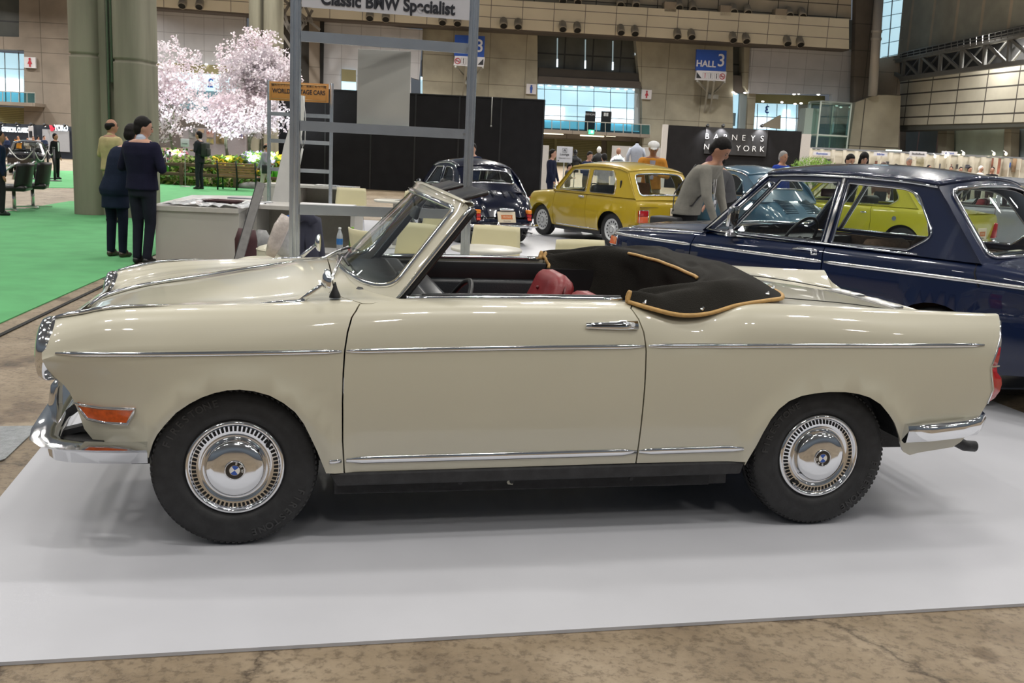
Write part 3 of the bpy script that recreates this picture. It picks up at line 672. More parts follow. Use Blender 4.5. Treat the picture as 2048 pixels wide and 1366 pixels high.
# wipers
for yb, ye in ((-.33, .10), (.20, .55)):
 w_ = MB(); b = wsf(np.array([yb]), np.array([-.03]))[0] + np.array([-.06, 0, -.012])
 a1 = wsf(np.array([(yb + ye) / 2]), np.array([.10]))[0] + np.array([-.018, 0, .012]); e1 = wsf(np.array([ye]), np.array([.06]))[0] + np.array([-.014, 0, .010]); s1 = wsf(np.array([yb + .05]), np.array([.075]))[0] + np.array([-.014, 0, .010])
 w_.cyl(tuple(b + [0, 0, -.02]), tuple(b + [0, 0, .02]), .016, .011, n=14); w_.tube([tuple(b + [0, 0, .014]), tuple((b + a1) / 2 + [0, 0, .012]), tuple(a1)], [.008, .006, .004], n=8)
 wa = w_.build('wiper', chrome_r, cab)
 MB().tube([tuple(s1), tuple(a1 + [.004, 0, -.004]), tuple(e1)], [.004, .006, .004], n=6).build('wiper_blade', black, wa)
w_ = MB()
for yy in (-.22, .22): w_.lathe([(.016, 0), (.014, .012), (.006, .02), (.0001, .022)], (.33, yy, .92), (-.3, 0, 1), n=14)
w_.build('washer_jet', chrome, cab)
# rubber-footed side lamp bell near the cowl
w_ = MB(); w_.lathe([(.021, 0), (.019, .010), (.010, .030), (.004, .050), (.002, .056)], (.345, -.655, .893), (0, 0, 1), n=18); w_.build('aerial_base', black, cab)
# door mirrors on the fenders
for side in (1, -1):
 ys = -side; m_ = MB(); x0 = .23; w0 = .665; z0 = .869
 m_.tube([(x0 - .16, ys * w0, z0 - .001), (x0 - .09, ys * w0, z0 + .006), (x0, ys * w0, z0 + .010), (x0 + .012, ys * w0, z0 + .006)], [.002, .010, .013, .008], n=10, flat=.55, nrm=(0, 0, 1))
 m_.tube([(x0 - .005, ys * w0, z0 + .008), (x0 + .035, ys * (w0 + .004), z0 + .045), (x0 + .075, ys * (w0 + .01), z0 + .078)], [.011, .009, .007], n=10, flat=.6, nrm=(0, 1, 0))
 mr = m_.build('wing_mirror', chrome, cab)
 h = MB(); h.lathe([(.0001, -.020), (.022, -.017), (.038, -.008), (.043, .002), (.040, .006)], (x0 + .088, ys * (w0 + .012), z0 + .085), (1, ys * -.15, 0), n=28)
 hh = h.build('mirror_head', chrome, mr)
 h = MB(); h.lathe([(.0001, .0045), (.038, .0045)], (x0 + .088, ys * (w0 + .012), z0 + .085), (1, ys * -.15, 0), n=28)
 h.build('mirror_glass', mat('mirror_glass', (0.7, 0.72, 0.75), 0.03, 1.0, noise=0.01), hh)
# bumpers
def bumper(name, path, prof, m_):
 b_ = MB(); rows = []
 for i, (x, y, z) in enumerate(path):
  a = Vector(path[max(i - 1, 0)]); b = Vector(path[min(i + 1, len(path) - 1)]); d = (b - a); d.z = 0; d.normalize(); n = Vector((d.y, -d.x, 0))
  rows.append([(x + n.x * u, y + n.y * u, z + h) for u, h in prof])
 b_.grid([r + [r[0]] for r in rows]); k = len(prof) + 1
 b_.f += [tuple(range(k - 1)), tuple(len(b_.v) - k + j for j in range(k - 1))[::-1]]; b_.sm += [False, False]; b_.fm += [0, 0]
 return b_.build(name, m_, cab)
prof = [(.06, .036), (.03, .042), (-.018, .044), (-.036, .038), (-.044, .012), (-.040, -.012), (-.034, -.050), (-.020, -.058), (0, -.050), (.006, 0)]
def bpath(x0, w0, z, near_x, zn, dirn, n=10):
 pts = [(near_x, -w0 - .01, zn)]
 pts += [(x0 - dirn * .10, -w0, z), (x0 - dirn * .05, -w0 + .012, z), (x0 - dirn * .02, -w0 + .04, z), (x0, -w0 + .09, z)]
 for k in range(1, n): y = -w0 + .09 + (2 * w0 - .18) * k / n; pts.append((x0 + dirn * .03 * math.sin(PI * k / n), y, z))
 q = [(x, -y, zz) for x, y, zz in pts[:5]][::-1]; return pts + q
pf = bpath(-.60, .775, .395, -.285, .372, -1)
pf = [(-.285, -.795, .368), (-.34, -.80, .369), (-.44, -.80, .371), (-.53, -.79, .373), (-.585, -.765, .374), (-.615, -.72, .377)] + [(-.625 - .03 * math.cos(PI * y / 1.3), y, .39) for y in np.linspace(-.65, .65, 11)] + [(-.615, .72, .377), (-.585, .765, .374), (-.53, .79, .373), (-.44, .80, .371), (-.34, .80, .369), (-.285, .795, .368)]
def flipn(prof): return [(-u, h) for u, h in prof]
fb = bumper('front_bumper', pf, flipn([(u, h * .75) for u, h in prof]), chrome)
pr_ = [(2.60, -.80, .408), (2.70, -.805, .413), (2.85, -.795, .422), (2.93, -.77, .428), (2.985, -.72, .432)] + [(3.01 + .03 * math.cos(PI * y / 1.3), y, .435) for y in np.linspace(-.65, .65, 11)] + [(2.985, .72, .432), (2.93, .77, .428), (2.85, .795, .422), (2.70, .805, .413), (2.60, .80, .408)]
rb = bumper('rear_bumper', pr_, [(u, h * .78) for u, h in [(0, .040), (.018, .044), (.036, .038), (.044, .012), (.040, -.012), (.034, -.050), (.020, -.058), (0, -.050), (-.006, 0)]], chrome)
for q in (-1, 1):      # front overriders: raised hoops tying bumper to the nose
 h = MB(); h.tube([(-.655, q * .34, .35), (-.675, q * .34, .41), (-.668, q * .34, .49), (-.640, q * .34, .545)], [.024, .026, .022, .008], n=12)
 h.build('overrider', chrome, fb)
 h = MB(); h.bar((-.61, q * .60, .385), (-.47, q * .60, .42), .05, .02); h.bar((-.64, q * .42, .385), (-.50, q * .44, .50), .03, .03); h.box(-.60, -.44, min(q * .52, q * .75), max(q * .52, q * .75), .375, .385); h.build('bumper_bracket', under, fb)
 h = MB(); h.bar((2.98, q * .5, .43), (2.88, q * .5, .43), .03, .012); h.build('bumper_bracket', under, rb)
h = MB(); h.tube([(2.80, -.60, .34), (2.93, -.60, .325), (3.0, -.60, .300), (3.05, -.60, .277), (3.10, -.60, .273)], .024, n=14); h.build('exhaust_pipe', under, cab)
# dashboard, steering wheel, seats
d_ = MB(); d_.rbox(.62, .80, -.60, .60, .70, .875, .03); d_.rbox(.56, .70, -.60, .60, .82, .90, .02); d_.rbox(.42, .64, -.50, .50, .84, .905, .02); d_.rbox(.50, .64, -.64, .64, .80, .885, .02); d_.build('dashboard', mat('dash_black', (0.02, 0.02, 0.022), 0.3, noise=0.2, nscale=12), cab)
d_ = MB(); d_.rbox(.615, .65, -.45, -.12, .885, .93, .015); d_.build('instrument_binnacle', black, cab)
sw = bpy.data.objects.new('steering_wheel', None); link(sw, cab); sw.location = (.80, -.33, .745); sw.rotation_euler = (0, math.radians(-62), 0)
t_ = MB(); t_.tube([(.195 * math.cos(a), .195 * math.sin(a), 0) for a in [2 * PI * k / 40 for k in range(40)]], .011, n=8, closed=True); t_.build('rim', black, sw)
t_ = MB(); t_.tube([(.19 * math.cos(a), .19 * math.sin(a), 0) for a in (-.3, 0)] and [(-.0, -.188, 0), (0, 0, -.025), (0, .188, 0)], .008, n=8); t_.cyl((0, 0, -.20), (0, 0, -.01), .02, .026); t_.tube([(.14 * math.cos(a), .14 * math.sin(a), -.012) for a in [2 * PI * k / 30 for k in range(30)]], .004, n=6, closed=True)
t_.build('horn_ring', chrome, sw)
red = mat('red_leather', (0.24, 0.022, 0.026), 0.34, noise=0.12, nscale=5, bump=0.12, bscale=160)
def seat(yc, x0, zt):
 s_ = bpy.data.objects.new('seat', None); link(s_, cab); s_.location = (x0, yc, .28)
 b_ = MB(); b_.rbox(-.30, .22, -.25, .25, .06, .24, .06, seg=4); b_.build('seat_cushion', red, s_)
 M_ = Matrix.Translation((.17, 0, .18)) @ Matrix.Rotation(math.radians(20), 4, 'Y'); H_ = zt - .28 - .18
 n = 26; P = []
 for i in range(n + 1):                     # backrest: rounded shell with pleats
  t = i / n; row = []
  for j in range(25):
   a = 2 * PI * j / 24; hw = .25 * (1 - .34 * t ** 3) * (1 if t < .9 else math.sqrt(max(0, 1 - ((t - .9) / .1) ** 2)) * .35 + .65); th = .075 * (1 - .15 * t)
   if t > .88: th *= math.sqrt(max(.02, 1 - ((t - .88) / .12) ** 2))
   cx = math.copysign(abs(math.cos(a)) ** .6, math.cos(a)) * th; cy = math.copysign(abs(math.sin(a)) ** .6, math.sin(a)) * hw
   pl = -.006 * abs(math.sin(cy * 3 * PI / .25)) if cx < 0 else 0
   row.append(tuple(M_ @ Vector((cx + pl, cy, H_ * 1.06 * t))))
  P.append(row)
 b_ = MB(); b_.grid(P); b_.f.append(tuple(len(b_.v) - 25 + j for j in range(24))); b_.sm.append(True); b_.fm.append(0); bb = b_.build('backrest', red, s_)
 b_ = MB(); b_.tube([tuple(M_ @ Vector((.0, -.17 + .34 * k / 10, H_ * (.98 - .9 * 0)))) for k in range(1)] + [tuple(M_ @ Vector((-.005, y, H_ * 1.02 * (1 - .25 * (abs(y) / .25) ** 4)))) for y in np.linspace(-.22, .22, 12)], .006, n=6)
 b_.ball(tuple(M_ @ Vector((-.07, 0, H_ * .82))), .010, n=8)
 b_.build('piping', mat('red_piping', (0.12, 0.01, 0.012), 0.35, noise=0.05), bb)
 return s_
seat(.28, 1.10, .885); seat(-.29, 1.12, .865)
b_ = MB(); b_.rbox(1.62, 1.90, -.55, .55, .35, .50, .05, seg=4); b_.rbox(1.80, 1.90, -.55, .55, .42, .56, .04, seg=4); b_.build('rear_bench', red, cab)
# folded hood under its black cover with tan piping
ts = [0, .06, .12, .2, .28, .36, .44, .5]
def key(pts):
 full = pts + [(x, -y, z) for x, y, z in pts[-2::-1]]
 return [Vector(p) for p in smooth3(full, 5)]
def smooth3(pts, k):
 P = [np.array(p, float) for p in pts]; out = []; n = len(P)
 for i in range(n - 1):
  p1, p2 = P[i], P[i + 1]; p0 = P[i - 1] if i > 0 else 2 * p1 - p2; p3 = P[i + 2] if i + 2 < n else 2 * p2 - p1
  for j in range(k):
   t = j / k; out.append(0.5 * ((2 * p1) + (-p0 + p2) * t + (2 * p0 - 5 * p1 + 4 * p2 - p3) * t * t + (-p0 + 3 * p1 - 3 * p2 + p3) * t ** 3))
 out.append(P[-1]); return out
Ok = key([(1.43, -.715, .902), (1.50, -.752, .885), (1.62, -.768, .862), (1.74, -.752, .866), (1.87, -.715, .893), (2.02, -.675, .909), (2.12, -.60, .910), (2.185, -.40, .912), (2.20, 0, .917)])
Ck = key([(1.44, -.70, .912), (1.52, -.705, .925), (1.62, -.69, .945), (1.74, -.66, .965), (1.86, -.61, .982), (1.94, -.48, .990), (1.95, -.30, .994), (1.94, -.15, .996), (1.94, 0, .997)])
Ik = key([(1.445, -.66, .912), (1.50, -.655, .922), (1.58, -.645, .934), (1.68, -.62, .945), (1.77, -.56, .955), (1.81, -.45, .962), (1.825, -.30, .966), (1.83, -.15, .968), (1.83, 0, .968)])
Bk = key([(1.46, -.63, .86), (1.52, -.62, .80), (1.60, -.61, .70), (1.70, -.57, .62), (1.82, -.45, .58), (1.86, -.33, .56), (1.87, -.22, .56), (1.87, -.1, .56), (1.87, 0, .56)])
rows = []
rnd = random.Random(3)
for i in range(len(Ok)):
 ctrl = [Ok[i], Ok[i] * .45 + Ck[i] * .55 + Vector((0, 0, .030)), Ck[i], Ck[i] * .5 + Ik[i] * .5 + Vector((0, 0, .006)), Ik[i], Ik[i] * .6 + Bk[i] * .4 + Vector((.012, 0, 0)), Bk[i]]
 r_ = smooth3(ctrl, 5); t = i / (len(Ok) - 1)
 for j in range(1, len(r_) - 1):
  k = math.sin(PI * j / (len(r_) - 1)) * (.15 if 17 < j < 23 else 1); r_[j] = r_[j] + np.array([0.010 * math.sin(t * 31 + j * .5), 0.006 * math.sin(t * 23), 0.011 * math.sin(t * 27 + j * .35) + .006 * math.sin(t * 61 + j)]) * k
 rows.append([tuple(p) for p in r_])
cloth = mat('hood_cloth', (0.020, 0.0185, 0.0155), 0.8, spec=.15, noise=0.2, nscale=7, bump=0.35, bscale=220)
hc = MB().grid(rows).build('hood_cover', cloth, cab, solid=.004)
d_ = hc.modifiers.new('sub', 'SUBSURF'); d_.levels = 1; d_.render_levels = 1
tan_ = mat('tan_piping', (0.50, 0.30, 0.10), 0.5, noise=0.15, nscale=40)
MB().tube([tuple(p + Vector((0, 0, .002))) for p in Ok], .0085, n=8).build('piping', tan_, hc)
MB().tube([tuple(Vector(r[20]) + Vector((-.004, 0, .006))) for r in rows[24:55]], .0075, n=8).build('piping', tan_, hc)
MB().tube([tuple(p) for p in rows[0]], .008, n=8).build('piping', tan_, hc)
MB().tube([tuple(p) for p in rows[-1]], .008, n=8).build('piping', tan_, hc)
for i in (4, 14, 26, 33, 40, 47, 54, 66, 76):
 p = Vector(rows[i][1]) + Vector((0, 0, .004)); o_ = Vector(rows[i][2]) - Vector(rows[i][0]); nn = Vector((o_.x, o_.y, abs(o_.z) + .02)).normalized()
 st = MB(); st.ball(tuple(p), .010, (1, 1, .6), n=8); st.ball(tuple(p + Vector((.006, .002, .006))), .006, n=6); st.build('press_stud', chrome, hc)
# floor and mats
_M = Matrix.Translation(_A) @ Matrix.Rotation(CAR_RZ, 4, 'Z')
def L2(x, y, z=0): return _M @ Vector((x, y, z))
def tilemat(name, col, line, sw, sh, lw=0.02, rough=0.6, off=0.0, noise=0.06, nscale=0.8, metal=0.0, bumpn=0.1, x0=0.0, z0=0.0, horiz=False):
 if name in MATS: return MATS[name]
 m = bpy.data.materials.new(name); m.use_nodes = True; t = m.node_tree; b = t.nodes['Principled BSDF']
 b.inputs['Roughness'].default_value = rough; b.inputs['Metallic'].default_value = metal
 tc = t.nodes.new('ShaderNodeTexCoord'); sp = t.nodes.new('ShaderNodeSeparateXYZ'); cb = t.nodes.new('ShaderNodeCombineXYZ')
 t.links.new(tc.outputs['Object'], sp.inputs[0])
 ax = t.nodes.new('ShaderNodeMath'); ax.operation = 'ADD'; ax.inputs[1].default_value = x0 + 1000 * sw; t.links.new(sp.outputs[0], ax.inputs[0]); t.links.new(ax.outputs[0], cb.inputs[0])
 az = t.nodes.new('ShaderNodeMath'); az.operation = 'ADD'; az.inputs[1].default_value = z0 + 1000 * sh; t.links.new(sp.outputs[1 if horiz else 2], az.inputs[0]); t.links.new(az.outputs[0], cb.inputs[1])
 br = t.nodes.new('ShaderNodeTexBrick'); br.offset = off; br.inputs['Scale'].default_value = 1.0
 br.inputs['Brick Width'].default_value = sw; br.inputs['Row Height'].default_value = sh; br.inputs['Mortar Size'].default_value = lw
 br.inputs['Color1'].default_value = (*col, 1); br.inputs['Color2'].default_value = (*[c * (1 - noise) for c in col], 1); br.inputs['Mortar'].default_value = (*line, 1)
 t.links.new(cb.outputs[0], br.inputs[0])
 n = t.nodes.new('ShaderNodeTexNoise'); n.inputs['Scale'].default_value = nscale; n.inputs['Detail'].default_value = 8; t.links.new(tc.outputs['Object'], n.inputs[0])
 mr = t.nodes.new('ShaderNodeMapRange'); mr.inputs[1].default_value = .3; mr.inputs[2].default_value = .7; mr.inputs[3].default_value = 1 - noise * 2; mr.inputs[4].default_value = 1 + noise * 2; t.links.new(n.outputs[0], mr.inputs[0])
 mx = t.nodes.new('ShaderNodeVectorMath'); mx.operation = 'SCALE'; t.links.new(br.outputs[0], mx.inputs[0]); t.links.new(mr.outputs[0], mx.inputs['Scale']); t.links.new(mx.outputs[0], b.inputs['Base Color'])
 MATS[name] = m; return m
def floormat():
 m = bpy.data.materials.new('floor_concrete'); m.use_nodes = True; t = m.node_tree; b = t.nodes['Principled BSDF']
 tc = t.nodes.new('ShaderNodeTexCoord')
 def nz(s, d, st=None):
  mp_ = t.nodes.new('ShaderNodeMapping'); t.links.new(tc.outputs['Object'], mp_.inputs[0])
  if st: mp_.inputs['Scale'].default_value = st
  n = t.nodes.new('ShaderNodeTexNoise'); n.inputs['Scale'].default_value = s; n.inputs['Detail'].default_value = d; n.inputs['Roughness'].default_value = .62; t.links.new(mp_.outputs[0], n.inputs[0]); return n
 def ramp(src, stops):
  r = t.nodes.new('ShaderNodeValToRGB'); t.links.new(src, r.inputs[0]); e = r.color_ramp.elements
  e[0].position, e[0].color = stops[0][0], (*stops[0][1], 1); e[1].position, e[1].color = stops[-1][0], (*stops[-1][1], 1)
  for p, c in stops[1:-1]: q = e.new(p); q.color = (*c, 1)
  return r
 a = ramp(nz(2.2, 14).outputs[0], [(.30, (.15, .108, .066)), (.45, (.21, .158, .10)), (.58, (.265, .205, .137)), (.72, (.33, .265, .185))])
 s1 = ramp(nz(1.7, 3).outputs[0], [(.60, (1, 1, 1)), (.66, (.55, .5, .45)), (1.0, (.4, .37, .34))])   # dark stains
 s2 = ramp(nz(38, 4).outputs[0], [(.36, (.62, .6, .58)), (.5, (1, 1, 1)), (.75, (1.12, 1.12, 1.12))])
 v = t.nodes.new('ShaderNodeTexVoronoi'); v.feature = 'DISTANCE_TO_EDGE'; v.inputs['Scale'].default_value = .55
 wv = t.nodes.new('ShaderNodeVectorMath'); wv.operation = 'ADD'; nn = nz(3, 6); sc = t.nodes.new('ShaderNodeVectorMath'); sc.operation = 'SCALE'; sc.inputs['Scale'].default_value = .5
 t.links.new(nn.outputs['Color'], sc.inputs[0]); t.links.new(tc.outputs['Object'], wv.inputs[0]); t.links.new(sc.outputs[0], wv.inputs[1]); t.links.new(wv.outputs[0], v.inputs[0])
 s3 = ramp(v.outputs['Distance'], [(0, (.35, .32, .3)), (.006, (.8, .8, .8)), (.014, (1, 1, 1))])
 cur = a.outputs[0]
 for s in (s1, s2, s3):
  x = t.nodes.new('ShaderNodeMix'); x.data_type = 'RGBA'; x.blend_type = 'MULTIPLY'; x.inputs[0].default_value = 1
  t.links.new(cur, x.inputs[6]); t.links.new(s.outputs[0], x.inputs[7]); cur = x.outputs[2]
 t.links.new(cur, b.inputs['Base Color']); b.inputs['Roughness'].default_value = .5
 bp = t.nodes.new('ShaderNodeBump'); bp.inputs['Strength'].default_value = .25; bp.inputs['Distance'].default_value = .01; t.links.new(s2.outputs[0], bp.inputs['Height']); t.links.new(bp.outputs[0], b.inputs['Normal'])
 return m
f = MB(); f.add([(-110, -14, -.012), (90, -14, -.012), (90, 135, -.012), (-110, 135, -.012)], [(0, 1, 2, 3)])
struct(f.build('floor', floormat()))
matw = mat('white_mat', (0.50, 0.505, 0.54), rough=0.38, noise=0.03, nscale=2.5, bump=0.03, bscale=8)
# display mats: front one under the cabriolet, a long one for the other cars
p = [L2(-.93, -.755), L2(4.6, -.755), L2(4.6, 2.3), L2(-.93, 2.3)]
f = MB(); f.prism([v - Vector((0, 0, .011)) for v in p], (0, 0, .011)); f.build('display_mat', matw)
tag(bpy.data.objects['display_mat'], 'smooth white floor sheet under the cream cabriolet', 'floor mat')
p = [G(462, 545), Vector((-2.45, 5.42, 0)), L2(4.6, 2.31), Vector((14, 8.4, 0)), Vector((16, 30.5, 0)), Vector((-.2, 30.5, 0)), Vector((-.5, 18.6, 0)), G(735, 440), G(500, 430)]
f = MB(); f.prism([Vector((v.x, v.y, -.011)) for v in p], (0, 0, .010)); o = f.build('display_mat', matw); tag(o, 'white floor sheet behind, under the navy, yellow and blue cars and cafe tables', 'floor mat')
green = mat('green_carpet', (0.088, 0.33, 0.125), rough=0.9, noise=0.10, nscale=3.0, bump=0.15, bscale=180)
p = [G(-260, 760), G(0, 645), G(165, 572), G(330, 500), G(470, 440), G(545, 408), G(560, 373), G(420, 360), G(262, 360), G(232, 402), G(138, 402), G(0, 425), G(-260, 462)]
f = MB(); f.prism([Vector((v.x, v.y, -.011)) for v in p], (0, 0, .009)); tag(f.build('green_carpet', green), 'bright green aisle carpet running from the left edge back past the pillars', 'carpet')
p = [G(58, 375), G(228, 376), G(262, 352), G(210, 343), G(58, 340)]
f = MB(); f.prism([Vector((v.x, v.y, -.011)) for v in p], (0, 0, .009)); tag(f.build('green_carpet', green), 'strip of green carpet behind the concrete pillar by the roped car', 'carpet')
# trench seam, grate and steel hatch in the concrete
f = MB(); a, b_ = G(-60, 697), G(400, 478); f.bar(a + Vector((0, 0, -.006)), b_ + Vector((0, 0, -.006)), .035, .006); struct(f.build('trim_1', dark))
grate = mat('steel_grate', (0.10, 0.10, 0.105), rough=0.5, metal=0.6, noise=0.3, nscale=30)
pp = [G(205, 557), G(236, 538), G(302, 536), G(286, 556)]
f = MB(); f.prism([v + Vector((0, 0, -.010)) for v in pp], (0, 0, .006))
g_ = f.build('floor_grate', grate); tag(g_, 'dark ribbed steel drain grate in the concrete beside the counter', 'grate')
f = MB()
for k in range(1, 9): t = k / 9; f.bar(pp[0].lerp(pp[3], t) + Vector((0, 0, -.001)), pp[1].lerp(pp[2], t) + Vector((0, 0, -.001)), .02, .006)
stuff(f.build('grate_bars', mat('grate_dark', (.05, .05, .052), .6, .5, noise=.2), g_))
chk = mat('checker_plate', (0.33, 0.35, 0.36), rough=0.35, metal=0.7, noise=0.2, nscale=25, bump=0.6, bscale=90)
pp = [G(-60, 940), G(-60, 851), G(80, 849), G(10, 915)]
f = MB(); f.prism([v + Vector((0, 0, -.011)) for v in pp], (0, 0, .006)); tag(f.build('floor_hatch', chk), 'grey chequered steel hatch plate set in the brown concrete at left edge', 'hatch')
# the hall
class Plane:
 """a vertical wall with its own frame: s along, z up, depth d towards the viewer (negative local y)"""
 def __init__(s, P, Q, name):
  s.P = Vector((P[0], P[1], 0)); e = Vector((Q[0] - P[0], Q[1] - P[1], 0)); s.e = e.normalized(); s.n = Vector((s.e.y, -s.e.x, 0)); s.rz = math.atan2(s.e.y, s.e.x)
 def sz(s, px, py, d=0.0):
  r = Vector(ray(px, py)); o = s.P + s.n * d; t = (o - Vector(_C)).dot(s.n) / r.dot(s.n); q = Vector(_C) + r * t
  return ((q - s.P).dot(s.e), q.z)
 def place(s, o): o.location = s.P; o.rotation_euler = (0, 0, s.rz); return o
 def rect(s, name, x0, y0, x1, y1, m, d=0.0, th=.3, kind='structure', mb=None):
  a = s.sz(x0, y0, d); b = s.sz(x1, y1, d)
  q = mb or MB(); q.box(a[0], b[0], -d, -d + th, b[1], a[1])
  if mb: return q
  o = q.build(name, m); s.place(o)
  if kind: o['kind'] = kind
  return o
 def poly(s, name, pts, m, d=0.0, th=.3, mb=None, cls='structure'):
  q = mb or MB(); P = [s.sz(x, y, d) for x, y in pts]; q.prism([(a, -d, z) for a, z in P], (0, th, 0))
  if mb: return q
  o = q.build(name, m); s.place(o)
  if cls: o['kind'] = cls
  return o
BW = Plane((-33.8, 93), (34, 100), 'back')
concw = tilemat('wall_concrete', (0.36, 0.335, 0.26), (0.17, 0.155, 0.12), 3.4, 2.4, .03, .8, noise=.10, nscale=.5)
concb = tilemat('wall_concrete_brown', (0.25, 0.21, 0.17), (0.12, 0.10, 0.08), 3.2, 2.6, .03, .8, noise=.08, nscale=.5)
bandm = tilemat('band_tiles', (0.76, 0.70, 0.56), (0.16, 0.14, 0.12), 2.86, 1.02, .03, .55, noise=.03, nscale=.3, z0=.35, x0=1.1)
upm = tilemat('upper_tiles', (0.48, 0.42, 0.32), (0.05, 0.045, 0.04), 2.86, 1.15, .04, .6, noise=.05)
grey = tilemat('grey_cladding', (0.44, 0.44, 0.46), (0.28, 0.28, 0.29), 1.75, 1.45, .025, .6, noise=.03, x0=.5)
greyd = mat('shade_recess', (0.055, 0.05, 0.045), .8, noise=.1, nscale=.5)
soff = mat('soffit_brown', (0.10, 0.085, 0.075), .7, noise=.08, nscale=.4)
win_dark = tilemat('dark_panes', (0.075, 0.078, 0.068), (0.02, 0.02, 0.02), 2.7, 2.6, .07, .35, noise=.08)
lobby = mat('lobby_daylight', (0.5, 0.7, 0.8), .5, emis=(0.50, 0.76, 0.88), es=0.85, noise=.05)
lobby_w = mat('lobby_window_light', (0.8, 0.9, 1.0), .5, emis=(0.80, 0.93, 1.0), es=1.7, noise=.02)
mull = mat('mullion_grey', (0.22, 0.26, 0.28), .4, .3, noise=.05)
lampm = mat('lamp_glow', (1, 1, 1), .5, emis=(1.0, 0.97, 0.88), es=9.0, noise=.01)
lampy = mat('lamp_glow_warm', (1, 1, 1), .5, emis=(1.0, 0.85, 0.45), es=7.0, noise=.01)
shut = tilemat('yellow_shutter', (0.32, 0.29, 0.12), (0.17, 0.15, 0.06), 50, .16, .03, .6, noise=.04)
steel_b = mat('painted_steel', (0.36, 0.36, 0.33), .5, .2, noise=.06, nscale=3)
# main concrete wall behind everything, built around its openings
def wallpiece(name, pts, m=None, d=0.0, th=1.2): return BW.poly(name, pts, m or concw, d, th)
wallpiece('wall_back', [(845, 30), (1075, 50), (1075, 420), (845, 420)])
wallpiece('wall_back', [(1284, 60), (1466, 75), (1466, 430), (1284, 430)])
wallpiece('wall_back', [(1697, 40), (1800, 40), (1800, 430), (1697, 430)], concb)
wallpiece('wall_back', [(-80, 70), (150, 78), (150, 300), (48, 300), (48, 100), (-80, 96)], concb)
wallpiece('wall_back', [(150, -20), (310, -20), (310, 300), (150, 300)], concb)
wallpiece('wall_back', [(38, -20), (150, -15), (150, 80), (38, 74)], concb)
wallpiece('wall_back', [(-80, -20), (38, -20), (38, 74), (-80, 70)], win_dark, -.8)
# cream band with the nozzles
BW.poly('trim_2', [(296, -40), (1698, 38), (1698, 98), (1400, 80.5), (800, 45), (490, 26), (296, 12)], bandm, 2.6, 1.4)
BW.poly('wall_back', [(296, -80), (1702, -80), (1702, 39), (296, -38)], upm, 1.6, 1.2)
BW.poly('trim_3', [(296, 12), (490, 26), (800, 45), (1400, 80.5), (1698, 98), (1698, 101), (1400, 84), (800, 49), (490, 30), (296, 16)], soff, 2.5, 2.4)
noz = mat('nozzle_grey', (0.34, 0.31, 0.26), .5, .3, noise=.1, nscale=4)
first = None
low = [(1007, 43), (1036, 45), (1125, 50), (1154, 52), (1241, 57), (1269, 59), (1354, 65), (1382, 66), (1465, 72), (1491, 74), (1573, 79), (1599, 81), (366, 3), (400, 5), (885, 37), (915, 39), (772, 30), (740, 28)]
up = [(1240, 1), (1271, 2), (1357, 7), (1385, 10), (1466, 15), (1494, 17), (1577, 22), (1603, 24), (1155, -4), (1125, -6)]
nn = [0]
for lst, dd in ((low, 2.62), (up, 2.2)):
 for (px, py) in lst:
  s_, z_ = BW.sz(px, py, dd); P = BW.P + BW.e * s_ + BW.n * dd; P.z = z_
  if first is None:
   t_ = thing('air_nozzle', 'round grey air nozzle jutting from the cream tiled band of the far wall', 'air vent', P, BW.rz, 'air nozzles on the far wall'); first = t_
   m_ = MB(); m_.lathe([(.0001, .45), (.22, .40), (.34, .2), (.36, -.3), (.36, -.62), (.30, -.64)], (0, 0, 0), (0, 1, 1.0), n=18); m_.build('nozzle_body', noz, t_)
   m_ = MB(); m_.lathe([(.31, -.60), (.0001, -.58)], (0, 0, 0), (0, 1, 1.0), n=18); m_.build('opening', dark, t_)
  else:
   t_ = copy_tree(first); t_.location = P
  if lst is up: t_['label'] = 'round grey air nozzle standing on the ledge above the cream band'; t_['group'] = 'air nozzles above the band'
for (x0, y0, x1, y1) in ((1330, 3, 1352, 24), (1442, 10, 1462, 32), (1552, 17, 1573, 39)):
 BW.rect('trim_4', x0, y0, x1, y1, mat('bracket_box', (0.33, 0.28, 0.22), .6, noise=.05), 2.6, 1.0)
# recessed window bay in the middle
BW.poly('window_1', [(1075, 66), (1286, 78), (1286, 160), (1075, 150)], win_dark, -1.2, .2)
BW.poly('trim_5', [(1271, 75), (1286, 82), (1286, 178), (1280, 172)], concw, -.1, 1.4)
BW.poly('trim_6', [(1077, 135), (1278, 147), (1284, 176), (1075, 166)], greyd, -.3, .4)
BW.poly('trim_7', [(1077, 152), (1281, 163), (1284, 177), (1074, 167)], soff, -.1, .6)
for x, y0, y1 in ((1115, 76, 134), (1171, 79, 137), (1226, 82, 140), (1272, 86, 110)):
 BW.poly('window_2', [(x - 1, y0), (x + 1.2, y0), (x + .2, y1), (x - 1.8, y1)], mat('pale_slit', (.3, .38, .4), .4, emis=(.42, .55, .6), es=.4, noise=.02), -.9, .1)
 BW.poly('window_3', [(x - 1.5, y1 - 16), (x + 1.2, y1 - 16), (x + 1, y1), (x - 2, y1)], lobby_w, -.88, .1)
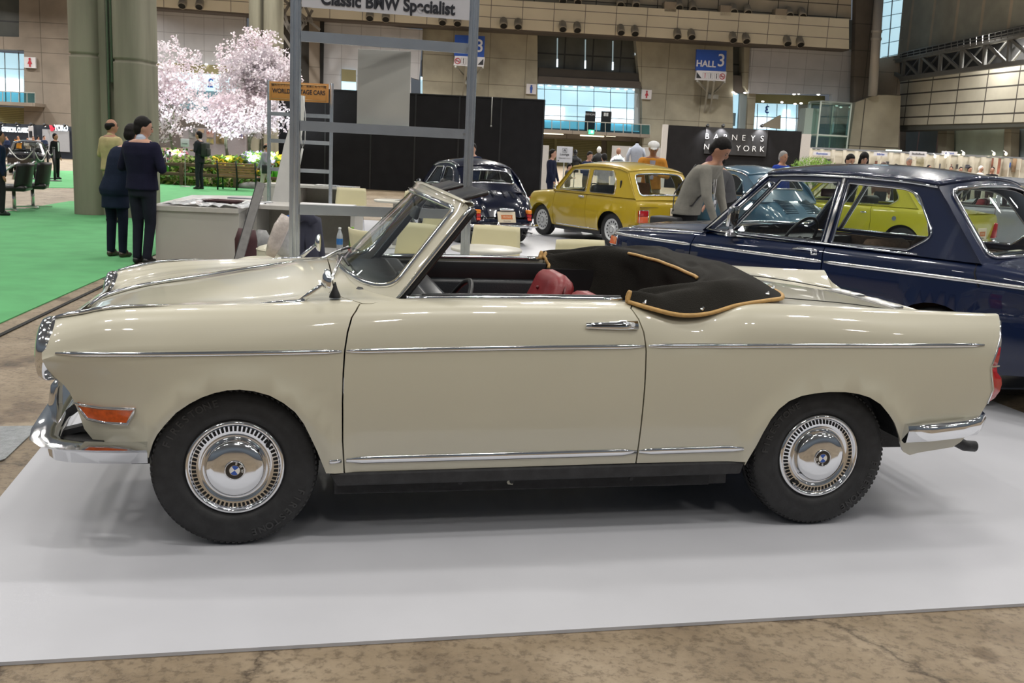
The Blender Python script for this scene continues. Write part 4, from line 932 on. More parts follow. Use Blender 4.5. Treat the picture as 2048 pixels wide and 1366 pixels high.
def rail_balcony(x0, x1, yt, yb, slope, d, n_, lab):
 t_ = thing('balcony_railing', lab, 'railing', BW.P, BW.rz)
 def Y(x, y): return y + (x - x0) * slope
 q = MB(); BW.poly('', [(x0, Y(x0, yt)), (x1, Y(x1, yt)), (x1, Y(x1, yb)), (x0, Y(x0, yb))], None, d, .05, q); q.build('glass_panel', glassmat('rail_glass', (.45, .72, .78), .2), t_)
 q = MB()
 for k in range(n_ + 1):
  x = x0 + (x1 - x0) * k / n_; BW.poly('', [(x - .6, Y(x, yt)), (x + .6, Y(x, yt)), (x + .6, Y(x, yb)), (x - .6, Y(x, yb))], None, d + .08, .08, q)
 BW.poly('', [(x0, Y(x0, yt - 1)), (x1, Y(x1, yt - 1)), (x1, Y(x1, yt + .8)), (x0, Y(x0, yt + .8))], None, d + .1, .12, q)
 q.build('rail_frame', steel_b, t_)
 q = MB(); BW.poly('', [(x0, Y(x0, yb)), (x1, Y(x1, yb)), (x1, Y(x1, yb + 7)), (x0, Y(x0, yb + 7))], None, d + .1, 3.2, q); o = q.build('trim_8', concb); BW.place(o); struct(o)
# centre lobby seen through glass
BW.poly('window_4', [(1075, 167), (1284, 177), (1284, 264), (1075, 255)], lobby, -5, .2)
for x0, x1, y0, y1 in ((1086, 1128, 213, 243), (1186, 1268, 217, 250)): BW.rect('window_5', x0, y0, x1, y1, lobby_w, -4.8, .1)
for k in range(7):
 x = 1089 + k * 35.5 * .93; BW.poly('window_6', [(x - .5, 168 + k * 1.6), (x + .5, 168 + k * 1.6), (x + .1, 256 + k), (x - .9, 256 + k)], mull, -1.4, .1)
for y in (177, 207, 229): BW.poly('window_7', [(1075, y), (1284, y + 10), (1284, y + 11.2), (1075, y + 1.2)], mull, -1.3, .1)
BW.poly('window_8', [(1270, 176), (1284, 177), (1284, 262), (1268, 262)], mat('pale_pillar', (.6, .66, .7), .5, noise=.03), -1, .3)
rnd = random.Random(5)
q = MB(); q.box(BW.sz(1075, 170)[0], BW.sz(1284, 170)[0], .9, 6, BW.sz(1082, 170, -3)[1] + .12, BW.sz(1082, 170, -3)[1] + .5); struct(BW.place(q.build('ceiling', mat('lobby_ceiling', (.55, .6, .62), .6, emis=(.5, .7, .8), es=.35, noise=.02))))
for k in range(12):
 x = 1082 + k * 17; dp_ = -1.5 - (k * 7 % 5) * .9; s_, z_ = BW.sz(x, 170 + (x - 1082) * .05, dp_); q = MB(); q.lathe([(.0001, 0), (.16, 0), (.16, .05)], (0, 0, 0), (0, 0, -1), n=10)
 o = q.build('downlight', lampm); o.location = BW.P + BW.e * s_ + BW.n * dp_ + Vector((0, 0, z_)); tag(o, 'small white downlight in the lobby ceiling behind the middle balcony', 'ceiling light', 'lobby downlights')
rail_balcony(1086, 1300, 239, 258, .05, 2.4, 12, 'glass balcony railing below the bright lobby windows in the middle of the far wall')
for (x, n_) in ((1180, 'DENON'), (1212, 'HD')):
 t_ = thing('banner_stand', 'black banner with small white lettering on the balcony' if x < 1200 else 'black banner with a white square mark, right of its twin on the balcony', 'banner', BW.P, BW.rz)
 q = MB(); BW.rect('', x - 9, 222, x + 9, 263.5, None, -.6, .05, mb=q); q.build('banner_panel', black, t_)
 s_, z_ = BW.sz(x, 229, -.55);
 if x < 1200: text('lettering', 'DENON', .26, white_m, frameM((s_, .53, z_), (1, 0, 0), (0, 0, 1)), t_, ex=.004)
 else:
  q = MB(); q.box(s_ - .22, s_ - .02, .52, .54, z_ - .16, z_ + .16); q.box(s_ + .02, s_ + .22, .52, .54, z_ - .16, z_ + .16); q.build('mark', white_m, t_)
# shutters, soffit and exit sign below the balcony
BW.rect('wall_back', 1075, 270, 1290, 345, concb, -3.4, .4)
BW.poly('door_1', [(1080, 277), (1109, 278), (1109, 345), (1080, 345)], shut, -3.2, .2); BW.poly('door_2', [(1114, 277), (1203, 281), (1203, 348), (1114, 345)], shut, -3.2, .2)
BW.poly('trim_9', [(1109, 275), (1114, 275), (1114, 350), (1109, 350)], mat('yellow_post', (.36, .33, .15), .6, noise=.05), -3.0, .3)
BW.poly('wall_back', [(1214, 278), (1272, 281), (1272, 345), (1214, 345)], mat('yellow_wall', (.27, .26, .13), .7, noise=.06, nscale=.6), -3.1, .3)
BW.poly('trim_10', [(1075, 264), (1300, 274), (1276, 284), (1075, 276)], concb, -1.0, 3)
for x0, x1, y in ((1085, 1126, 268.5), (1160, 1207, 273), (1212, 1230, 272.5)):
 q = MB(); s0, z0 = BW.sz(x0, y, 0); s1, z1 = BW.sz(x1, y + 1.3, 0); q.box(s0, s1, -.3, 0, z1, z1 + .12); o = q.build('strip_light', mat('strip_glow', (1, 1, 1), .5, emis=(1, .9, .62), es=2.2, noise=.01)); BW.place(o)
 tag(o, 'long thin strip light under the middle balcony', 'light', 'strip lights under the balcony')
def exitsign(px, py, w, h, d, lab):
 t_ = thing('exit_sign', lab, 'sign', BW.P, BW.rz); q = MB(); BW.rect('', px - w / 2, py - h / 2, px + w / 2, py + h / 2, None, d, .2, mb=q); q.build('sign_box', mat('exit_green', (.05, .6, .25), .4, emis=(.10, .85, .42), es=1.3, noise=.02), t_)
 q = MB(); BW.rect('', px - w * .1, py - h * .3, px + w * .28, py + h * .25, None, d + .02, .02, mb=q); q.build('pictogram', lampm if 0 else mat('pict_white', (1, 1, 1), .5, emis=(.8, 1, .9), es=1.2, noise=.01), t_)
exitsign(1183, 264, 10, 9, 2.9, 'small lit green exit sign hanging under the middle balcony')
# hall number signs
signblue = mat('sign_blue', (0.02, 0.075, 0.36), .4, noise=.03, nscale=2); signw = mat('sign_white', (0.62, 0.62, 0.66), .4, noise=.02); ink = mat('sign_ink', (0.02, 0.022, 0.03), .5, noise=.05); redink = mat('sign_red', (0.45, 0.03, 0.05), .5, noise=.05)
def hallsign(cx, yt, lab, mirrored=False):
 t_ = thing('hall_sign', lab, 'sign', BW.P, BW.rz); d = 3.4
 sl = .046
 def R(x0, y0, x1, y1, q, dd, th=.06): BW.poly('', [(x0, y0 + (x0 - cx) * sl), (x1, y0 + (x1 - cx) * sl), (x1 - (y1 - yt) * .045, y1 + (x1 - cx) * sl), (x0 - (y1 - yt) * .045, y1 + (x0 - cx) * sl)], None, dd, th, q)
 q = MB(); R(cx - 30, yt, cx + 30, yt + 42, q, d, .3); q.build('blue_panel', signblue, t_)
 q = MB(); R(cx - 30, yt + 42, cx + 30, yt + 61, q, d, .3); q.build('white_panel', signw, t_)
 s_, z_ = BW.sz(cx - 8, yt + 26, d + .05); text('lettering', 'HALL', .78, signw, frameM((s_ - .15, -d - .05, z_ - .10), (1, 0, 0), (0, 0, 1)), t_, ex=.01, off=.02)
 s_, z_ = BW.sz(cx + 19, yt + 22, d + .05); text('lettering', '3', 1.55, signw, frameM((s_, -d - .05, z_), (1, 0, 0), (0, 0, 1)), t_, ex=.01, off=.012)
 order = ['stair', 'woman', 'chairp', 'man', 'nosmoke'] if not mirrored else ['nosmoke', 'manblue', 'chairp', 'woman', 'stair']
 q = MB(); mb2 = MB(); mb3 = MB()
 for k, w_ in enumerate(order):
  s_, z_ = BW.sz(cx - 25 + k * 11.5, yt + 52 + (k * 11.5 - 25) * sl, d + .03); Z = z_
  if w_ == 'stair': q.add([(s_ - .25, -d - .03, Z - .25), (s_ + .25, -d - .03, Z - .25), (s_ - .25 if not mirrored else s_ + .25, -d - .03, Z + .3)], [(0, 1, 2)])
  elif w_ == 'nosmoke': mb2.tube([(s_ + .24 * math.cos(a), -d - .04, Z + .24 * math.sin(a)) for a in [2 * PI * j / 20 for j in range(20)]], .03, n=6, closed=True); mb2.bar((s_ - .17, -d - .04, Z + .17), (s_ + .17, -d - .04, Z - .17), .05); q.bar((s_ - .15, -d - .03, Z), (s_ + .15, -d - .03, Z), .05)
  else:
   tgt = mb2 if w_ == 'woman' else q
   tgt.ball((s_, -d - .03, Z + .17), .05, n=8); tgt.bar((s_, -d - .03, Z + .1), (s_, -d - .03, Z - .2), .12, .03)
   mb3.tube([(s_ - .2, -d - .03, Z - .27), (s_ + .2, -d - .03, Z - .27), (s_ + .2, -d - .03, Z + .27), (s_ - .2, -d - .03, Z + .27)], .012, n=4, closed=True)
 q.build('pictogram', ink, t_); mb2.build('pictogram', redink, t_); mb3.build('pictogram_frame', steel_b, t_)
 q = MB(); a = BW.sz(cx - 29, yt + 62, d); b = BW.sz(cx + 26, yt + 64, d); c = BW.sz(cx - 2, yt + 92, .3); e_ = BW.sz(cx - 9, yt + 124, .2)
 dn = .16
 q.bar((a[0], -d, a[1]), (c[0], -.4, c[1]), dn); q.bar((b[0], -d, b[1]), (c[0], -.4, c[1]), dn)
 for w_ in (-.28, .28): m0 = BW.sz(cx - 1, yt + 62, d); q.bar((m0[0] + w_, -d, m0[1]), (e_[0] + w_, -.2, e_[1]), dn)
 q.box(c[0] - .5, c[0] + .5, -1.2, -.3, c[1] - .3, c[1] + .1)
 q.build('bracket', steel_b, t_)
hallsign(1423.5, 100, 'blue and white hall number sign in full view, right of the lobby windows')
hallsign(940, 71, 'blue and white hall number sign half hidden behind the aluminium post', True)
def picto(px, py, w, h, colr, lab):
 t_ = thing('restroom_sign', lab, 'sign', BW.P, BW.rz); q = MB(); BW.rect('', px - w / 2, py - h / 2, px + w / 2, py + h / 2, None, .3, .25, mb=q); q.build('sign_plate', mat('plate_white', (.66, .64, .66), .4, noise=.02), t_)
 s_, z_ = BW.sz(px, py, .35); q = MB(); k = h / 20 * .9; q.ball((s_, -.34, z_ + .30 * k), .10 * k, n=8)
 if colr is redink: q.add([(s_ - .06 * k, -.34, z_ + .2 * k), (s_ + .06 * k, -.34, z_ + .2 * k), (s_ + .2 * k, -.34, z_ - .12 * k), (s_ - .2 * k, -.34, z_ - .12 * k)], [(0, 1, 2, 3)]); q.box(s_ - .07 * k, s_ + .07 * k, -.35, -.33, z_ - .36 * k, z_ - .1 * k)
 else: q.box(s_ - .13 * k, s_ + .13 * k, -.35, -.33, z_ - .08 * k, z_ + .2 * k); q.box(s_ - .09 * k, s_ + .09 * k, -.35, -.33, z_ - .38 * k, z_)
 q.build('pictogram', colr, t_)
bluei = mat('sign_blue_ink', (.02, .08, .4), .5, noise=.05)
picto(1062.5, 178, 19, 21, bluei, 'white restroom sign with a blue man, left of the lobby windows')
picto(1293.5, 189, 18, 20, redink, 'white restroom sign with a red woman, right of the lobby windows')
picto(59.5, 125, 24, 23, redink, 'white restroom sign with a red woman on the brown wall at the far left')
# right-hand cladding bay, glass lobby, stair
BW.poly('window_9', [(1466, 80), (1500, 82), (1497, 190), (1459, 185)], win_dark, -1.2, .2); BW.poly('window_10', [(1484.5, 98), (1487, 98), (1484, 148), (1482, 148)], lobby_w, -1, .1)
BW.poly('trim_11', [(1488, 90), (1506, 98), (1499, 190), (1489, 172)], concw, .3, 1.5); BW.poly('trim_12', [(1466, 150), (1488, 152), (1494, 187), (1459, 184)], soff, -.4, .5)
BW.poly('wall_back', [(1503, 96), (1713, 99), (1700, 300), (1665, 300), (1665, 188), (1499, 187)], grey, .8, .8)
BW.poly('window_11', [(1455, 184), (1497, 187), (1492, 262), (1450, 262)], lobby, -2, .2); BW.poly('window_12', [(1455, 225), (1472, 226), (1470, 252), (1453, 252)], mat('lobby_door', (.30, .36, .36), .5, noise=.05), -1.8, .2)
BW.poly('trim_13', [(1480, 186), (1498, 187), (1494, 262), (1476, 262)], mat('lobby_pillar', (.42, .50, .54), .6, noise=.04), -1, .4); BW.poly('trim_14', [(1497, 187), (1512, 188), (1507, 262), (1493, 262)], concw, .2, .4)
BW.poly('trim_15', [(1511, 188), (1650, 192), (1650, 210), (1511, 206)], mat('lobby_soffit', (.24, .22, .10), .7, noise=.1, nscale=.5), -1.4, .3)
BW.poly('window_13', [(1509, 204), (1600, 209), (1596, 262), (1507, 262)], lobby, -3, .2)
BW.poly('trim_16', [(1597, 207), (1626, 209), (1620, 262), (1594, 262)], mat('lobby_pale_wall', (.50, .53, .53), .6, noise=.04), -2.5, .3)
for x0, y0, x1, y1 in ((1512, 232, 1540, 258), (1562, 235, 1590, 258), (1568, 219, 1580, 232), (1588, 242, 1596, 258)): BW.rect('window_14', x0, y0, x1, y1, lobby_w, -2.8, .1)
for k in range(5): x = 1515 + k * 19.5; BW.poly('window_15', [(x, 208), (x + 1, 208), (x - .5, 262), (x - 1.5, 262)], mull, -2.4, .1)
BW.poly('window_16', [(1508, 232), (1598, 236), (1598, 237.5), (1508, 233.5)], mull, -2.3, .1)
for k, (x, y) in enumerate(((1541, 187.6), (1579, 189.6), (1588, 188.6), (1627, 190.4), (1517, 204), (1555, 205.6), (1581, 209), (1593, 207.6), (1464, 189), (1459, 186), (1482, 187))):
 s_, z_ = BW.sz(x, y, -1); q = MB(); q.ball((0, 0, 0), .15, (1, 1, .5), n=8); o = q.build('downlight', lampm); o.location = BW.P + BW.e * s_ - BW.n * (-.2) + Vector((0, 0, z_)); tag(o, 'small downlight in the soffit of the glass lobby under the right grey cladding', 'ceiling light', 'downlights of the right lobby')
s_, z_ = BW.sz(1534, 220, -2.2); o = text('lobby_numeral', '3', 1.0, bluei, frameM((s_, 2.2, z_), (-1, 0, 0), (0, 0, 1)), None, ex=.01, off=.02); BW.place(o); tag(o, 'blue numeral seen mirrored on the glass of the right lobby', 'sign')
BW.poly('trim_17', [(1520, 253), (1562, 230), (1561, 258)], mat('stair_side', (.30, .27, .21), .7, noise=.05), 1.5, .4)
# glass lift tower
t_ = thing('glass_lift', 'pale green glass lift tower before the right grey cladding', 'lift', BW.P, BW.rz)
a0, zt = BW.sz(1622, 204, 3.5); a1, _ = BW.sz(1693, 206, 3.5); am, _ = BW.sz(1641, 204, 5.5); zb = .0
q = MB(); fr_ = MB()
ft = [(a0, -3.5), (am, -5.6), (a1, -4.6), (a1 - .6, -2.0), (a0 + .4, -2.0)]
for k in range(5):
 p0, p1 = ft[k], ft[(k + 1) % 5]; q.add([(*p0, zb), (*p1, zb), (*p1, zt), (*p0, zt)], [(0, 1, 2, 3)])
 fr_.bar((*p0, zb), (*p0, zt), .12)
 for z_ in (zt, zt - 3.0, zt - 6.0, zt - 1.5 if k == 4 else zt): fr_.bar((*p0, z_), (*p1, z_), .14)
q.build('glass_panels', glassmat('lift_glass', (.62, .80, .76), .25), t_); fr_.build('steel_frame', mat('lift_frame', (.45, .52, .48), .5, .2, noise=.05), t_)
q = MB(); q.box(am - .8, am + .6, -4.2, -2.8, zt - 3.0, zt - .6); q.build('lift_car', mat('lift_car', (.30, .36, .33), .5, noise=.1), t_)
# left bays
BW.poly('wall_back', [(306, 22), (492, 33), (495, 190), (306, 186)], grey, .6, .6)
BW.poly('trim_18', [(306, 124), (470, 132), (470, 152), (306, 144)], mat('left_soffit', (.20, .18, .09), .7, noise=.1, nscale=.5), .9, .2)
BW.poly('window_17', [(306, 142), (470, 150), (470, 185), (306, 177)], lobby, .9, .1); BW.poly('window_18', [(330, 177), (470, 184), (470, 222), (330, 216)], mat('lobby_dim', (.10, .17, .2), .4, emis=(.12, .2, .24), es=.5, noise=.05), .9, .1)
for x, y in ((413, 129), (345, 127), (440, 131), (330, 145), (392, 150), (425, 152), (452, 153)):
 s_, z_ = BW.sz(x, y, 1); q = MB(); q.ball((0, 0, 0), .15, (1, 1, .5), n=8); o = q.build('downlight', lampm); o.location = BW.P + BW.e * s_ + BW.n * 1.1 + Vector((0, 0, z_)); tag(o, 'small downlight glowing between the blossom trees on the far wall', 'ceiling light', 'downlights behind the blossom')
s_, z_ = BW.sz(421, 167, 1.1); o = text('lobby_numeral', '2', 1.1, bluei, frameM((s_, -1.1, z_), (-1, 0, 0), (0, 0, 1)), None, ex=.01, off=.02); BW.place(o); tag(o, 'blue numeral seen mirrored on glass between the blossom trees', 'sign')
BW.poly('wall_back', [(306, 222), (640, 230), (640, 420), (306, 420)], mat('low_brown', (.085, .07, .062), .7, noise=.1), .8, .4)
BW.poly('wall_back', [(643, 36), (846, 60), (838, 160), (822, 155), (822, 260), (643, 250)], grey, .7, .7)
BW.poly('window_19', [(846, 60), (884, 62), (884, 160), (843, 155)], win_dark, -1, .2); BW.poly('trim_19', [(843, 120), (884, 122), (884, 155), (843, 152)], soff, -.5, .3)
BW.poly('window_20', [(841, 153), (883, 156), (881, 195), (841, 190)], lobby, -1, .1); BW.poly('window_21', [(842, 154), (882, 157), (882, 162), (842, 159)], lobby_w, -.9, .1)
BW.poly('window_22', [(683, 138), (712, 140), (712, 182), (683, 180)], lobby, .8, .1); BW.poly('trim_20', [(683, 138), (712, 140), (712, 164), (683, 162)], mat('left_soffit', (0, 0, 0)), .9, .1)
BW.poly('trim_21', [(618, 20), (645, 22), (643, 170), (618, 170)], concb, 1.2, 1.0); BW.poly('trim_22', [(640, 22), (648, 24), (646, 170), (640, 170)], dark, 1.3, .4)
BW.poly('wall_back', [(550, -20), (620, -20), (620, 240), (550, 240)], mat('lattice_backing', (.05, .047, .042), .8, noise=.1, nscale=.5), .3, .3)
# far left window, balcony, shutter
BW.poly('window_23', [(-80, 100), (48, 108), (48, 208), (-80, 200)], lobby, -3, .2); BW.rect('window_24', -80, 152, 46, 185, lobby_w, -2.8, .1)
for x in (8, 36): BW.poly('window_25', [(x, 104), (x + 1.5, 104), (x + 4, 205), (x + 2.5, 205)], mull, -1, .1)
BW.poly('window_26', [(-80, 133), (48, 138), (48, 139.5), (-80, 134.5)], mull, -1, .1)
rail_balcony(-60, 70, 180, 200, .045, 2.4, 8, 'teal glass balcony railing at the far left of the back wall')
BW.poly('wall_back', [(-80, 210), (60, 216), (60, 300), (-80, 300)], shut, -.5, .4)
# dark lattice of roof struts behind the left post
t_ = thing('roof_strut', 'steel roof strut lattice beside the far concrete column, top centre left', 'roof strut', BW.P, BW.rz)
q = MB()
def bp(px, py, d): a, z = BW.sz(px, py, d); return (a, -d, z)
for (p0, p1) in (((556, -10), (640, 60)), ((553, 20), (600, 95)), ((560, 0), (590, 90)), ((575, -10), (612, 50)), ((600, -10), (625, 45)), ((553, 50), (585, 100)), ((590, -10), (560, 40)), ((615, -5), (575, 60)), ((625, 20), (590, 80))):
 q.bar(bp(*p0, 4.5), bp(*p1, 4.5), .22)
q.build('struts', mat('strut_grey', (.16, .145, .125), .6, noise=.1), t_)
# concrete columns
colm = mat('column_concrete', (0.255, 0.243, 0.185), .8, spec=.2, noise=.30, nscale=2.2, bump=.15, bscale=6, stretch=(1, 1, .12), detail=10)
def column(cx0, cx1, yb, depth, zj, rnd_=.22, h=16, nm='pillar', off=0, lab=''):
 a = G(cx0, yb); b = G(cx1, yb + (cx1 - cx0) * .05); w_ = (b - a); L = w_.length; e = w_.normalized(); n = Vector((-e.y, e.x, 0));
 def ring(g):
  P = roundpoly([(-g, -g), (L + g, -g), (L + g, depth + g), (-g, depth + g)], rnd_, 5); return P
 q = MB(); zs = [(-.001, 0), (zj - .2, 0), (zj - .05, 0), (zj - .03, 0), (zj - .015, -.025), (zj + .015, -.025), (zj + .03, 0), (zj + .05, 0), (zj + .2, 0), (h, 0)]
 rows = []
 for z, g in zs: rows.append([tuple(a + e * u + n * v + Vector((0, 0, z))) for u, v in ring(g)]); rows[-1].append(rows[-1][0])
 q.grid(rows); o = q.build(nm, colm);
 return tag(o, lab, 'pillar')
Y1 = 17.1
column(140, 198, 428, 1.0, 2.62, .34, lab='tall concrete pillar, the left one of the close pair on the green carpet')
p_ = G(190, 431)
q = MB(); q.box(p_.x, p_.x + .36, p_.y + .25, p_.y + .9, -.012, 16); o = q.build('pillar_web', colm); tag(o, 'recessed concrete web joining the twin pillars', 'pillar')
column(226, 285, 434, 1.0, 2.55, .30, lab='tall concrete pillar, the right one of the close pair, behind the standing men')
q = MB(); q.tube([(p_.x + .22, p_.y + .18, 0), (p_.x + .22, p_.y + .18, 16)], .03, n=10); q.tube([(p_.x + .29, p_.y + .18, 2.2), (p_.x + .29, p_.y + .18, 16)], .035, n=10)
o = q.build('drain_pipes', mat('pipe_grey', (.22, .22, .21), .4, .4, noise=.05)); tag(o, 'pair of thin grey pipes running up between the twin concrete pillars', 'pipe')
a = AT(493, 250, 42); b = AT(553, 252, 42)
def farcol(x0, x1, Y, d, lab, m_=colm, h=22, r=.3, zj=5.2):
 a = AT(x0, 300, Y); b = AT(x1, 300, Y)
 q = MB(); rows = []
 for z, g in [(-.012, 0), (zj - .2, 0), (zj - .05, 0), (zj - .03, 0), (zj - .01, -.04), (zj + .01, -.04), (zj + .03, 0), (zj + .05, 0), (zj + .2, 0), (h, 0)]:
  P = roundpoly([(a.x - g, Y - g), (b.x + g, Y - g), (b.x + g, Y + d + g), (a.x - g, Y + d + g)], r, 4); rows.append([(x, y, z) for x, y in P]); rows[-1].append(rows[-1][0])
 q.grid(rows); return tag(q.build('pillar', m_), lab, 'pillar')
farcol(496, 518, 44, 1.2, 'pale concrete pillar rising out of the big blossom tree, left shaft')
farcol(524, 556, 44, 1.2, 'pale concrete pillar rising out of the big blossom tree, right shaft with pipes')
# right pier, pipes and slit window
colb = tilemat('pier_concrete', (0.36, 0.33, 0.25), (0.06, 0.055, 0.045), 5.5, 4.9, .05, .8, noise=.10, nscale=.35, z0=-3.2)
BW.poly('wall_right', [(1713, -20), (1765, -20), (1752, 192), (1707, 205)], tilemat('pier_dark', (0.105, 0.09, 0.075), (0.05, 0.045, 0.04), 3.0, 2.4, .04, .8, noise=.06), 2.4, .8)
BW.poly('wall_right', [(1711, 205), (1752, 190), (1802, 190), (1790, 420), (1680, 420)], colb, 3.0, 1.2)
BW.poly('window_27', [(1764, -20), (1808, -20), (1795, 110), (1757, 117)], lobby, 1.8, .2)
for k in range(5): y = -2 + k * 27; BW.poly('window_28', [(1764, y + 8), (1806, y), (1806, y + 1.3), (1764, y + 9.3)], mull, 2.0, .1)
BW.poly('window_29', [(1786, -20), (1787.5, -20), (1777, 117), (1775.5, 117)], mull, 2.0, .1)
q = MB(); q.tube([bp(1759, -20, 3.6), bp(1745, 192, 3.6)], .42, n=16)
for y in (63, 78): q.lathe([(.47, -.12), (.50, 0), (.47, .12)], bp(1759 - (y + 20) * .066, y, 3.6), (0, 0, 1), n=16)
o = q.build('downpipe', mat('pipe_pale', (.40, .38, .35), .45, .2, noise=.05)); BW.place(o); tag(o, 'thick pale grey pipe up the right concrete pier beside the slit window', 'pipe')
# right wall
RW = Plane((38.0, 100), (41.5, 80.6), 'right')
tile_r = tilemat('right_tiles', (0.66, 0.63, 0.52), (0.07, 0.065, 0.055), 4.1, 1.12, .07, .6, noise=.03, z0=.5, x0=.4)
panel_r = tilemat('right_panels', (0.36, 0.34, 0.27), (0.48, 0.39, 0.28), 3.9, 40, .22, .7, noise=.05, x0=1.0)
RW.poly('wall_right', [(1800, -30), (2090, -30), (2090, 40), (1800, 108)], panel_r, -1.5, .4)
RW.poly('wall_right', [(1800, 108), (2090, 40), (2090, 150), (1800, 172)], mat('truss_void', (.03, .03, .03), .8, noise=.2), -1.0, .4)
RW.poly('wall_right', [(1786, 165), (2090, 122), (2090, 243), (1775, 251)], tile_r, .6, 1.0)
RW.poly('trim_23', [(1775, 250), (2090, 241), (2090, 252), (1778, 262)], mat('right_soffit', (.13, .14, .13), .7, noise=.08), .4, 2.0)
RW.poly('wall_right', [(1775, 258), (2090, 248), (2090, 420), (1775, 420)], concb, -3.4, .4)
teal = tilemat('blind_panels', (0.22, 0.27, 0.29), (0.5, 0.33, 0.33), 3.4, 50, .12, .5, noise=.04)
RW.poly('window_30', [(1812, 262), (1876, 259), (1873, 400), (1808, 400)], teal, -3.0, .2)
RW.poly('window_31', [(1899, 256), (2008, 252), (2003, 400), (1896, 400)], mat('pale_blind', (.5, .6, .52), .5, noise=.12, nscale=.6), -3.0, .2)
RW.poly('window_32', [(2031, 251), (2090, 249), (2090, 400), (2024, 400)], teal, -3.0, .2)
RW.poly('trim_24', [(1876, 258), (1894, 257), (1890, 400), (1873, 400)], concw, -2.0, .8); RW.poly('trim_25', [(2009, 252), (2023, 251), (2018, 400), (2004, 400)], concw, -2.0, .8)
for x, y in ((1914, 251.5), (1944, 250.5)):
 s_, z_ = RW.sz(x, y, -.2); q = MB(); q.ball((0, 0, 0), .34, (1, 1, .35), n=10); o = q.build('downlight', lampy); o.location = RW.P + RW.e * s_ + RW.n * (-.2) + Vector((0, 0, z_)); tag(o, 'oval yellow downlight under the tiled band of the right wall', 'ceiling light', 'downlights of the right wall')
# truss and catwalk rail
t_ = thing('truss', 'long grey steel truss with diagonals along the right wall', 'truss', RW.P, RW.rz); q = MB()
def rp(px, py, d): a, z = RW.sz(px, py, d); return (a, -d, z)
T0 = lambda x: 121 - (x - 1800) * .205; T1 = lambda x: 158 - (x - 1800) * .135
q.bar(rp(1780, T0(1780), 2), rp(2090, T0(2090), 2), .38); q.bar(rp(1802, T1(1802), 2), rp(2090, T1(2090), 2), .38); q.bar(rp(1752, 120, 2), rp(1805, T1(1805), 2), .30)
xs_ = [1808, 1842, 1882, 1925, 1971, 2020, 2072]
for i, x in enumerate(xs_):
 q.bar(rp(x, T0(x), 2), rp(x - 3, T1(x - 3), 2), .26)
 if i: q.bar(rp(xs_[i - 1], T0(xs_[i - 1]), 2), rp(x - 3, T1(x), 2), .22); q.bar(rp(xs_[i - 1], T1(xs_[i - 1]), 0), rp(x, T0(x), 0), .14)
q.build('truss_members', mat('truss_grey', (.17, .17, .165), .5, .3, noise=.06), t_)
t_ = thing('catwalk_railing', 'thin steel catwalk railing above the truss on the right wall', 'railing', RW.P, RW.rz); q = MB()
for k in (0, 5, 10): q.bar(rp(1786, T0(1786) - 4 - k, 2.4), rp(2090, T0(2090) - 4 - k * 1.5, 2.4), .06)
for i in range(24): x = 1790 + i * 12.5; q.bar(rp(x, T0(x) - 1, 2.4), rp(x, T0(x) - 15 - i * .2, 2.4), .05)
q.build('rails', mat('truss_grey', (0, 0, 0)), t_)
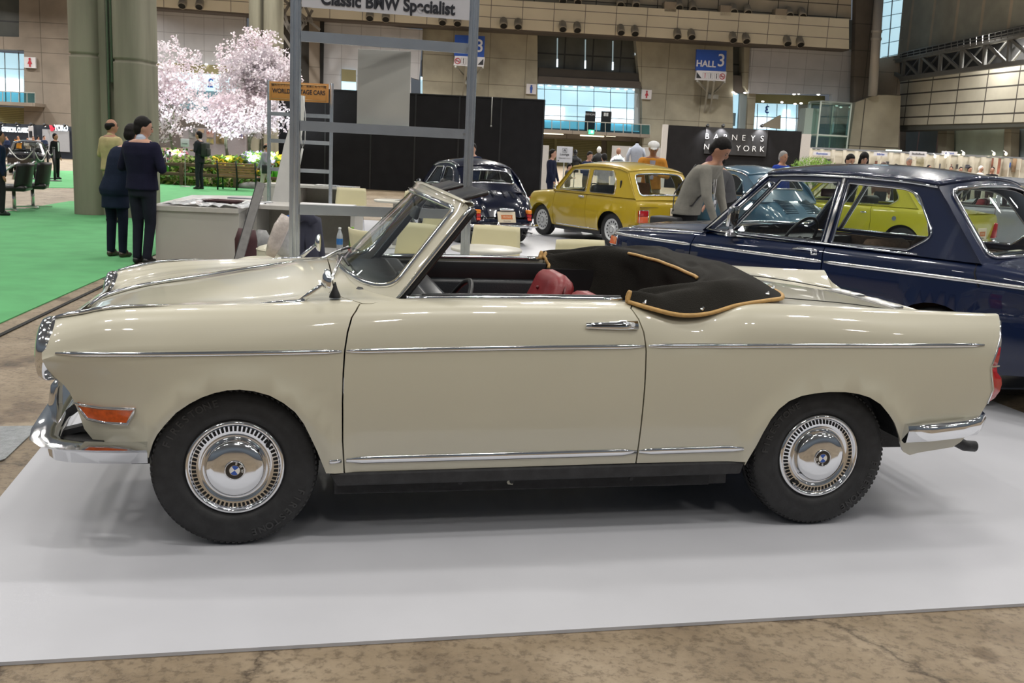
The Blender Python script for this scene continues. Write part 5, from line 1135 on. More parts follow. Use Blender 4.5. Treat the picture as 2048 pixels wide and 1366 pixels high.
# ceiling far above keeps the hall closed to the eye in reflections is left to the sky dome
# other cars
def K(*a): return spl([p[0] for p in a], [p[1] for p in a])
def make_car(c):
 car = thing(c['name'], c['label'], 'car', c['loc'], c['rz'], c.get('group'))
 P = c['paint']; L = c['L']; Wd = K(*c['w']); zc = K(*c['zc']); zs = K(*c['zs']); lo = 3.0; st = c.get('step', .07)
 sh = c.get('sh', .07); zw = c.get('zw', .62)
 s = Sec([(C_(0), zc), (lambda x: Wd(x) * .5, lambda x: zc(x) * .78 + zs(x) * .22), (lambda x: Wd(x) - sh - .10, lambda x: zs(x) + .012), (lambda x: Wd(x) - sh, zs), (lambda x: Wd(x) - .018, lambda x: zs(x) - .055),
    (Wd, lambda x: zs(x) * 0 + zw), (lambda x: Wd(x) - .002, lambda x: zs(x) * 0 + .48), (lambda x: Wd(x) - .025, lambda x: zs(x) * 0 + .32), (lambda x: Wd(x) - .07, lambda x: zs(x) * 0 + .19)])
 car['_'] = 1; del car['_']
 R = c['R']; AR = R + c.get('archgap', .045); xf, xr = c['axles']; zb = c.get('sill', .23)
 def arch(cx, k0, k1, n=14):
  out = []
  for k in range(n + 1):
   a = PI - PI * k / n; x = cx + AR * math.cos(a) * 1.02; z = R + AR * math.sin(a) * c.get('archk', .96)
   out.append((x, max(z, zb)))
  return [(cx - AR * 1.02, zb)] + out + [(cx + AR * 1.02, zb)]
 def fl(x, z):
  r1 = np.hypot(x - xf, z - R); r2 = np.hypot(x - xr, z - R); q = c.get('flare', .014)
  return q * np.exp(-((r1 - AR) / .04) ** 2) + q * np.exp(-((r2 - AR) / .04) ** 2)
 nose = c['nose']; tail = c['tail']; d0, d1 = c['doors'][0], c['doors'][-1]; G_ = .004
 parts = {}
 for side in (1, -1):
  f = s.f(side, fl)
  A = s.oz([p for p in nose], lo=lo) + s.oz([(nose[-1][0], nose[-1][1]), (xf - AR * 1.02, zb)], lo=lo) + s.oz(arch(xf, 0, 0), lo=lo) + s.oz([(xf + AR * 1.02, zb)] + [(x - G_, z) for x, z in d0], lo=lo) + [(d0[-1][0] - G_, 2.6), (nose[0][0] + .02, 2.6)]
  parts['ff', side] = panel('front_fender', A, f, P, car, st, aniso=.1, flip=side == 1)
  for i in range(len(c['doors']) - 1):
   a_, b_ = c['doors'][i], c['doors'][i + 1]
   A = s.oz([(x + G_, z) for x, z in a_], lo=lo) + [(a_[-1][0] + G_, 2.7), (b_[-1][0] - G_, 2.7)] + s.oz([(x - G_, z) for x, z in b_[::-1]], lo=lo)
   parts['door', side, i] = panel('door', A, f, P, car, st, aniso=.1, flip=side == 1)
  A = s.oz([(x + G_, z) for x, z in d1], lo=lo) + [(d1[-1][0] + G_, 2.6), (tail[0][0] - .02, 2.6)] + s.oz(tail, lo=lo) + s.oz([tail[-1], (xr + AR * 1.02, zb)], lo=lo) + s.oz(arch(xr, 0, 0)[::-1], lo=lo) + s.oz([(xr - AR * 1.02, zb), (d1[0][0] + G_, d1[0][1])], lo=lo)
  parts['rq', side] = panel('rear_quarter', A, f, P, car, st, aniso=.1, flip=side == 1)
  for x in (xf, xr): wheel(car, x, float(Wd(x)) - .03 - .075, R, side, .145, 'c', R * c.get('rim', .62), c.get('wheel', 'plain'))
  yy = -side
  if c.get('roughsill', True):
   q = MB(); q.bar((xf + AR, yy * (float(Wd(xf)) - .10), zb - .02), (xr - AR, yy * (float(Wd(xr)) - .10), zb - .02), .06, .10); q.build('sill', under, car)
 top = s.f(1)
 ed = c.get('edge', 2.62)
 def topo(x0, x1): return [(x0, 0), (x0 + .0, 1.3), (x0 + .02, ed), (x1, ed), (x1, 0), (x1, -ed), (x0 + .02, -ed), (x0, -1.3)]
 gh = c['gh']; xA, xC = gh['side'][0][0], gh['side'][-1][0]
 parts['hood'] = panel('hood', topo(nose[0][0], xA + .10), top, P, car, st, aniso=.2, flip=True)
 parts['trunk'] = panel('trunk_lid', [(xC - .12, 0), (xC - .12, ed), (tail[0][0] - .02, ed), (tail[0][0], 1.3), (tail[0][0], 0), (tail[0][0], -1.3), (tail[0][0] - .02, -ed), (xC - .12, -ed)], top, P, car, st, aniso=.2, flip=True)
 def capz(rows, xq):
  for i, row in enumerate(rows):
   rows[i] = [(x, y, min(z, float(s.wz(np.array([xq]), np.array([min(s.vw(xq, min(abs(y), float(Wd(xq)) - .02)), 3.)]))[1][0]) - .004 * i)) for x, y, z in row]
  return rows
 def E(pts): return [tuple(p) for p in sum([dens([pts[i], pts[i + 1]], .05)[:max(1, int(math.ceil(np.linalg.norm(np.array(pts[i + 1]) - np.array(pts[i])) / .05)))] for i in range(len(pts) - 1)], [])] + [pts[-1]]
 MB().grid(capz(cappatch(s, E(nose), -c.get('bn', .06), lo), nose[0][0] + .01)).build('front_panel', P, car)
 MB().grid(capz(cappatch(s, E(tail), c.get('bt', .05), lo), tail[0][0] - .01)).build('rear_panel', P, car)
 q = MB(); w0 = float(Wd(L / 2)) - .2; q.box(xf + AR, xr - AR, -w0, w0, .16, .24); q.box(xf - .4, xf + .4, -.3, .3, .18, .5); q.box(xr - .4, xr + .4, -.3, .3, .18, .55); q.build('floor_pan', under, car)
 zbelt, wt = gh['zb'], gh['tan']
 def W_(x, z): return np.asarray(Wd(x)) - gh.get('inset', .07) - (z - zbelt) * wt
 for side in (1, -1):
  fs = lambda x, z, side=side: np.stack([x, -side * W_(x, z), z], 1)
  def fglass(x, z, side=side): r = fs(x, z, side); r[:, 1] += side * .012; return r
  sp_ = panel('side_frame', gh['side'], fs, P, car, .12, holes=gh['wins'], flange=.022, flip=side == 1)
  for wn in gh['wins']:
   panel('side_glass', wn, fglass, c.get('glass', glass), sp_, .2, flange=0)
   pts = [tuple(p) for p in dens(wn, .06)]
   MB().tube([(x, -side * (float(W_(x, z)) + .004), z) for x, z in pts], gh.get('trim', .009), n=6, closed=True).build('window_trim', gh.get('trimmat', chrome), sp_)
 A0, A1 = gh['side'][0], gh['A1']; C1, C0 = gh['C1'], gh['side'][-1]
 def screen(P0, P1, bb, bt_, sg, name, gname, margin):
  def f_(t, q):
   u = 1 - np.abs(t) ** 2.2
   w = float(W_(P0[0], P0[1])) * (1 - q) + float(W_(P1[0], P1[1])) * q
   x = P0[0] * (1 - q) + P1[0] * q + sg * (bb * (1 - q) + bt_ * q) * u; z = P0[1] * (1 - q) + P1[1] * q + gh.get('crown', .04) * q * (1 - t * t) + .02 * (1 - q) * (1 - t * t)
   return np.stack([x, -t * w, z], 1)
  m0, m1, mt = margin; hl = roundpoly([(-m0, m1), (m0, m1), (m0 * .99, mt), (-m0 * .99, mt)], gh.get('rr', .12), 5)
  o = panel(name, [(-1, -.06), (1, -.06), (1, 1), (-1, 1)], f_, P, car, .16, holes=[hl], flange=.02, flip=sg > 0, aniso=.7)
  panel(gname, hl, lambda t, q: f_(t, q) + np.array([-sg * .008, 0, -.003]), c.get('glass', glass), o, .16, flange=0, aniso=.7)
  pts = np.array(dens(hl, .08)); p3 = f_(pts[:, 0], pts[:, 1]); MB().tube([tuple(p + np.array([sg * .005, 0, .004])) for p in p3], gh.get('strim', .014), n=7, closed=True).build('screen_trim', gh.get('trimmat', chrome), o)
  return o
 parts['ws'] = screen(A0, A1, gh['bb'], gh['bt'], -1, 'windscreen_frame', 'windscreen_glass', gh.get('wm', (.93, .06, .93)))
 parts['rw'] = screen(C0, C1, gh['rb'], gh['rt'], 1, 'rear_window_frame', 'rear_glass', gh.get('rm', (.88, .14, .90)))
 rail = gh['rail']; rz_ = K(*rail); rows = []
 for i in range(21):
  q = i / 20; x0 = A1[0] + (C1[0] - A1[0]) * q; row = []
  for k in range(21):
   t = -1 + k / 10; u = 1 - abs(t) ** 2.2; z0 = float(rz_(x0)); w = float(W_(x0, z0)) + .004
   row.append((x0 - (1 - q) ** 3 * gh['bt'] * u + q ** 3 * gh['rt'] * u, t * w, z0 + (1 - t * t) * gh.get('crown', .04) * (1 + gh.get('dome', .6) * math.sin(PI * q))))
  rows.append(row)
 parts['roof'] = MB().grid(rows).build('roof', P, car, solid=.02)
 for side in (1, -1):
  MB().tube([(x, -side * (float(W_(x, float(rz_(x)))) + .010), float(rz_(x)) - .004) for x in np.linspace(A1[0], C1[0], 14)], gh.get('drip', .011), n=6).build('drip_rail', gh.get('dripmat', chrome), car)
 up = c.get('trim_mat', mat('seat_black', (.02, .02, .02), .5, noise=.2, nscale=9)); w1 = float(Wd(L / 2)) - .12
 q = MB(); q.box(A0[0] + .02, A0[0] + .40, -w1, w1, zbelt - .16, zbelt - .03); q.build('dashboard', black, car)
 q = MB(); q.box(C0[0] - gh.get('shelf', .5), C0[0] - .0, -w1, w1, zbelt - .10, zbelt - .04); q.build('parcel_shelf', c.get('shelfmat', up), car)
 q = MB(); q.box(A0[0], A0[0] + .03, -w1, w1, .25, zbelt); q.box(C0[0] - .5, C0[0] - .46, -w1, w1, .25, zbelt - .04)
 for sd in (1, -1): q.box(A0[0], C0[0] - .46, sd * w1 - .015, sd * w1 + .015, .25, zbelt - .02)
 q.build('cabin_lining', up, car)
 xs = c.get('seatx', A0[0] + .95)
 for yy in (-.33, .33):
  q = MB(); k = c.get('ss', 1.0); q.rbox(xs - .35, xs + .10, yy - .24 * k, yy + .24 * k, .35, .52, .05); M_ = Matrix.Translation((xs + .10, yy, .45)) @ Matrix.Rotation(.25, 4, 'Y'); q.rbox(-.06, .07, -.24 * k, .24 * k, 0, c.get('sh_', .50), .05, M_)
  q.build('front_seat', up, car)
 q = MB(); x2 = C0[0] - .62; q.rbox(x2 - .4, x2 + .1, -.55, .55, .35, .50, .05); q.rbox(x2 + .02, x2 + .14, -.58, .58, .45, zbelt - .02, .04); q.build('rear_seat', up, car)
 sw = bpy.data.objects.new('steering_wheel', None); link(sw, car); sw.location = (A0[0] + .58, -.33, zbelt - .02); sw.rotation_euler = (0, math.radians(-62), 0)
 q = MB(); q.tube([(.185 * math.cos(a), .185 * math.sin(a), 0) for a in [2 * PI * k / 32 for k in range(32)]], .011, n=6, closed=True); q.tube([(0, -.18, 0), (0, 0, -.03), (0, .18, 0)], .012, n=6); q.cyl((0, 0, -.18), (0, 0, 0), .02, .03); q.build('rim', black, sw)
 c['S'] = s; c['fl'] = fl; c['obj'] = car; c['parts'] = parts; c['W_'] = W_
 return car, s, parts
def local_frame(px, rz): return px
def plate(car, M, w=.33, h=.165, txt='', col=(.72, .62, .45), frame=True):
 o = bpy.data.objects.new('number_plate', None); link(o, car); o.matrix_local = M
 q = MB(); q.rbox(-w / 2, w / 2, -h / 2, h / 2, -.006, .006, .005); q.build('plate', mat('plate_cream', col, .45, noise=.03), o)
 if frame:
  q = MB()
  x, y = w * .33, h * .20
  q.add([(-x, -y, .008), (x, -y, .008), (x * .94, 0, .008), (x, y, .008), (-x, y, .008), (-x * .94, 0, .008)], [(0, 1, 2, 3, 4, 5)]); q.build('plate_badge', mat('badge_orange', (.55, .17, .05), .5, noise=.05), o)
  text('lettering', 'VINTAGE', h * .19, mat('badge_cream', (.8, .6, .4), .5, noise=.02), Matrix.Translation((0, 0, .009)), o, ex=.0005)
  text('lettering', 'World Vintage', h * .12, ink, Matrix.Translation((0, -h * .36, .007)), o, ex=.0005)
 return o
def MX(loc, x, y): return frameM(loc, x, y)
def bar_bumper(car, name, x, w, z, sg, m=chrome, h=.05, wrap=.25, bul=.05, dep=.035):
 pts = [(x - sg * wrap, -w, z)] + [(x - sg * .05, -w + .0, z), (x - sg * .01, -w + .05, z)] + [(x + sg * bul * math.cos(PI * .5 * y / w), y, z) for y in np.linspace(-w + .12, w - .12, 9)] + [(x - sg * .01, w - .05, z), (x - sg * .05, w, z), (x - sg * wrap, w, z)]
 q = MB(); q.tube(pts, h, n=12, flat=1, nrm=[(0, 0, 1)] * len(pts));
 for i, v in enumerate(q.v): pass
 o = q.build(name, m, car); return o
# navy two-door saloon
navy = mat('navy_paint', (0.004, 0.011, 0.042), rough=.25, spec=.2, coat=1.0, noise=.05, nscale=2)
NAV = dict(name='saloon', label='dark navy two-door saloon with bright waist strip, close behind the cabriolet', loc=(0, 0, 0), rz=math.radians(-50.3), paint=navy, L=3.95, R=.295,
 w=[(-.05, .66), (.02, .70), (.15, .74), (.5, .79), (1.2, .80), (3.0, .80), (3.6, .78), (3.9, .74)],
 zc=[(-.05, .80), (.0, .84), (.3, .90), (1.0, .945), (1.6, .95), (2.8, .95), (3.15, .95), (3.7, .90), (3.9, .87)],
 zs=[(-.05, .79), (.0, .81), (.3, .84), (1.0, .875), (2.0, .895), (3.0, .90), (3.7, .86), (3.9, .84)], sh=.07, zw=.70,
 axles=(.60, 2.99), archgap=.035, archk=1.0, nose=[(-.045, .80), (-.03, .70), (-.01, .5), (.02, .35), (.06, .25)], tail=[(3.90, .85), (3.91, .70), (3.88, .5), (3.82, .30)],
 doors=[[(.97, .23), (.96, .55), (.965, .78), (.99, .87)], [(2.155, .23), (2.15, .55), (2.145, .78), (2.13, .885)]], rim=.66, step=.06, trim_mat=mat('brown_cloth', (.10, .055, .03), .8, noise=.25, nscale=30), seatx=2.12, shelfmat=mat('tan_shelf', (.30, .17, .08), .7, noise=.1), sh_=.52,
 gh=dict(zb=.90, tan=.36, inset=.065, side=[(1.04, .89), (1.47, 1.345), (1.75, 1.365), (2.15, 1.37), (2.55, 1.36), (2.80, 1.34), (3.22, .89)], A1=(1.47, 1.345), C1=(2.80, 1.34), rail=[(1.47, 1.345), (1.75, 1.365), (2.15, 1.37), (2.55, 1.36), (2.80, 1.34)],
  wins=[[(1.30, .915), (1.36, .915), (2.085, .915), (2.075, 1.325), (1.60, 1.315)], roundpoly([(2.165, .915), (2.72, .925), (2.865, 1.03), (2.69, 1.27), (2.60, 1.31), (2.155, 1.325)], [.01, .01, .06, .03, .12, .01], 4), [(1.14, .915), (1.275, .915), (1.555, 1.285), (1.50, 1.30)]],
  bb=.16, bt=.10, rb=.14, rt=.07, crown=.05, dome=.5, rr=.10, rm=(.90, .07, .93), strim=.013, shelf=.6))
_d = Vector((math.cos(NAV['rz']), math.sin(NAV['rz']), 0)); _y = Vector((-_d.y, _d.x, 0))
NAV['loc'] = Vector((.73, 8.5, 0)) + _y * .80
nc, nS, nP = make_car(NAV)
# waist strip, hood edge, window chrome, handle, mirror, signal
for side in (1, -1):
 ds = nP['door', side, 0]
 strip('waist_strip', nS, [(-.04, .78), (.4, .782), (.955, .781)], .026, side, chrome_r, nP['ff', side], .007, NAV['fl'], 3.0)
 strip('waist_strip', nS, [(.975, .781), (1.6, .783), (2.14, .785)], .026, side, chrome_r, ds, .007, NAV['fl'], 3.0)
 strip('waist_strip', nS, [(2.16, .785), (2.8, .788), (3.2, .79), (3.88, .785)], .026, side, chrome_r, nP['rq', side], .007, NAV['fl'], 3.0)
 p3, n3 = nS.pts3([(1.90, .845), (1.96, .852), (2.05, .852), (2.10, .848)], side, .016, 3.0); h = MB().tube(p3, [.008, .011, .011, .009], n=8, flat=.6, nrm=n3)
 h.tube([p3[2], p3[2] - n3[2] * .01 + Vector((0, 0, -.03)), p3[3] + Vector((0, 0, -.02))], .009, n=8); h.build('door_handle', chrome, ds)
 yy = -side
 MB().tube([(x, yy * (float(NAV['W_'](x, .905)) + .012), .905) for x in np.linspace(1.06, 2.80, 10)], .010, n=6).build('belt_trim', chrome, nc)
 MB().tube([(1.06, yy * (float(NAV['W_'](1.06, .9)) + .005), .90), (1.475, yy * (float(NAV['W_'](1.47, 1.34)) + .01), 1.345)], .013, n=8).build('pillar_trim', chrome, nc)
 MB().tube([(2.125, yy * (float(NAV['W_'](2.1, .9)) + .008), .91), (2.115, yy * (float(NAV['W_'](2.1, 1.35)) + .008), 1.35)], .016, n=8).build('pillar_trim', chrome_r, nc)
 q = MB(); w_ = .80
 sg_ = bpy.data.objects.new('indicator', None); link(sg_, nc)
 pp = nS.pts3([(-.03, .752), (.10, .752), (.10, .69), (-.02, .69)], side, .006, 3.0)[0]
 q.prism(pp, (0, yy * .012, 0)); q.build('lens', amber, sg_); MB().tube(pp, .006, n=6, closed=True).build('bezel', chrome, sg_)
ys = -.80
m_ = MB(); m_.lathe([(.055, 0), (.045, .012), (.018, .03), (.012, .07)], (1.36, -.80, .895), (0, -.2, 1), n=14); mm = m_.build('wing_mirror', chrome, nc)
m_ = MB(); m_.rbox(-.015, .015, -.055, .055, -.075, .075, .012, Matrix.Translation((1.375, -.825, 1.03)) @ Matrix.Rotation(.1, 4, 'Y')); m_.build('mirror_head', chrome, mm)
q = MB(); q.rbox(-.01, .01, -.10, .10, -.03, .03, .01, Matrix.Translation((1.62, 0, 1.23))); q.build('rear_view_mirror', mat('mirror_back', (.10, .01, .015), .3, noise=.05), nc)
q = MB()
for yy in (-.52, .52): q.lathe([(.085, .0), (.09, -.02), (.08, -.03), (.0001, -.045)], (-.05, yy, .66), (1, 0, 0), n=20)
q.build('headlamp', chrome, nc)
q = MB(); q.rbox(-.085, -.07, -.45, .45, .58, .74, .01); q.build('grille', black, nc)
bar_bumper(nc, 'front_bumper', -.12, .78, .45, -1); bar_bumper(nc, 'rear_bumper', 3.97, .78, .45, 1)
q = MB(); q.box(1.62, 1.95, -.33, .33, 1.30, 1.315);
# hood and trunk shut lines
for nm, pts, par in (('shut_line', [(3.19, -.70), (3.17, -.4), (3.165, 0), (3.17, .4), (3.19, .70)], 'trunk'),):
 P3 = [(x, y, float(nS.wz(np.array([x]), np.array([min(2.9, nS.vw(x, abs(y)))]))[1][0]) + .0015) for x, y in pts]; MB().tube(P3, .005, n=6).build(nm, dark, nP[par])
p3, n3 = nS.pts3([(3.19, .89), (3.20, .84), (3.22, .80), (3.245, .76)], 1, .002, 3.0); MB().tube(p3, .0045, n=6).build('shut_line', dark, nP['rq', 1])
strip('hood_edge', nS, [(-.04, .793), (.3, .825), (.96, .862)], .008, 1, chrome_r, nP['ff', 1], .004, None, 3.0)
# navy bubble car with split chrome
fnav = mat('midnight_paint', (0.003, 0.005, 0.018), rough=.22, spec=.2, coat=1.0, noise=.05, nscale=2)
def place_rear(Xr, Yr, ang, L): a = math.radians(ang); return (Xr - math.cos(a) * L, Yr - math.sin(a) * L, 0), a
l_, a_ = place_rear(-.20, 15.0, -62, 2.70)
FIA = dict(name='bubble_car', label='small rounded midnight-blue city car seen from its rear, in front of black partition', loc=l_, rz=a_, paint=fnav, L=2.70, R=.245,
 w=[(0, .42), (.1, .50), (.4, .57), (1.0, .60), (2.0, .605), (2.5, .56), (2.70, .47)], zc=[(0, .55), (.1, .68), (.35, .78), (.75, .86), (1.2, .88), (2.0, .90), (2.35, .80), (2.6, .60), (2.70, .42)],
 zs=[(0, .50), (.1, .60), (.35, .68), (.75, .76), (1.2, .80), (2.0, .81), (2.35, .72), (2.6, .54), (2.70, .38)], sh=.08, zw=.36 + .10,
 axles=(.48, 2.18), archgap=.03, sill=.20, nose=[(.02, .54), (.0, .42), (.05, .25)], tail=[(2.69, .40), (2.70, .34), (2.66, .24)],
 doors=[[(.78, .20), (.76, .5), (.80, .76)], [(1.50, .20), (1.50, .5), (1.48, .80)]], rim=.6, step=.07, seatx=1.35,
 gh=dict(zb=.82, tan=.30, inset=.06, side=[(.72, .79), (1.02, 1.12), (1.2, 1.17), (1.5, 1.19), (1.75, 1.17), (1.93, 1.12), (2.14, .98), (2.24, .79)], A1=(1.02, 1.12), C1=(1.93, 1.12), rail=[(1.02, 1.12), (1.2, 1.17), (1.5, 1.19), (1.75, 1.17), (1.93, 1.12)],
  wins=[roundpoly([(.88, .83), (1.44, .83), (1.43, 1.12), (1.14, 1.11)], .03, 4), roundpoly([(1.51, .83), (1.98, .84), (1.86, 1.05), (1.70, 1.12), (1.50, 1.12)], [.02, .05, .08, .05, .02], 4)], bb=.16, bt=.10, rb=.10, rt=.08, crown=.04, dome=.5, rm=(.80, .30, .82), rr=.16, trim=.008, strim=.013))
fc, fS, fP = make_car(FIA)
# rounded engine cover with louvres, lamps, plate
ec = MB(); q = MB()
def fz(x, y): return float(fS.wz(np.array([x]), np.array([min(2.9, fS.vw(x, abs(y)))]))[1][0])
for yy in np.linspace(-.27, .27, 19): q.tube([(2.20, yy, fz(2.20, yy) + .006), (2.26, yy, fz(2.26, yy) + .006)], .006, n=5)
stuff(q.build('air_louvres', chrome_r, fP['trunk']))
q = MB()
for gx, ww in ((-.24, .07), (-.10, .05), (.10, .05), (.24, .07)):
 for k in range(7): x = 2.36 + k * .022; q.tube([(x, gx - ww / 2, fz(x, gx) + .005), (x, gx + ww / 2, fz(x, gx) + .005)], .0045, n=5)
stuff(q.build('engine_louvres', mat('louvre_dark', (.02, .022, .03), .2, .5, noise=.1), fP['trunk']))
for sd in (1, -1):
 T = bpy.data.objects.new('tail_lamp', None); link(T, fc); x = 2.655; y = -sd * .43
 for nm, z0, z1, m_ in (('indicator_lens', .475, .535, orange), ('stop_lens', .42, .472, redlens), ('reflector', .375, .417, mat('red_bright_lens', (.75, .05, .02), .2, coat=1, noise=.05))):
  q = MB(); q.rbox(x - .06, x + .045, y - .035, y + .035, z0, z1, .012); q.build(nm, m_, T)
plate(fc, MX((2.725, .02, .43), (0, 1, 0), (-.30, 0, 1)), .30, .17)
q = MB(); q.rbox(2.66, 2.74, -.10, .14, .525, .56, .015); q.build('plate_lamp', chrome, fc)
text('badge_script', 'Nuova', .07, chrome, MX((2.70, -.26, .40), (0, 1, .06), (-.3, 0, 1)), fc, ex=.003)
b_ = bar_bumper(fc, 'rear_bumper', 2.76, .55, .30, 1, chrome, .026, .22, .05)
for y in (-.16, .38): q = MB(); q.tube([(2.82, y, .25), (2.83, y, .30), (2.815, y, .36)], [.022, .028, .020], n=8); q.build('overrider', chrome, b_)
q = MB(); q.cyl((2.62, .38, .17), (2.80, .38, .17), .028); q.cyl((2.62, .46, .17), (2.80, .46, .17), .028); q.build('exhaust_pipes', chrome_r, fc)
q = MB(); q.lathe([(.0001, -.012), (.035, -.008), (.04, 0), (.035, .005)], (.90, -.66, .86), (1, 0, 0), n=16); q.tube([(.90, -.66, .82), (.92, -.58, .78)], .006); q.build('wing_mirror', chrome, fc)
q = MB()
for yy in (-.38, .38): q.lathe([(.075, 0), (.07, -.03), (.0001, -.05)], (.03, yy, .50), (1, 0, 0), n=18)
q.build('headlamp', chrome, fc)
for sd in (1, -1):
 MB().tube([(x, -sd * (float(FIA['W_'](x, z)) + .012), z) for x, z in ((2.12, 1.0), (2.22, .85), (2.32, .70), (2.42, .55))], .010, n=6).build('body_trim', chrome, fc)
# mustard hatchback
must = mat('mustard_paint', (0.47, 0.33, 0.014), rough=.28, coat=1.0, noise=.03, nscale=2)
a_ = math.radians(-56)
YEL = dict(name='hatchback', label='mustard yellow small two-door hatchback angled away, beyond the cafe tables', loc=(.66, 18.0, 0), rz=a_, paint=must, L=2.92, R=.265,
 w=[(0, .56), (.06, .62), (.4, .67), (1.0, .685), (2.3, .69), (2.75, .66), (2.92, .63)], zc=[(0, .66), (.06, .72), (.3, .79), (.8, .83), (1.4, .84), (2.5, .84), (2.86, .83), (2.95, .80)],
 zs=[(0, .62), (.06, .69), (.3, .75), (.8, .79), (1.4, .80), (2.5, .79), (2.86, .78), (2.95, .76)], sh=.05, zw=.60,
 axles=(.50, 2.40), archgap=.045, flare=.025, nose=[(.01, .66), (.0, .55), (.03, .35), (.08, .24)], tail=[(2.86, .79), (2.93, .70), (2.93, .45), (2.88, .25)],
 doors=[[(.86, .22), (.85, .5), (.88, .76)], [(1.76, .22), (1.76, .45), (1.745, .79)]], rim=.66, wheel='white', step=.07, seatx=1.55,
 gh=dict(zb=.80, tan=.24, inset=.035, side=[(.83, .78), (1.20, 1.19), (1.5, 1.23), (2.0, 1.24), (2.4, 1.22), (2.60, 1.18), (2.885, .78)], A1=(1.20, 1.19), C1=(2.62, 1.17), rail=[(1.20, 1.19), (1.5, 1.23), (2.0, 1.24), (2.4, 1.22), (2.62, 1.17)],
  wins=[roundpoly([(.98, .82), (1.70, .82), (1.68, 1.17), (1.27, 1.16)], .03, 3), roundpoly([(1.80, .82), (2.43, .82), (2.40, 1.02), (2.30, 1.17), (1.78, 1.17)], .04, 3)], bb=.14, bt=.08, rb=.05, rt=.03, crown=.04, dome=.6, rm=(.86, .10, .88), rr=.14, trim=.008, strim=.013, drip=.012, dripmat=must, shelf=.4))
yc, yS, yP = make_car(YEL)
tr = yP['trunk']
for sd in (1, -1):
 T = bpy.data.objects.new('tail_lamp', None); link(T, yc); y = -sd * .50
 q = MB(); q.rbox(2.90, 2.985, y - .085, y + .085, .52, .61, .01); q.build('stop_lens', redlens, T)
 q = MB(); q.rbox(2.90, 2.985, y - .085, y + .085, .42, .518, .01); q.build('indicator_lens', mat('salmon_lens', (.70, .13, .05), .2, coat=.6, noise=.1, nscale=50), T)
 q = MB(); q.tube([(2.982, y - .09, .415), (2.982, y + .09, .415), (2.982, y + .09, .615), (2.982, y - .09, .615)], .006, n=5, closed=True); q.build('lamp_bezel', chrome, T)
 h = MB(); p3, n3 = yS.pts3([(1.56, .735), (1.70, .735)], sd, .012, 3.0); h.tube(p3, [.016, .018], n=8, flat=.5, nrm=n3); h.build('door_handle', chrome_r, yP['door', sd, 0])
 strip('sill_strip', yS, [(.88, .245), (2.05, .245)], .022, sd, chrome_r, yc, .006, None, 3.0)
 p3, n3 = yS.pts3([(2.0, .66), (2.85, .66)], sd, .001, 3.0)
 q = MB(); q.rbox(2.50, 2.53, -sd * float(YEL['W_'](2.5, .98)) - .012, -sd * float(YEL['W_'](2.5, .98)) + .012, .90, 1.04, .008); q.build('pillar_vent', black, yc)
 q = MB(); p3, n3 = yS.pts3([(.06, .62), (.14, .62)], sd, .008, 3.0); q.tube(p3, .015, n=8, flat=.5, nrm=n3); q.build('side_marker', redlens, yc)
plate(yc, MX((2.992, .16, .57), (0, 1, 0), (-.02, 0, 1)), .28, .17)
q = MB(); q.box(2.945, 2.975, -.56, .60, .655, .662); q.build('lid_seam', mat('seam_dark', (.1, .06, .01), .6, noise=.1), yc)
q = MB(); q.rbox(2.95, 3.0, .06, .20, .665, .685, .006); q.build('lid_handle', chrome, yc)
text('badge_script', 'Autobianchi', .035, chrome_r, MX((2.985, .50, .69), (0, 1, 0), (-.02, 0, 1)), yc, ex=.002)
b_ = bar_bumper(yc, 'rear_bumper', 2.99, .64, .36, 1, chrome, .030, .16, .03); q = MB(); q.tube([(3.03 + .028 * math.cos(PI * .5 * y / .64), y, .348) for y in np.linspace(-.6, .6, 9)], .012, n=6); q.build('rubber_strip', black, b_)
q = MB(); q.lathe([(.0001, -.012), (.035, -.008), (.04, 0), (.035, .005)], (.96, -.74, .86), (1, 0, 0), n=16); q.tube([(.96, -.74, .83), (.98, -.66, .79)], .006); q.build('wing_mirror', chrome, yc)
q = MB(); q.rbox(2.0, 2.28, -.30, .2, .80, 1.0, .02); q.build('cardboard_box', mat('carton', (.40, .18, .07), .7, noise=.1), None) ; ob = bpy.data.objects['cardboard_box']; ob.matrix_world = Matrix.Translation(yc.location) @ Matrix.Rotation(a_, 4, 'Z'); tag(ob, 'brown carton inside the rear of the mustard hatchback', 'box')
q = MB(); q.box(-.16, .16, -.12, .12, 0, .22); o = q.build('plinth', mat('plinth_grey', (.45, .45, .47), .5, noise=.03)); o.location = G(1145, 463); tag(o, 'small pale grey block on the white floor under the mustard hatchback', 'block')
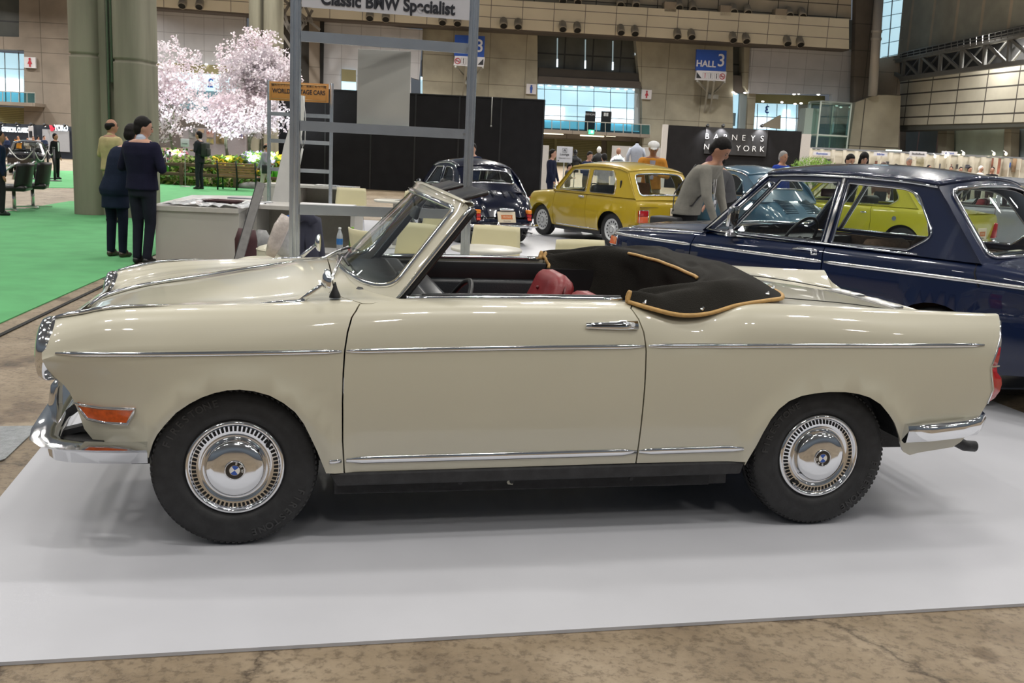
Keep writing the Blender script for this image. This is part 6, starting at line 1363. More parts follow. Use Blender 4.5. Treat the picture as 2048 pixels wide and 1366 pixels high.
# slate blue rounded saloon
slate = mat('slate_blue_paint', (0.045, 0.115, 0.175), rough=.28, coat=1.0, noise=.03, nscale=2)
l_, a_ = place_rear(4.35, 14.9, -60, 3.1)
BLU = dict(FIA, name='rounded_saloon', label='slate blue rounded rear-engined saloon seen through the navy saloon', loc=l_, rz=a_, paint=slate)
kx = 3.1 / 2.70
def scx(l, kx, kz): return [(x * kx, z * kz) for x, z in l]
BLU.update(L=3.1, R=.265, w=[(x * kx, w * 1.10) for x, w in FIA['w']], zc=scx(FIA['zc'], kx, 1.07), zs=scx(FIA['zs'], kx, 1.07), zw=.50, axles=(.55, 2.50), nose=scx(FIA['nose'], kx, 1.05), tail=scx(FIA['tail'], kx, 1.05), doors=[scx(d, kx, 1.06) for d in FIA['doors']], seatx=1.5)
g0 = FIA['gh']; BLU['gh'] = dict(g0, zb=.875, side=scx(g0['side'], kx, 1.08), A1=(g0['A1'][0] * kx, g0['A1'][1] * 1.08), C1=(g0['C1'][0] * kx, g0['C1'][1] * 1.08), rail=scx(g0['rail'], kx, 1.08), wins=[scx(w, kx, 1.08) for w in g0['wins']], rm=(.80, .42, .84))
bc, bS, bP = make_car(BLU)
def bz(x, y): return float(bS.wz(np.array([x]), np.array([min(2.9, bS.vw(x, abs(y)))]))[1][0])
q = MB()
for k in range(12):
 for gx in (-.22, .22): x = 2.62 + k * .028; q.tube([(x, gx - .13, bz(x, gx) + .004), (x, gx + .13, bz(x, gx) + .004)], .008, n=5)
stuff(q.build('engine_louvres', mat('slate_louvre', (.02, .05, .075), .35, noise=.1), bP['trunk']))
plate(bc, MX((3.10, .05, .50), (0, 1, 0), (-.5, 0, 1)), .32, .18)
q = MB(); q.rbox(3.02, 3.10, -.09, .19, .60, .64, .02); q.build('plate_lamp', chrome, bc)
bar_bumper(bc, 'rear_bumper', 3.17, .62, .33, 1, chrome, .026, .2)
q = MB(); q.lathe([(.0001, -.012), (.035, -.008), (.04, 0), (.035, .005)], (1.0, -.74, .92), (1, 0, 0), n=16); q.tube([(1.0, -.74, .88), (1.02, -.64, .84)], .006); q.build('wing_mirror', chrome, bc)
# lime yellow saloon
lime = mat('lime_yellow_paint', (0.50, 0.46, 0.015), rough=.28, coat=1.0, noise=.03, nscale=2)
l_, a_ = place_rear(7.05, 15.4, -47, 3.7)
LIM = dict(NAV, name='four_door_saloon', label='lime yellow saloon with a black side stripe beyond the navy saloon', loc=l_, rz=a_, paint=lime, L=3.75, R=.27, trim_mat=mat('seat_black', (0, 0, 0)), shelfmat=None)
LIM.pop('shelfmat'); kx = .95; kz = .93
LIM.update(w=[(x * kx, w * .92) for x, w in NAV['w']], zc=scx(NAV['zc'], kx, kz), zs=scx(NAV['zs'], kx, kz), zw=.64, axles=(.58, 2.86), nose=scx(NAV['nose'], kx, kz), tail=scx(NAV['tail'], kx, kz), doors=[scx(NAV['doors'][0], kx, kz), [(1.55, .23), (1.55, .55), (1.545, .80)], [(2.20, .23), (2.32, .45), (2.33, .60), (2.30, .82)]], seatx=1.5)
g0 = NAV['gh']; LIM['gh'] = dict(g0, zb=.835, side=scx(g0['side'], kx, kz), A1=(g0['A1'][0] * kx, g0['A1'][1] * kz), C1=(g0['C1'][0] * kx, g0['C1'][1] * kz), rail=scx(g0['rail'], kx, kz), wins=[scx(w, kx, kz) for w in g0['wins']], trim=.006, strim=.01)
lc, lS, lP = make_car(LIM)
plate(lc, MX((3.76, .05, .50), (0, 1, 0), (-.05, 0, 1)), .32, .18)
for sd in (1, -1):
 q = MB(); q.rbox(3.66, 3.76, -sd * .58 - .06, -sd * .58 + .06, .42, .66, .02); q.build('tail_lamp', redlens, lc)
 for x in (1.45, 2.25): h = MB(); p3, n3 = lS.pts3([(x - .10, .72), (x, .72)], sd, .012, 3.0); h.tube(p3, .012, n=8, flat=.5, nrm=n3); h.build('door_handle', chrome, lc)
 q = MB(); p3, n3 = lS.pts3([(2.72, .66), (2.72, .66)], sd, .004, 3.0); q.cyl(p3[0], p3[0] + n3[0] * .012, .035); q.build('fuel_cap', chrome_r, lc)
 q = MB(); p3, n3 = lS.pts3([(1.60, .25), (1.60, .5), (1.60, .78)], sd, .002, 3.0); q.tube(p3, .035, n=6, flat=.1, nrm=n3); q.build('black_stripe', black, lc)
bar_bumper(lc, 'rear_bumper', 3.78, .70, .36, 1, chrome, .03)
# silver coupe at the far right and a pale roof beyond
silver = mat('silver_paint', (.30, .31, .33), rough=.3, metal=.3, coat=1.0, noise=.03, nscale=2)
l_, a_ = place_rear(10.4, 17.4, -30, 3.9)
SIL = dict(LIM, name='coupe', label='silver coupe with red seats at the right edge behind the navy saloon', loc=l_, rz=a_, paint=silver, trim_mat=mat('crimson_seat', (.32, .02, .03), .5, noise=.1), doors=[LIM['doors'][0], [(2.0, .23), (2.0, .55), (1.99, .82)]])
sc_, sS, sP = make_car(SIL)
l_, a_ = place_rear(14.6, 22.5, -12, 4.2)
PAL = dict(LIM, name='estate_car', label='pale grey car whose roof shows above the navy saloon at the right edge', loc=l_, rz=a_, paint=mat('pale_paint', (.52, .53, .55), rough=.3, coat=1.0, noise=.02, nscale=2))
make_car(PAL)
# dark roped-off coupe, far left
l_, a_ = tuple(G(66, 342)), math.radians(-68)
BLK = dict(LIM, name='sports_coupe', label='black sports coupe roped off before the dark booth at far left', loc=l_, rz=a_, paint=mat('black_paint', (.012, .010, .014), rough=.2, coat=1.0, noise=.05, nscale=2), doors=[LIM['doors'][0], [(2.0, .23), (2.0, .55), (1.99, .82)]])
o_ = make_car(BLK)[0]; o_.scale = (.72, .72, .72)
# partitions, stand furniture
pblack = mat('partition_black', (0.014, 0.0135, 0.0145), rough=.85, spec=.12, noise=.12, nscale=3)
t_ = thing('partition_wall', 'long black panelled partition wall behind the bubble car', 'partition', (0, 30.9, 0))
x0, x1 = AT(557, 300, 30.9).x, AT(1085, 300, 30.9).x; zt = AT(860, 190, 30.9).z
q = MB()
q.box(x0, x1, 0, .06, -.011, zt); q.build('panel', pblack, t_)
q = MB()
for px in (650, 741, 829, 916, 999, 1084): x = AT(px, 300, 30.9).x; q.box(x - .025, x + .025, -.015, .08, -.011, zt + .01)
q.build('post', black, t_)
q = MB(); q.box(x0, x1, -.02, .08, zt, zt + .03); q.build('top_rail', black, t_)
q = MB(); x = AT(980, 300, 30.7).x; q.tube([(x, 30.7, AT(980, 194, 30.7).z), (x, 30.7, AT(980, 252, 30.7).z)], .012, n=5); q.ball((x, 30.7, AT(980, 252, 30.7).z), .03); o = q.build('pull_cord', steel_b); tag(o, 'thin hanging cord with a knob before the black partition', 'cord')
# shop booth with white lettering
t_ = thing('booth_wall', 'black booth wall with white serif lettering, right of the middle shutters', 'partition', (0, 47, 0))
x0, x1 = AT(1333, 300, 47).x, AT(1600, 300, 47).x; z0 = AT(1460, 256, 47).z
q = MB(); q.box(x0, x1, 0, .1, -.012, z0); q.build('panel', pblack, t_)
q = MB(); q.box(AT(1323, 300, 47).x, x0, -.05, .3, -.012, z0 + .02); q.box(x1, AT(1619, 300, 47).x, -.05, .3, -.012, z0 - .1); q.build('end_panel', mat('booth_white', (.42, .40, .38), .6, noise=.04), t_)
q = MB(); q.box(AT(1408, 300, 47).x, AT(1532, 300, 47).x, -.08, 0, AT(1470, 310, 47).z, AT(1470, 257, 47).z); q.build('sign_board', mat('board_black', (.03, .03, .032), .4, noise=.1), t_)
lm = mat('letter_white', (.7, .7, .7), .4, emis=(1, 1, 1), es=.18, noise=.02)
for s_, py, x_a, x_b in (('BARNEYS', 273, 1414, 1524), ('NEW YORK', 294, 1413, 1524)):
 a, b = AT(x_a, py, 46.9), AT(x_b, py + 5, 46.9); n_ = len(s_)
 for k, ch in enumerate(s_):
  if ch == ' ': continue
  p = a.lerp(b, k / (n_ - 1)); text('letter', ch, .37, lm, MX((p.x, p.y - .02 - 47, p.z), (1, 0, -.0), (0, 0, 1)), t_, ex=.008, off=-.006)
for px in (1416, 1447, 1525):
 p = AT(px, 252, 46.6); L = thing('spot_lamp', 'small clip-on spotlight on the top edge of the lettered black booth', 'lamp', p, 0, 'booth spotlights')
 q = MB(); q.cyl((0, 0, .05), (0, .12, 0), .06, .08); q.bar((0, 0, .05), (0, .45, .05), .03); q.build('lamp_head', black, L); q = MB(); q.ball((0, .12, -.01), .055, n=8); q.build('bulb', lampm, L)
 ld = bpy.data.lights.new('booth_spot', 'SPOT'); ld.energy = 70; ld.spot_size = 1.6; ld.spot_blend = .8; lo = bpy.data.objects.new('booth_spot', ld); COL.objects.link(lo); lo.location = p + Vector((0, 0, -.05)); lo.rotation_euler = (math.radians(35), 0, 0)
# aluminium system frame carrying the stand sign
def post(name, p, h, w, par, z0=0):
 q = MB(); q.rbox(p.x - w * .36, p.x + w * .36, p.y - w * .36, p.y + w * .36, z0, h, w * .08)
 for sx, sy in ((1, 0), (-1, 0), (0, 1), (0, -1)):
  for k in (-1, 1):
   cx, cy = p.x + sx * w * .42 + sy * k * w * .24, p.y + sy * w * .42 + sx * k * w * .24; q.box(cx - w * .10, cx + w * .10, cy - w * .10, cy + w * .10, z0, h)
 return q.build(name, alu, par)
def sysframe(name, label, pa, pb, zs, w, hb, h, boards=()):
 t_ = thing(name, label, 'frame', (0, 0, 0)); post('post', pa, h, w, t_); post('post', pb, h, w, t_)
 for z in zs:
  q = MB(); q.bar((pa.x + w * .5, pa.y, z), (pb.x - w * .5, pb.y, z), w * .45, hb)
  d = Vector((pb.x - pa.x, pb.y - pa.y, 0)).normalized(); n = Vector((d.y, -d.x, 0))
  r = q.build('crossbar', alu, t_)
  q = MB()
  for k in (.035, .965):
   c = Vector((pa.x + (pb.x - pa.x) * k, pa.y + (pb.y - pa.y) * k, z)) + n * w * .22; q.cyl(c, c + n * .003, hb * .13, n=12)
  q.build('lock_screw', chrome_r, r)
 return t_
pa, pb = AT(590, 300, 5.6), AT(938, 300, 5.85)
fr_ = sysframe('sign_frame', 'tall aluminium post-and-rail frame right behind the cabriolet, under the white stand sign', pa, pb, (1.99, 1.515, 1.055), .051, .055, 3.3)
def onf(t, z, d=0.0):
 dd = Vector((pb.x - pa.x, pb.y - pa.y, 0)).normalized(); n = Vector((dd.y, -dd.x, 0)); p = pa.lerp(pb, t); return Vector((p.x, p.y, z)) + n * d
dd = (pb - pa); dd.z = 0; dd.normalize()
t_ = thing('stand_sign', 'white sign board with dark bold lettering at the top of the near aluminium frame', 'sign', (0, 0, 0))
q = MB(); q.prism([onf(.03, 2.140, .03), onf(.965, 2.140, .03), onf(.965, 2.9, .03), onf(.03, 2.9, .03)], (0, .012, 0)); q.build('board', mat('board_pale', (.58, .58, .62), .4, noise=.02), t_)
q = MB(); q.prism([onf(.03, 2.25, .034), onf(.90, 2.25, .034), onf(.90, 2.8, .034), onf(.03, 2.8, .034)], (0, .003, 0)); q.build('grey_field', mat('field_grey', (.20, .21, .22), .5, noise=.03), t_)
text('lettering', 'Classic BMW Specialist', .092, ink, MX(onf(.505, 2.190, .0325), dd, (0, 0, 1)), t_, ex=.001, off=.0030, sx=.85)
t_ = thing('hanging_board', 'off-white translucent board standing on the middle rail of the near frame', 'board', (0, 0, 0))
q = MB(); a = AT(711, 245, 5.76); b = AT(818, 250, 5.80); zt_ = AT(765, 100, 5.8).z; q.rbox(a.x, b.x, 5.80, 5.806, 1.54, zt_, .002); q.build('acrylic_sheet', mat('acrylic_white', (.46, .46, .43), .22, coat=.4, noise=.05, nscale=3), t_)
# second frame with the orange sign
qa, qb = AT(538, 300, 16), AT(662, 300, 16.1)
f2_ = sysframe('sign_frame', 'slimmer aluminium frame farther back, carrying the orange sign', qa, qb, (AT(600, 230, 16).z, AT(600, 284, 16).z, AT(600, 341, 16).z), .05, .06, AT(538, 160, 16).z)
t_ = thing('orange_sign', 'orange rectangular sign with black lettering on the farther aluminium frame', 'sign', (0, 0, 0))
za, zb_ = AT(600, 165, 15.9).z, AT(600, 203, 15.9).z; q = MB(); q.rbox(qa.x + .02, qb.x - .02, 15.93, 15.96, zb_, za, .004); q.build('board', mat('sign_orange', (.52, .235, .06), .45, noise=.03), t_)
q = MB(); q.tube([(qa.x + .05, 15.925, zb_ + .03), (qb.x - .05, 15.925, zb_ + .03), (qb.x - .05, 15.925, za - .03), (qa.x + .05, 15.925, za - .03)], .005, n=4, closed=True); q.build('border', mat('gold_line', (.6, .42, .2), .4, .3, noise=.03), t_)
xm = (qa.x + qb.x) / 2; zm = (za + zb_) / 2
text('lettering', 'WORLD VINTAGE CARS', .095, ink, MX((xm, 15.925, zm), (1, 0, 0), (0, 0, 1)), t_, ex=.001, off=.002, sx=.80)
text('lettering', '優れたクラシックカーを、未来にもう一度', .045, ink, MX((xm, 15.925, zm + .09), (1, 0, 0), (0, 0, 1)), t_, ex=.001, sx=1.0)
text('lettering', 'やすか', .05, ink, MX((xm, 15.925, zm - .09), (1, 0, 0), (0, 0, 1)), t_, ex=.001)
# white cloth roll and string hanging at the left post
q = MB(); P = [AT(598, 190, 13.6), AT(610, 192, 13.6), AT(607, 250, 13.6), AT(590, 345, 13.6), AT(562, 468, 13.6), AT(530, 466, 13.6), AT(568, 290, 13.6)]
q.prism(P, (0, .01, 0)); o = q.build('white_banner', mat('banner_cloth', (.62, .61, .58), .7, noise=.04, nscale=6)); tag(o, 'tall narrow white banner cloth leaning behind the left aluminium post', 'banner'); wbn = o
q = MB(); q.tube([AT(606, 192, 13.5), AT(611, 230, 13.5), AT(610, 282, 13.5), AT(605, 297, 13.5), AT(602, 272, 13.5), AT(601, 250, 13.5)], .006, n=5); q.tube([AT(605, 297, 13.5), AT(598, 338, 13.5)], [.016, .01], n=6); q.build('cord', mat('cord_white', (.55, .55, .53), .6, noise=.05), wbn)
# counters
cw = mat('counter_white', (.47, .455, .41), .45, noise=.03, nscale=2); cwd = mat('counter_top', (.50, .48, .44), .3, coat=.3, noise=.03)
t_ = thing('counter', 'white box-shaped reception counter standing beside the two men in navy', 'counter', (0, 0, 0)); zc_ = .64
T = [G(297, 411, zc_), G(476, 418, zc_), G(527, 392, zc_), G(384, 390, zc_)]
q = MB(); q.prism([v - Vector((0, 0, .05)) for v in T], (0, 0, .05)); q.build('worktop', cwd, t_)
B = [T[0] + Vector((.06, .03, 0)), T[1] + Vector((-.0, .03, 0)), T[1] + Vector((0.0, .07, 0)), T[0] + Vector((.06, .07, 0))]
q = MB(); q.prism([Vector((v.x, v.y, -.011)) for v in B], (0, 0, zc_ - .04)); q.build('front_panel', cw, t_)
q = MB()
for i, j in ((0, 3), (1, 2)):
 a = T[i].lerp(T[j], .03); b = T[i].lerp(T[j], .97); a.x += .08 if i == 0 else -.03; b.x += .08 if i == 0 else -.03; q.prism([(a.x, a.y, -.011), (a.x + .03, a.y, -.011), (b.x + .03, b.y, -.011), (b.x, b.y, -.011)], (0, 0, zc_ - .04))
q.build('side_panel', cw, t_)
t_ = thing('tray', 'shallow dark maroon octagonal tray on the white reception counter', 'tray', (0, 0, 0)); c = (G(398, 410, zc_) + G(470, 412, zc_)) / 2; hw = .22
q = MB(); oct_ = lambda s, z: [(c.x + x * s, c.y + .25 + y * s * .9, z) for x, y in ((-.22, -.10), (-.16, -.16), (.16, -.16), (.22, -.10), (.22, .10), (.16, .16), (-.16, .16), (-.22, .10))]
q.grid([oct_(.75, zc_ + .002) + [oct_(.75, zc_ + .002)[0]], oct_(1.05, zc_ + .05) + [oct_(1.05, zc_ + .05)[0]], oct_(.98, zc_ + .045) + [oct_(.98, zc_ + .045)[0]], oct_(.7, zc_ + .01) + [oct_(.7, zc_ + .01)[0]]], False); q.f.append(tuple(range(27, 35))); q.sm.append(False); q.fm.append(0); q.build('tray_body', mat('maroon_plastic', (.055, .018, .02), .3, noise=.1), t_)
clear = mat('crumpled_film', (.62, .64, .66), .12, trans=.25, coat=.5, noise=.1, nscale=30, bump=1.0, bscale=25)
rnd = random.Random(11); q = MB(); g0 = G(335, 407, zc_); rows = []
for i in range(15):
 rows.append([(-3.98 + .95 * j / 22 + .05 * i / 14, 11.15 + 1.1 * i / 14, zc_ + .004 + .03 * rnd.random()) for j in range(23)])
q.grid(rows, False); o = q.build('plastic_film', clear); tag(o, 'crumpled shiny clear plastic film spread on the white reception counter', 'plastic film')
q = MB(); q.box(-3.75, -3.35, 12.9, 13.1, zc_ + .001, zc_ + .01); o = q.build('magazine', mat('magazine_dark', (.08, .09, .13), .3, noise=.5, nscale=9)); tag(o, 'dark magazine lying at the back of the white reception counter', 'magazine')
# long desk with open front
t_ = thing('desk', 'long low white desk with open knee space behind the near aluminium frame', 'desk', (0, 0, 0)); za = .66
a = G(500, 409, za); b = G(735, 411, za);
q = MB(); q.box(a.x, b.x, a.y, a.y + .75, za - .045, za); q.build('worktop', cwd, t_)
q = MB(); q.box(a.x + .02, b.x - .04, a.y + .62, a.y + .65, .0, za - .045); q.build('back_panel', mat('panel_beige', (.34, .32, .26), .6, noise=.04), t_)
for xx in (a.x + .02, b.x - .07): q = MB(); q.box(xx, xx + .05, a.y + .03, a.y + .65, .0, za - .045); q.build('side_panel', cw, t_)
dX, dY = a, b
q = MB(); q.box(-2.6, -1.95, a.y + .12, a.y + .42, za + .001, za + .03); o = q.build('paper_stack', mat('paper', (.62, .62, .62), .6, noise=.03)); tag(o, 'stack of white papers on the long low desk behind the post', 'paper')
# storage desk farther back
t_ = thing('storage_desk', 'white storage desk with an open shelf beneath the orange sign', 'desk', (0, 0, 0)); Y = 17.2; zt_ = AT(650, 373, Y).z; xa, xm_, xb = AT(523, 380, Y).x, AT(600, 380, Y).x, AT(709, 380, Y).x
q = MB(); q.box(xa, xb, Y, Y + .6, zt_ - .04, zt_); q.build('worktop', cwd, t_)
q = MB(); q.box(xa, xm_, Y + .02, Y + .58, -.0, zt_ - .04); q.build('cabinet', cw, t_)
q = MB(); q.box(xm_, xb, Y + .55, Y + .58, 0, zt_ - .04); q.box(xb - .05, xb, Y + .02, Y + .58, 0, zt_ - .04); q.box(xm_, xb, Y + .02, Y + .58, .0, .04); q.build('shelf_case', mat('panel_beige', (0, 0, 0)), t_)
def boxthing(name, label, cat, p, sx, sy, sz, m, r=.01, rz=0.0):
 t_ = thing(name, label, cat, p, rz); q = MB(); q.rbox(-sx / 2, sx / 2, -sy / 2, sy / 2, 0, sz, r); q.build('body', m, t_); return t_
cr_ = boxthing('storage_crate', 'clear plastic crate with a pale lid on the shelf below the orange sign', 'crate', (AT(655, 390, Y).x, Y + .25, .04), .42, .3, .24, mat('crate_clear', (.30, .32, .32), .25, coat=.3, noise=.3, nscale=8))
q = MB(); q.rbox(-.22, .22, -.16, .16, .24, .27, .01); q.build('lid', mat('crate_lid', (.5, .5, .5), .4, noise=.05), cr_)
boxthing('carton', 'orange carton on the shelf below the orange sign', 'box', (AT(615, 392, Y).x, Y + .25, .04), .25, .3, .27, mat('carton_orange', (.45, .20, .06), .7, noise=.1))
wb = thing('waste_bin', 'black waste bin at the right end of the shelf below the orange sign', 'bin', (AT(696, 392, Y).x, Y + .25, .04)); q = MB(); q.lathe([(.0001, 0), (.09, 0), (.12, .30), (.11, .30), (.085, .02)], (0, 0, 0), n=20); q.build('bin_body', black, wb)
rnd = random.Random(2)
for k in range(4):
 q = MB(); x = AT(640 + k * 16, 372, Y).x; q.prism([(x - .12, Y + .12, zt_ + .001), (x + .12, Y + .10, zt_ + .001), (x + .13, Y + .34, zt_ + .001), (x - .11, Y + .36, zt_ + .001)], (0, 0, .008 + .01 * rnd.random())); o = q.build('leaflet', mat('leaflet_%d' % (k % 2), ((.5, .5, .5), (.2, .22, .25))[k % 2], .5, noise=.4, nscale=20)); tag(o, 'leaflet lying on the storage desk below the orange sign', 'leaflet', 'leaflets on the storage desk')
# leaning panel
q = MB(); a = AT(462, 574, 9.4); b = AT(523, 366, 9.8); q.bar(a, b, .075, .03, up=(0, 1, 0)); o = thing('leaning_panel', 'dark grey folded panel leaning against the reception counter', 'panel', (0, 0, 0)); q.build('edge_strip', mat('panel_edge', (.16, .155, .15), .35, .4, noise=.1), o)
q = MB(); q.bar(a + Vector((-.035, .02, 0)), b + Vector((-.035, .02, 0)), .03, .05, up=(0, 1, 0)); q.build('dark_side', black, o)
# stools, bags, coat
crm = mat('cream_leather', (.55, .52, .40), .35, coat=.15, noise=.04, nscale=5)
def stool(p, label):
 t_ = thing('stool', label, 'stool', p); q = MB(); q.lathe([(.0001, .44), (.17, .44), (.215, .425), (.232, .395), (.232, .33), (.215, .305), (.0001, .30)], (0, 0, 0), n=36); s_ = q.build('seat', crm, t_)
 q = MB(); q.tube([(.234 * math.cos(a), .234 * math.sin(a), .405) for a in [2 * PI * k / 36 for k in range(36)]], .005, n=5, closed=True); q.build('seam', crm, s_)
 for k in range(4): a = PI / 4 + k * PI / 2; q = MB(); q.tube([(.15 * math.cos(a), .15 * math.sin(a), .31), (.19 * math.cos(a), .19 * math.sin(a), .0)], .011, n=8); q.build('leg', chrome, t_)
 return t_
sp1 = Vector((-2.12, 8.35, 0)); stool(sp1, 'cream leather stool nearest the cabriolet hood, carrying the plastic bags'); stool(Vector((-2.22, 9.4, 0)), 'cream leather stool partly hidden behind the nearer stool')
def bag(name, label, pts, rs, m, top=None, flat=.5):
 t_ = thing(name, label, 'bag', (0, 0, 0)); q = MB(); q.tube(pts, rs, n=12, flat=flat, nrm=(0, 1, 0)); q.build('bag_body', m, t_)
 if top: q = MB(); q.tube([pts[-1], pts[-1] + Vector((-.01, 0, .04))], [rs[-1] * 1.05, rs[-1]], n=12, flat=flat, nrm=(0, 1, 0)); q.build('blue_rim', top, t_)
 return t_
filmp = mat('bag_film', (.50, .44, .40), .25, coat=.4, noise=.2, nscale=12, bump=.6, bscale=30); filmw = mat('bag_film_white', (.50, .51, .53), .2, coat=.4, noise=.15, nscale=16, bump=.6, bscale=30)
bag('plastic_bag', 'long pinkish plastic bag leaning upright on the near cream stool', [AT(540, 512, 8.33), AT(548, 490, 8.33), AT(562, 455, 8.35), AT(574, 432, 8.37)], [.04, .06, .065, .05], filmp)
bag('plastic_bag', 'clear plastic bag with a blue rim leaning upright on the near cream stool', [AT(563, 512, 8.45), AT(572, 490, 8.45), AT(582, 455, 8.47), AT(587, 438, 8.48)], [.045, .065, .06, .05], filmw, mat('blue_rim', (.02, .12, .45), .4, noise=.1))
bag('tote_bag', 'dark maroon bag standing behind the leaning grey panel', [AT(492, 548, 10.4), AT(492, 480, 10.4), AT(494, 458, 10.4)], [.11, .12, .09], mat('maroon_cloth', (.05, .012, .015), .6, noise=.15))
bag('plastic_bag', 'grey crumpled plastic bag on the floor under the long desk', [AT(522, 526, 11.2), AT(523, 480, 11.2), AT(524, 460, 11.2)], [.14, .13, .05], mat('bag_grey', (.25, .25, .25), .35, noise=.2, nscale=14, bump=.5))
# cafe chairs
shell = mat('cream_shell', (.62, .57, .36), .4, noise=.03, nscale=4)
def cafe_chair(label, loc, rz, first=[None]):
 if first[0] is not None: return dup(first[0], loc, rz, label)
 t_ = thing('cafe_chair', label, 'chair', loc, rz)
 rows = []
 for i in range(13):
  t = i / 12; row = []
  for j in range(11):
   u = -1 + j / 5; w = .21 + .02 * math.sin(PI * t)
   if t < .5: s_ = t / .5; y = .19 - .36 * s_; z = .43 - .01 * math.sin(PI * s_) + .02 * u * u
   else: s_ = (t - .5) / .5; y = -.17 - .05 * math.sin(s_ * 1.2) - .02 * s_; z = .44 + .32 * s_ ** .9
   y += (.05 * u * u if t >= .5 else 0); row.append((u * w, y, z))
  rows.append(row)
 q = MB(); q.grid(rows[:7]); q.build('seat', shell, t_, solid=.012); q = MB(); q.grid(rows[6:]); q.build('backrest', shell, t_, solid=.012)
 for sx in (-1, 1):
  for sy in (-1, 1): q = MB(); q.tube([(sx * .12, sy * .13, .42), (sx * .17, sy * .15, .40), (sx * .21, sy * .20, 0)], .010, n=8); q.build('leg', chrome, t_)
 first[0] = t_; return t_
def F_(px, py, z): return G(px, py, z)
cafe_chair('cream shell chair behind the near round table, in front of the bubble car', (-.22, 8.75, 0), 2.95)
cafe_chair('cream shell chair at lower right, just above the black folded hood', (.57, 7.75, 0), 3.5)
cafe_chair('cream shell chair seen side-on at the right end of the long desk', (-1.10, 8.0, 0), -1.0)
cafe_chair('cream shell chair behind the long desk under the orange sign', AT(700, 390, 14.6) * 1 - Vector((0, 0, AT(700, 390, 14.6).z)), 3.2)
cafe_chair('cream shell chair beside the small round table with the magazine', Vector((-1.85, 14.9, 0)), 1.6)
cafe_chair('cream shell chair seen through the upper windscreen near the mirror', Vector((-1.0, 10.6, 0)), 2.3)
cafe_chair('cream shell chair seen through the lower windscreen', Vector((-.95, 8.6, 0)), 2.6)
def table(label, loc, h, r):
 t_ = thing('round_table', label, 'table', loc); q = MB(); q.lathe([(.0001, h), (r - .01, h), (r, h - .008), (r, h - .025), (r - .02, h - .032), (.0001, h - .03)], (0, 0, 0), n=48); q.build('tabletop', mat('table_white', (.55, .53, .46), .35, noise=.02), t_)
 q = MB(); q.cyl((0, 0, .02), (0, 0, h - .03), .032); q.build('column', mat('table_leg_white', (.5, .49, .46), .4, noise=.02), t_); q = MB(); q.lathe([(.0001, .03), (.05, .03), (.22, .012), (.22, 0), (.0001, 0)], (0, 0, 0), n=32); q.build('base', mat('table_leg_white', (0, 0, 0)), t_)
table('round white cafe table nearest the cabriolet', (-.24, 7.95, 0), .66, .285)
table('round white cafe table with an open magazine on it', (-1.72, 14.0, 0), .66, .30)
q = MB(); q.grid([[(-1.62 + .10 * i + .02 * j, 13.9 + .12 * j, .668 + .02 * math.sin(PI * i / 4) + .004) for j in range(3)] for i in range(-1, 4)]); o = q.build('magazine', mat('magazine_page', (.45, .45, .46), .35, noise=.55, nscale=14), solid=.008); tag(o, 'open magazine lying on the farther round table', 'magazine')
# draped coat on a chair
t_ = thing('coat', 'dark slate coat draped over a chair right behind the left aluminium post', 'coat', (0, 0, 0)); rows = []
for i in range(15):
 t = i / 14; row = []
 for j in range(17):
  u = -1 + j / 8; px = 612 + u * (24 + 20 * t) + 4 * t; py = 437 + 165 * t - 8 * (1 - u * u) * (1 - t)
  p = AT(px, py, 8.9 + .05 * math.sin(u * 9 + 2) * t + .12 * u * u); row.append(tuple(p))
 rows.append(row)
q = MB(); q.grid(rows); q.build('coat_body', mat('coat_slate', (.035, .037, .060), .85, noise=.15, nscale=8), t_, solid=.03)
q = MB(); q.tube([AT(592, 438, 8.86), AT(606, 432, 8.84), (AT(622, 436, 8.86)), AT(628, 448, 8.86)], .045, n=8, flat=.5, nrm=(0, 1, 0)); q.build('collar', mat('coat_slate', (0, 0, 0)), t_)
def bottle(label, loc, m, capm, h=.26, lab=True):
 t_ = thing('bottle', label, 'bottle', loc); q = MB(); q.lathe([(.0001, 0), (.032, 0), (.034, .01), (.034, h * .62), (.030, h * .72), (.014, h * .88), (.013, h * .93)], (0, 0, 0), n=20); q.build('bottle_body', m, t_); q = MB(); q.cyl((0, 0, h * .93), (0, 0, h), .015); q.build('cap', capm, t_)
 if lab: q = MB(); q.cyl((0, 0, h * .3), (0, 0, h * .55), .0348, caps=False); q.build('bottle_label', mat('label_blue', (.03, .15, .40), .4, noise=.3, nscale=40), t_)
bx = AT(681, 480, 10.8)
q = MB(); q.rbox(bx.x - .35, bx.x + .30, 10.6, 11.1, .0, .26, .01); o = q.build('low_crate', mat('crate_grey', (.2, .2, .19), .5, noise=.1)); tag(o, 'low grey crate standing under the right part of the long desk', 'crate')
bottle('clear drink bottle with a blue label under the long desk', (bx.x, 10.75, .26), mat('bottle_clear', (.4, .42, .43), .1, coat=.6, noise=.1), white_m)
bottle('green drink bottle beside the clear one under the long desk', (bx.x + .13, 10.8, .26), mat('bottle_green', (.10, .30, .03), .2, coat=.5, noise=.1), mat('cap_green', (.2, .4, .05), .4, noise=.05), .27, False)
boxthing('snack_packet', 'bright red snack packet beside the bottles under the long desk', 'packet', (bx.x + .16, 10.66, .26), .10, .04, .07, mat('packet_red', (.55, .02, .015), .3, noise=.3, nscale=30), .015)
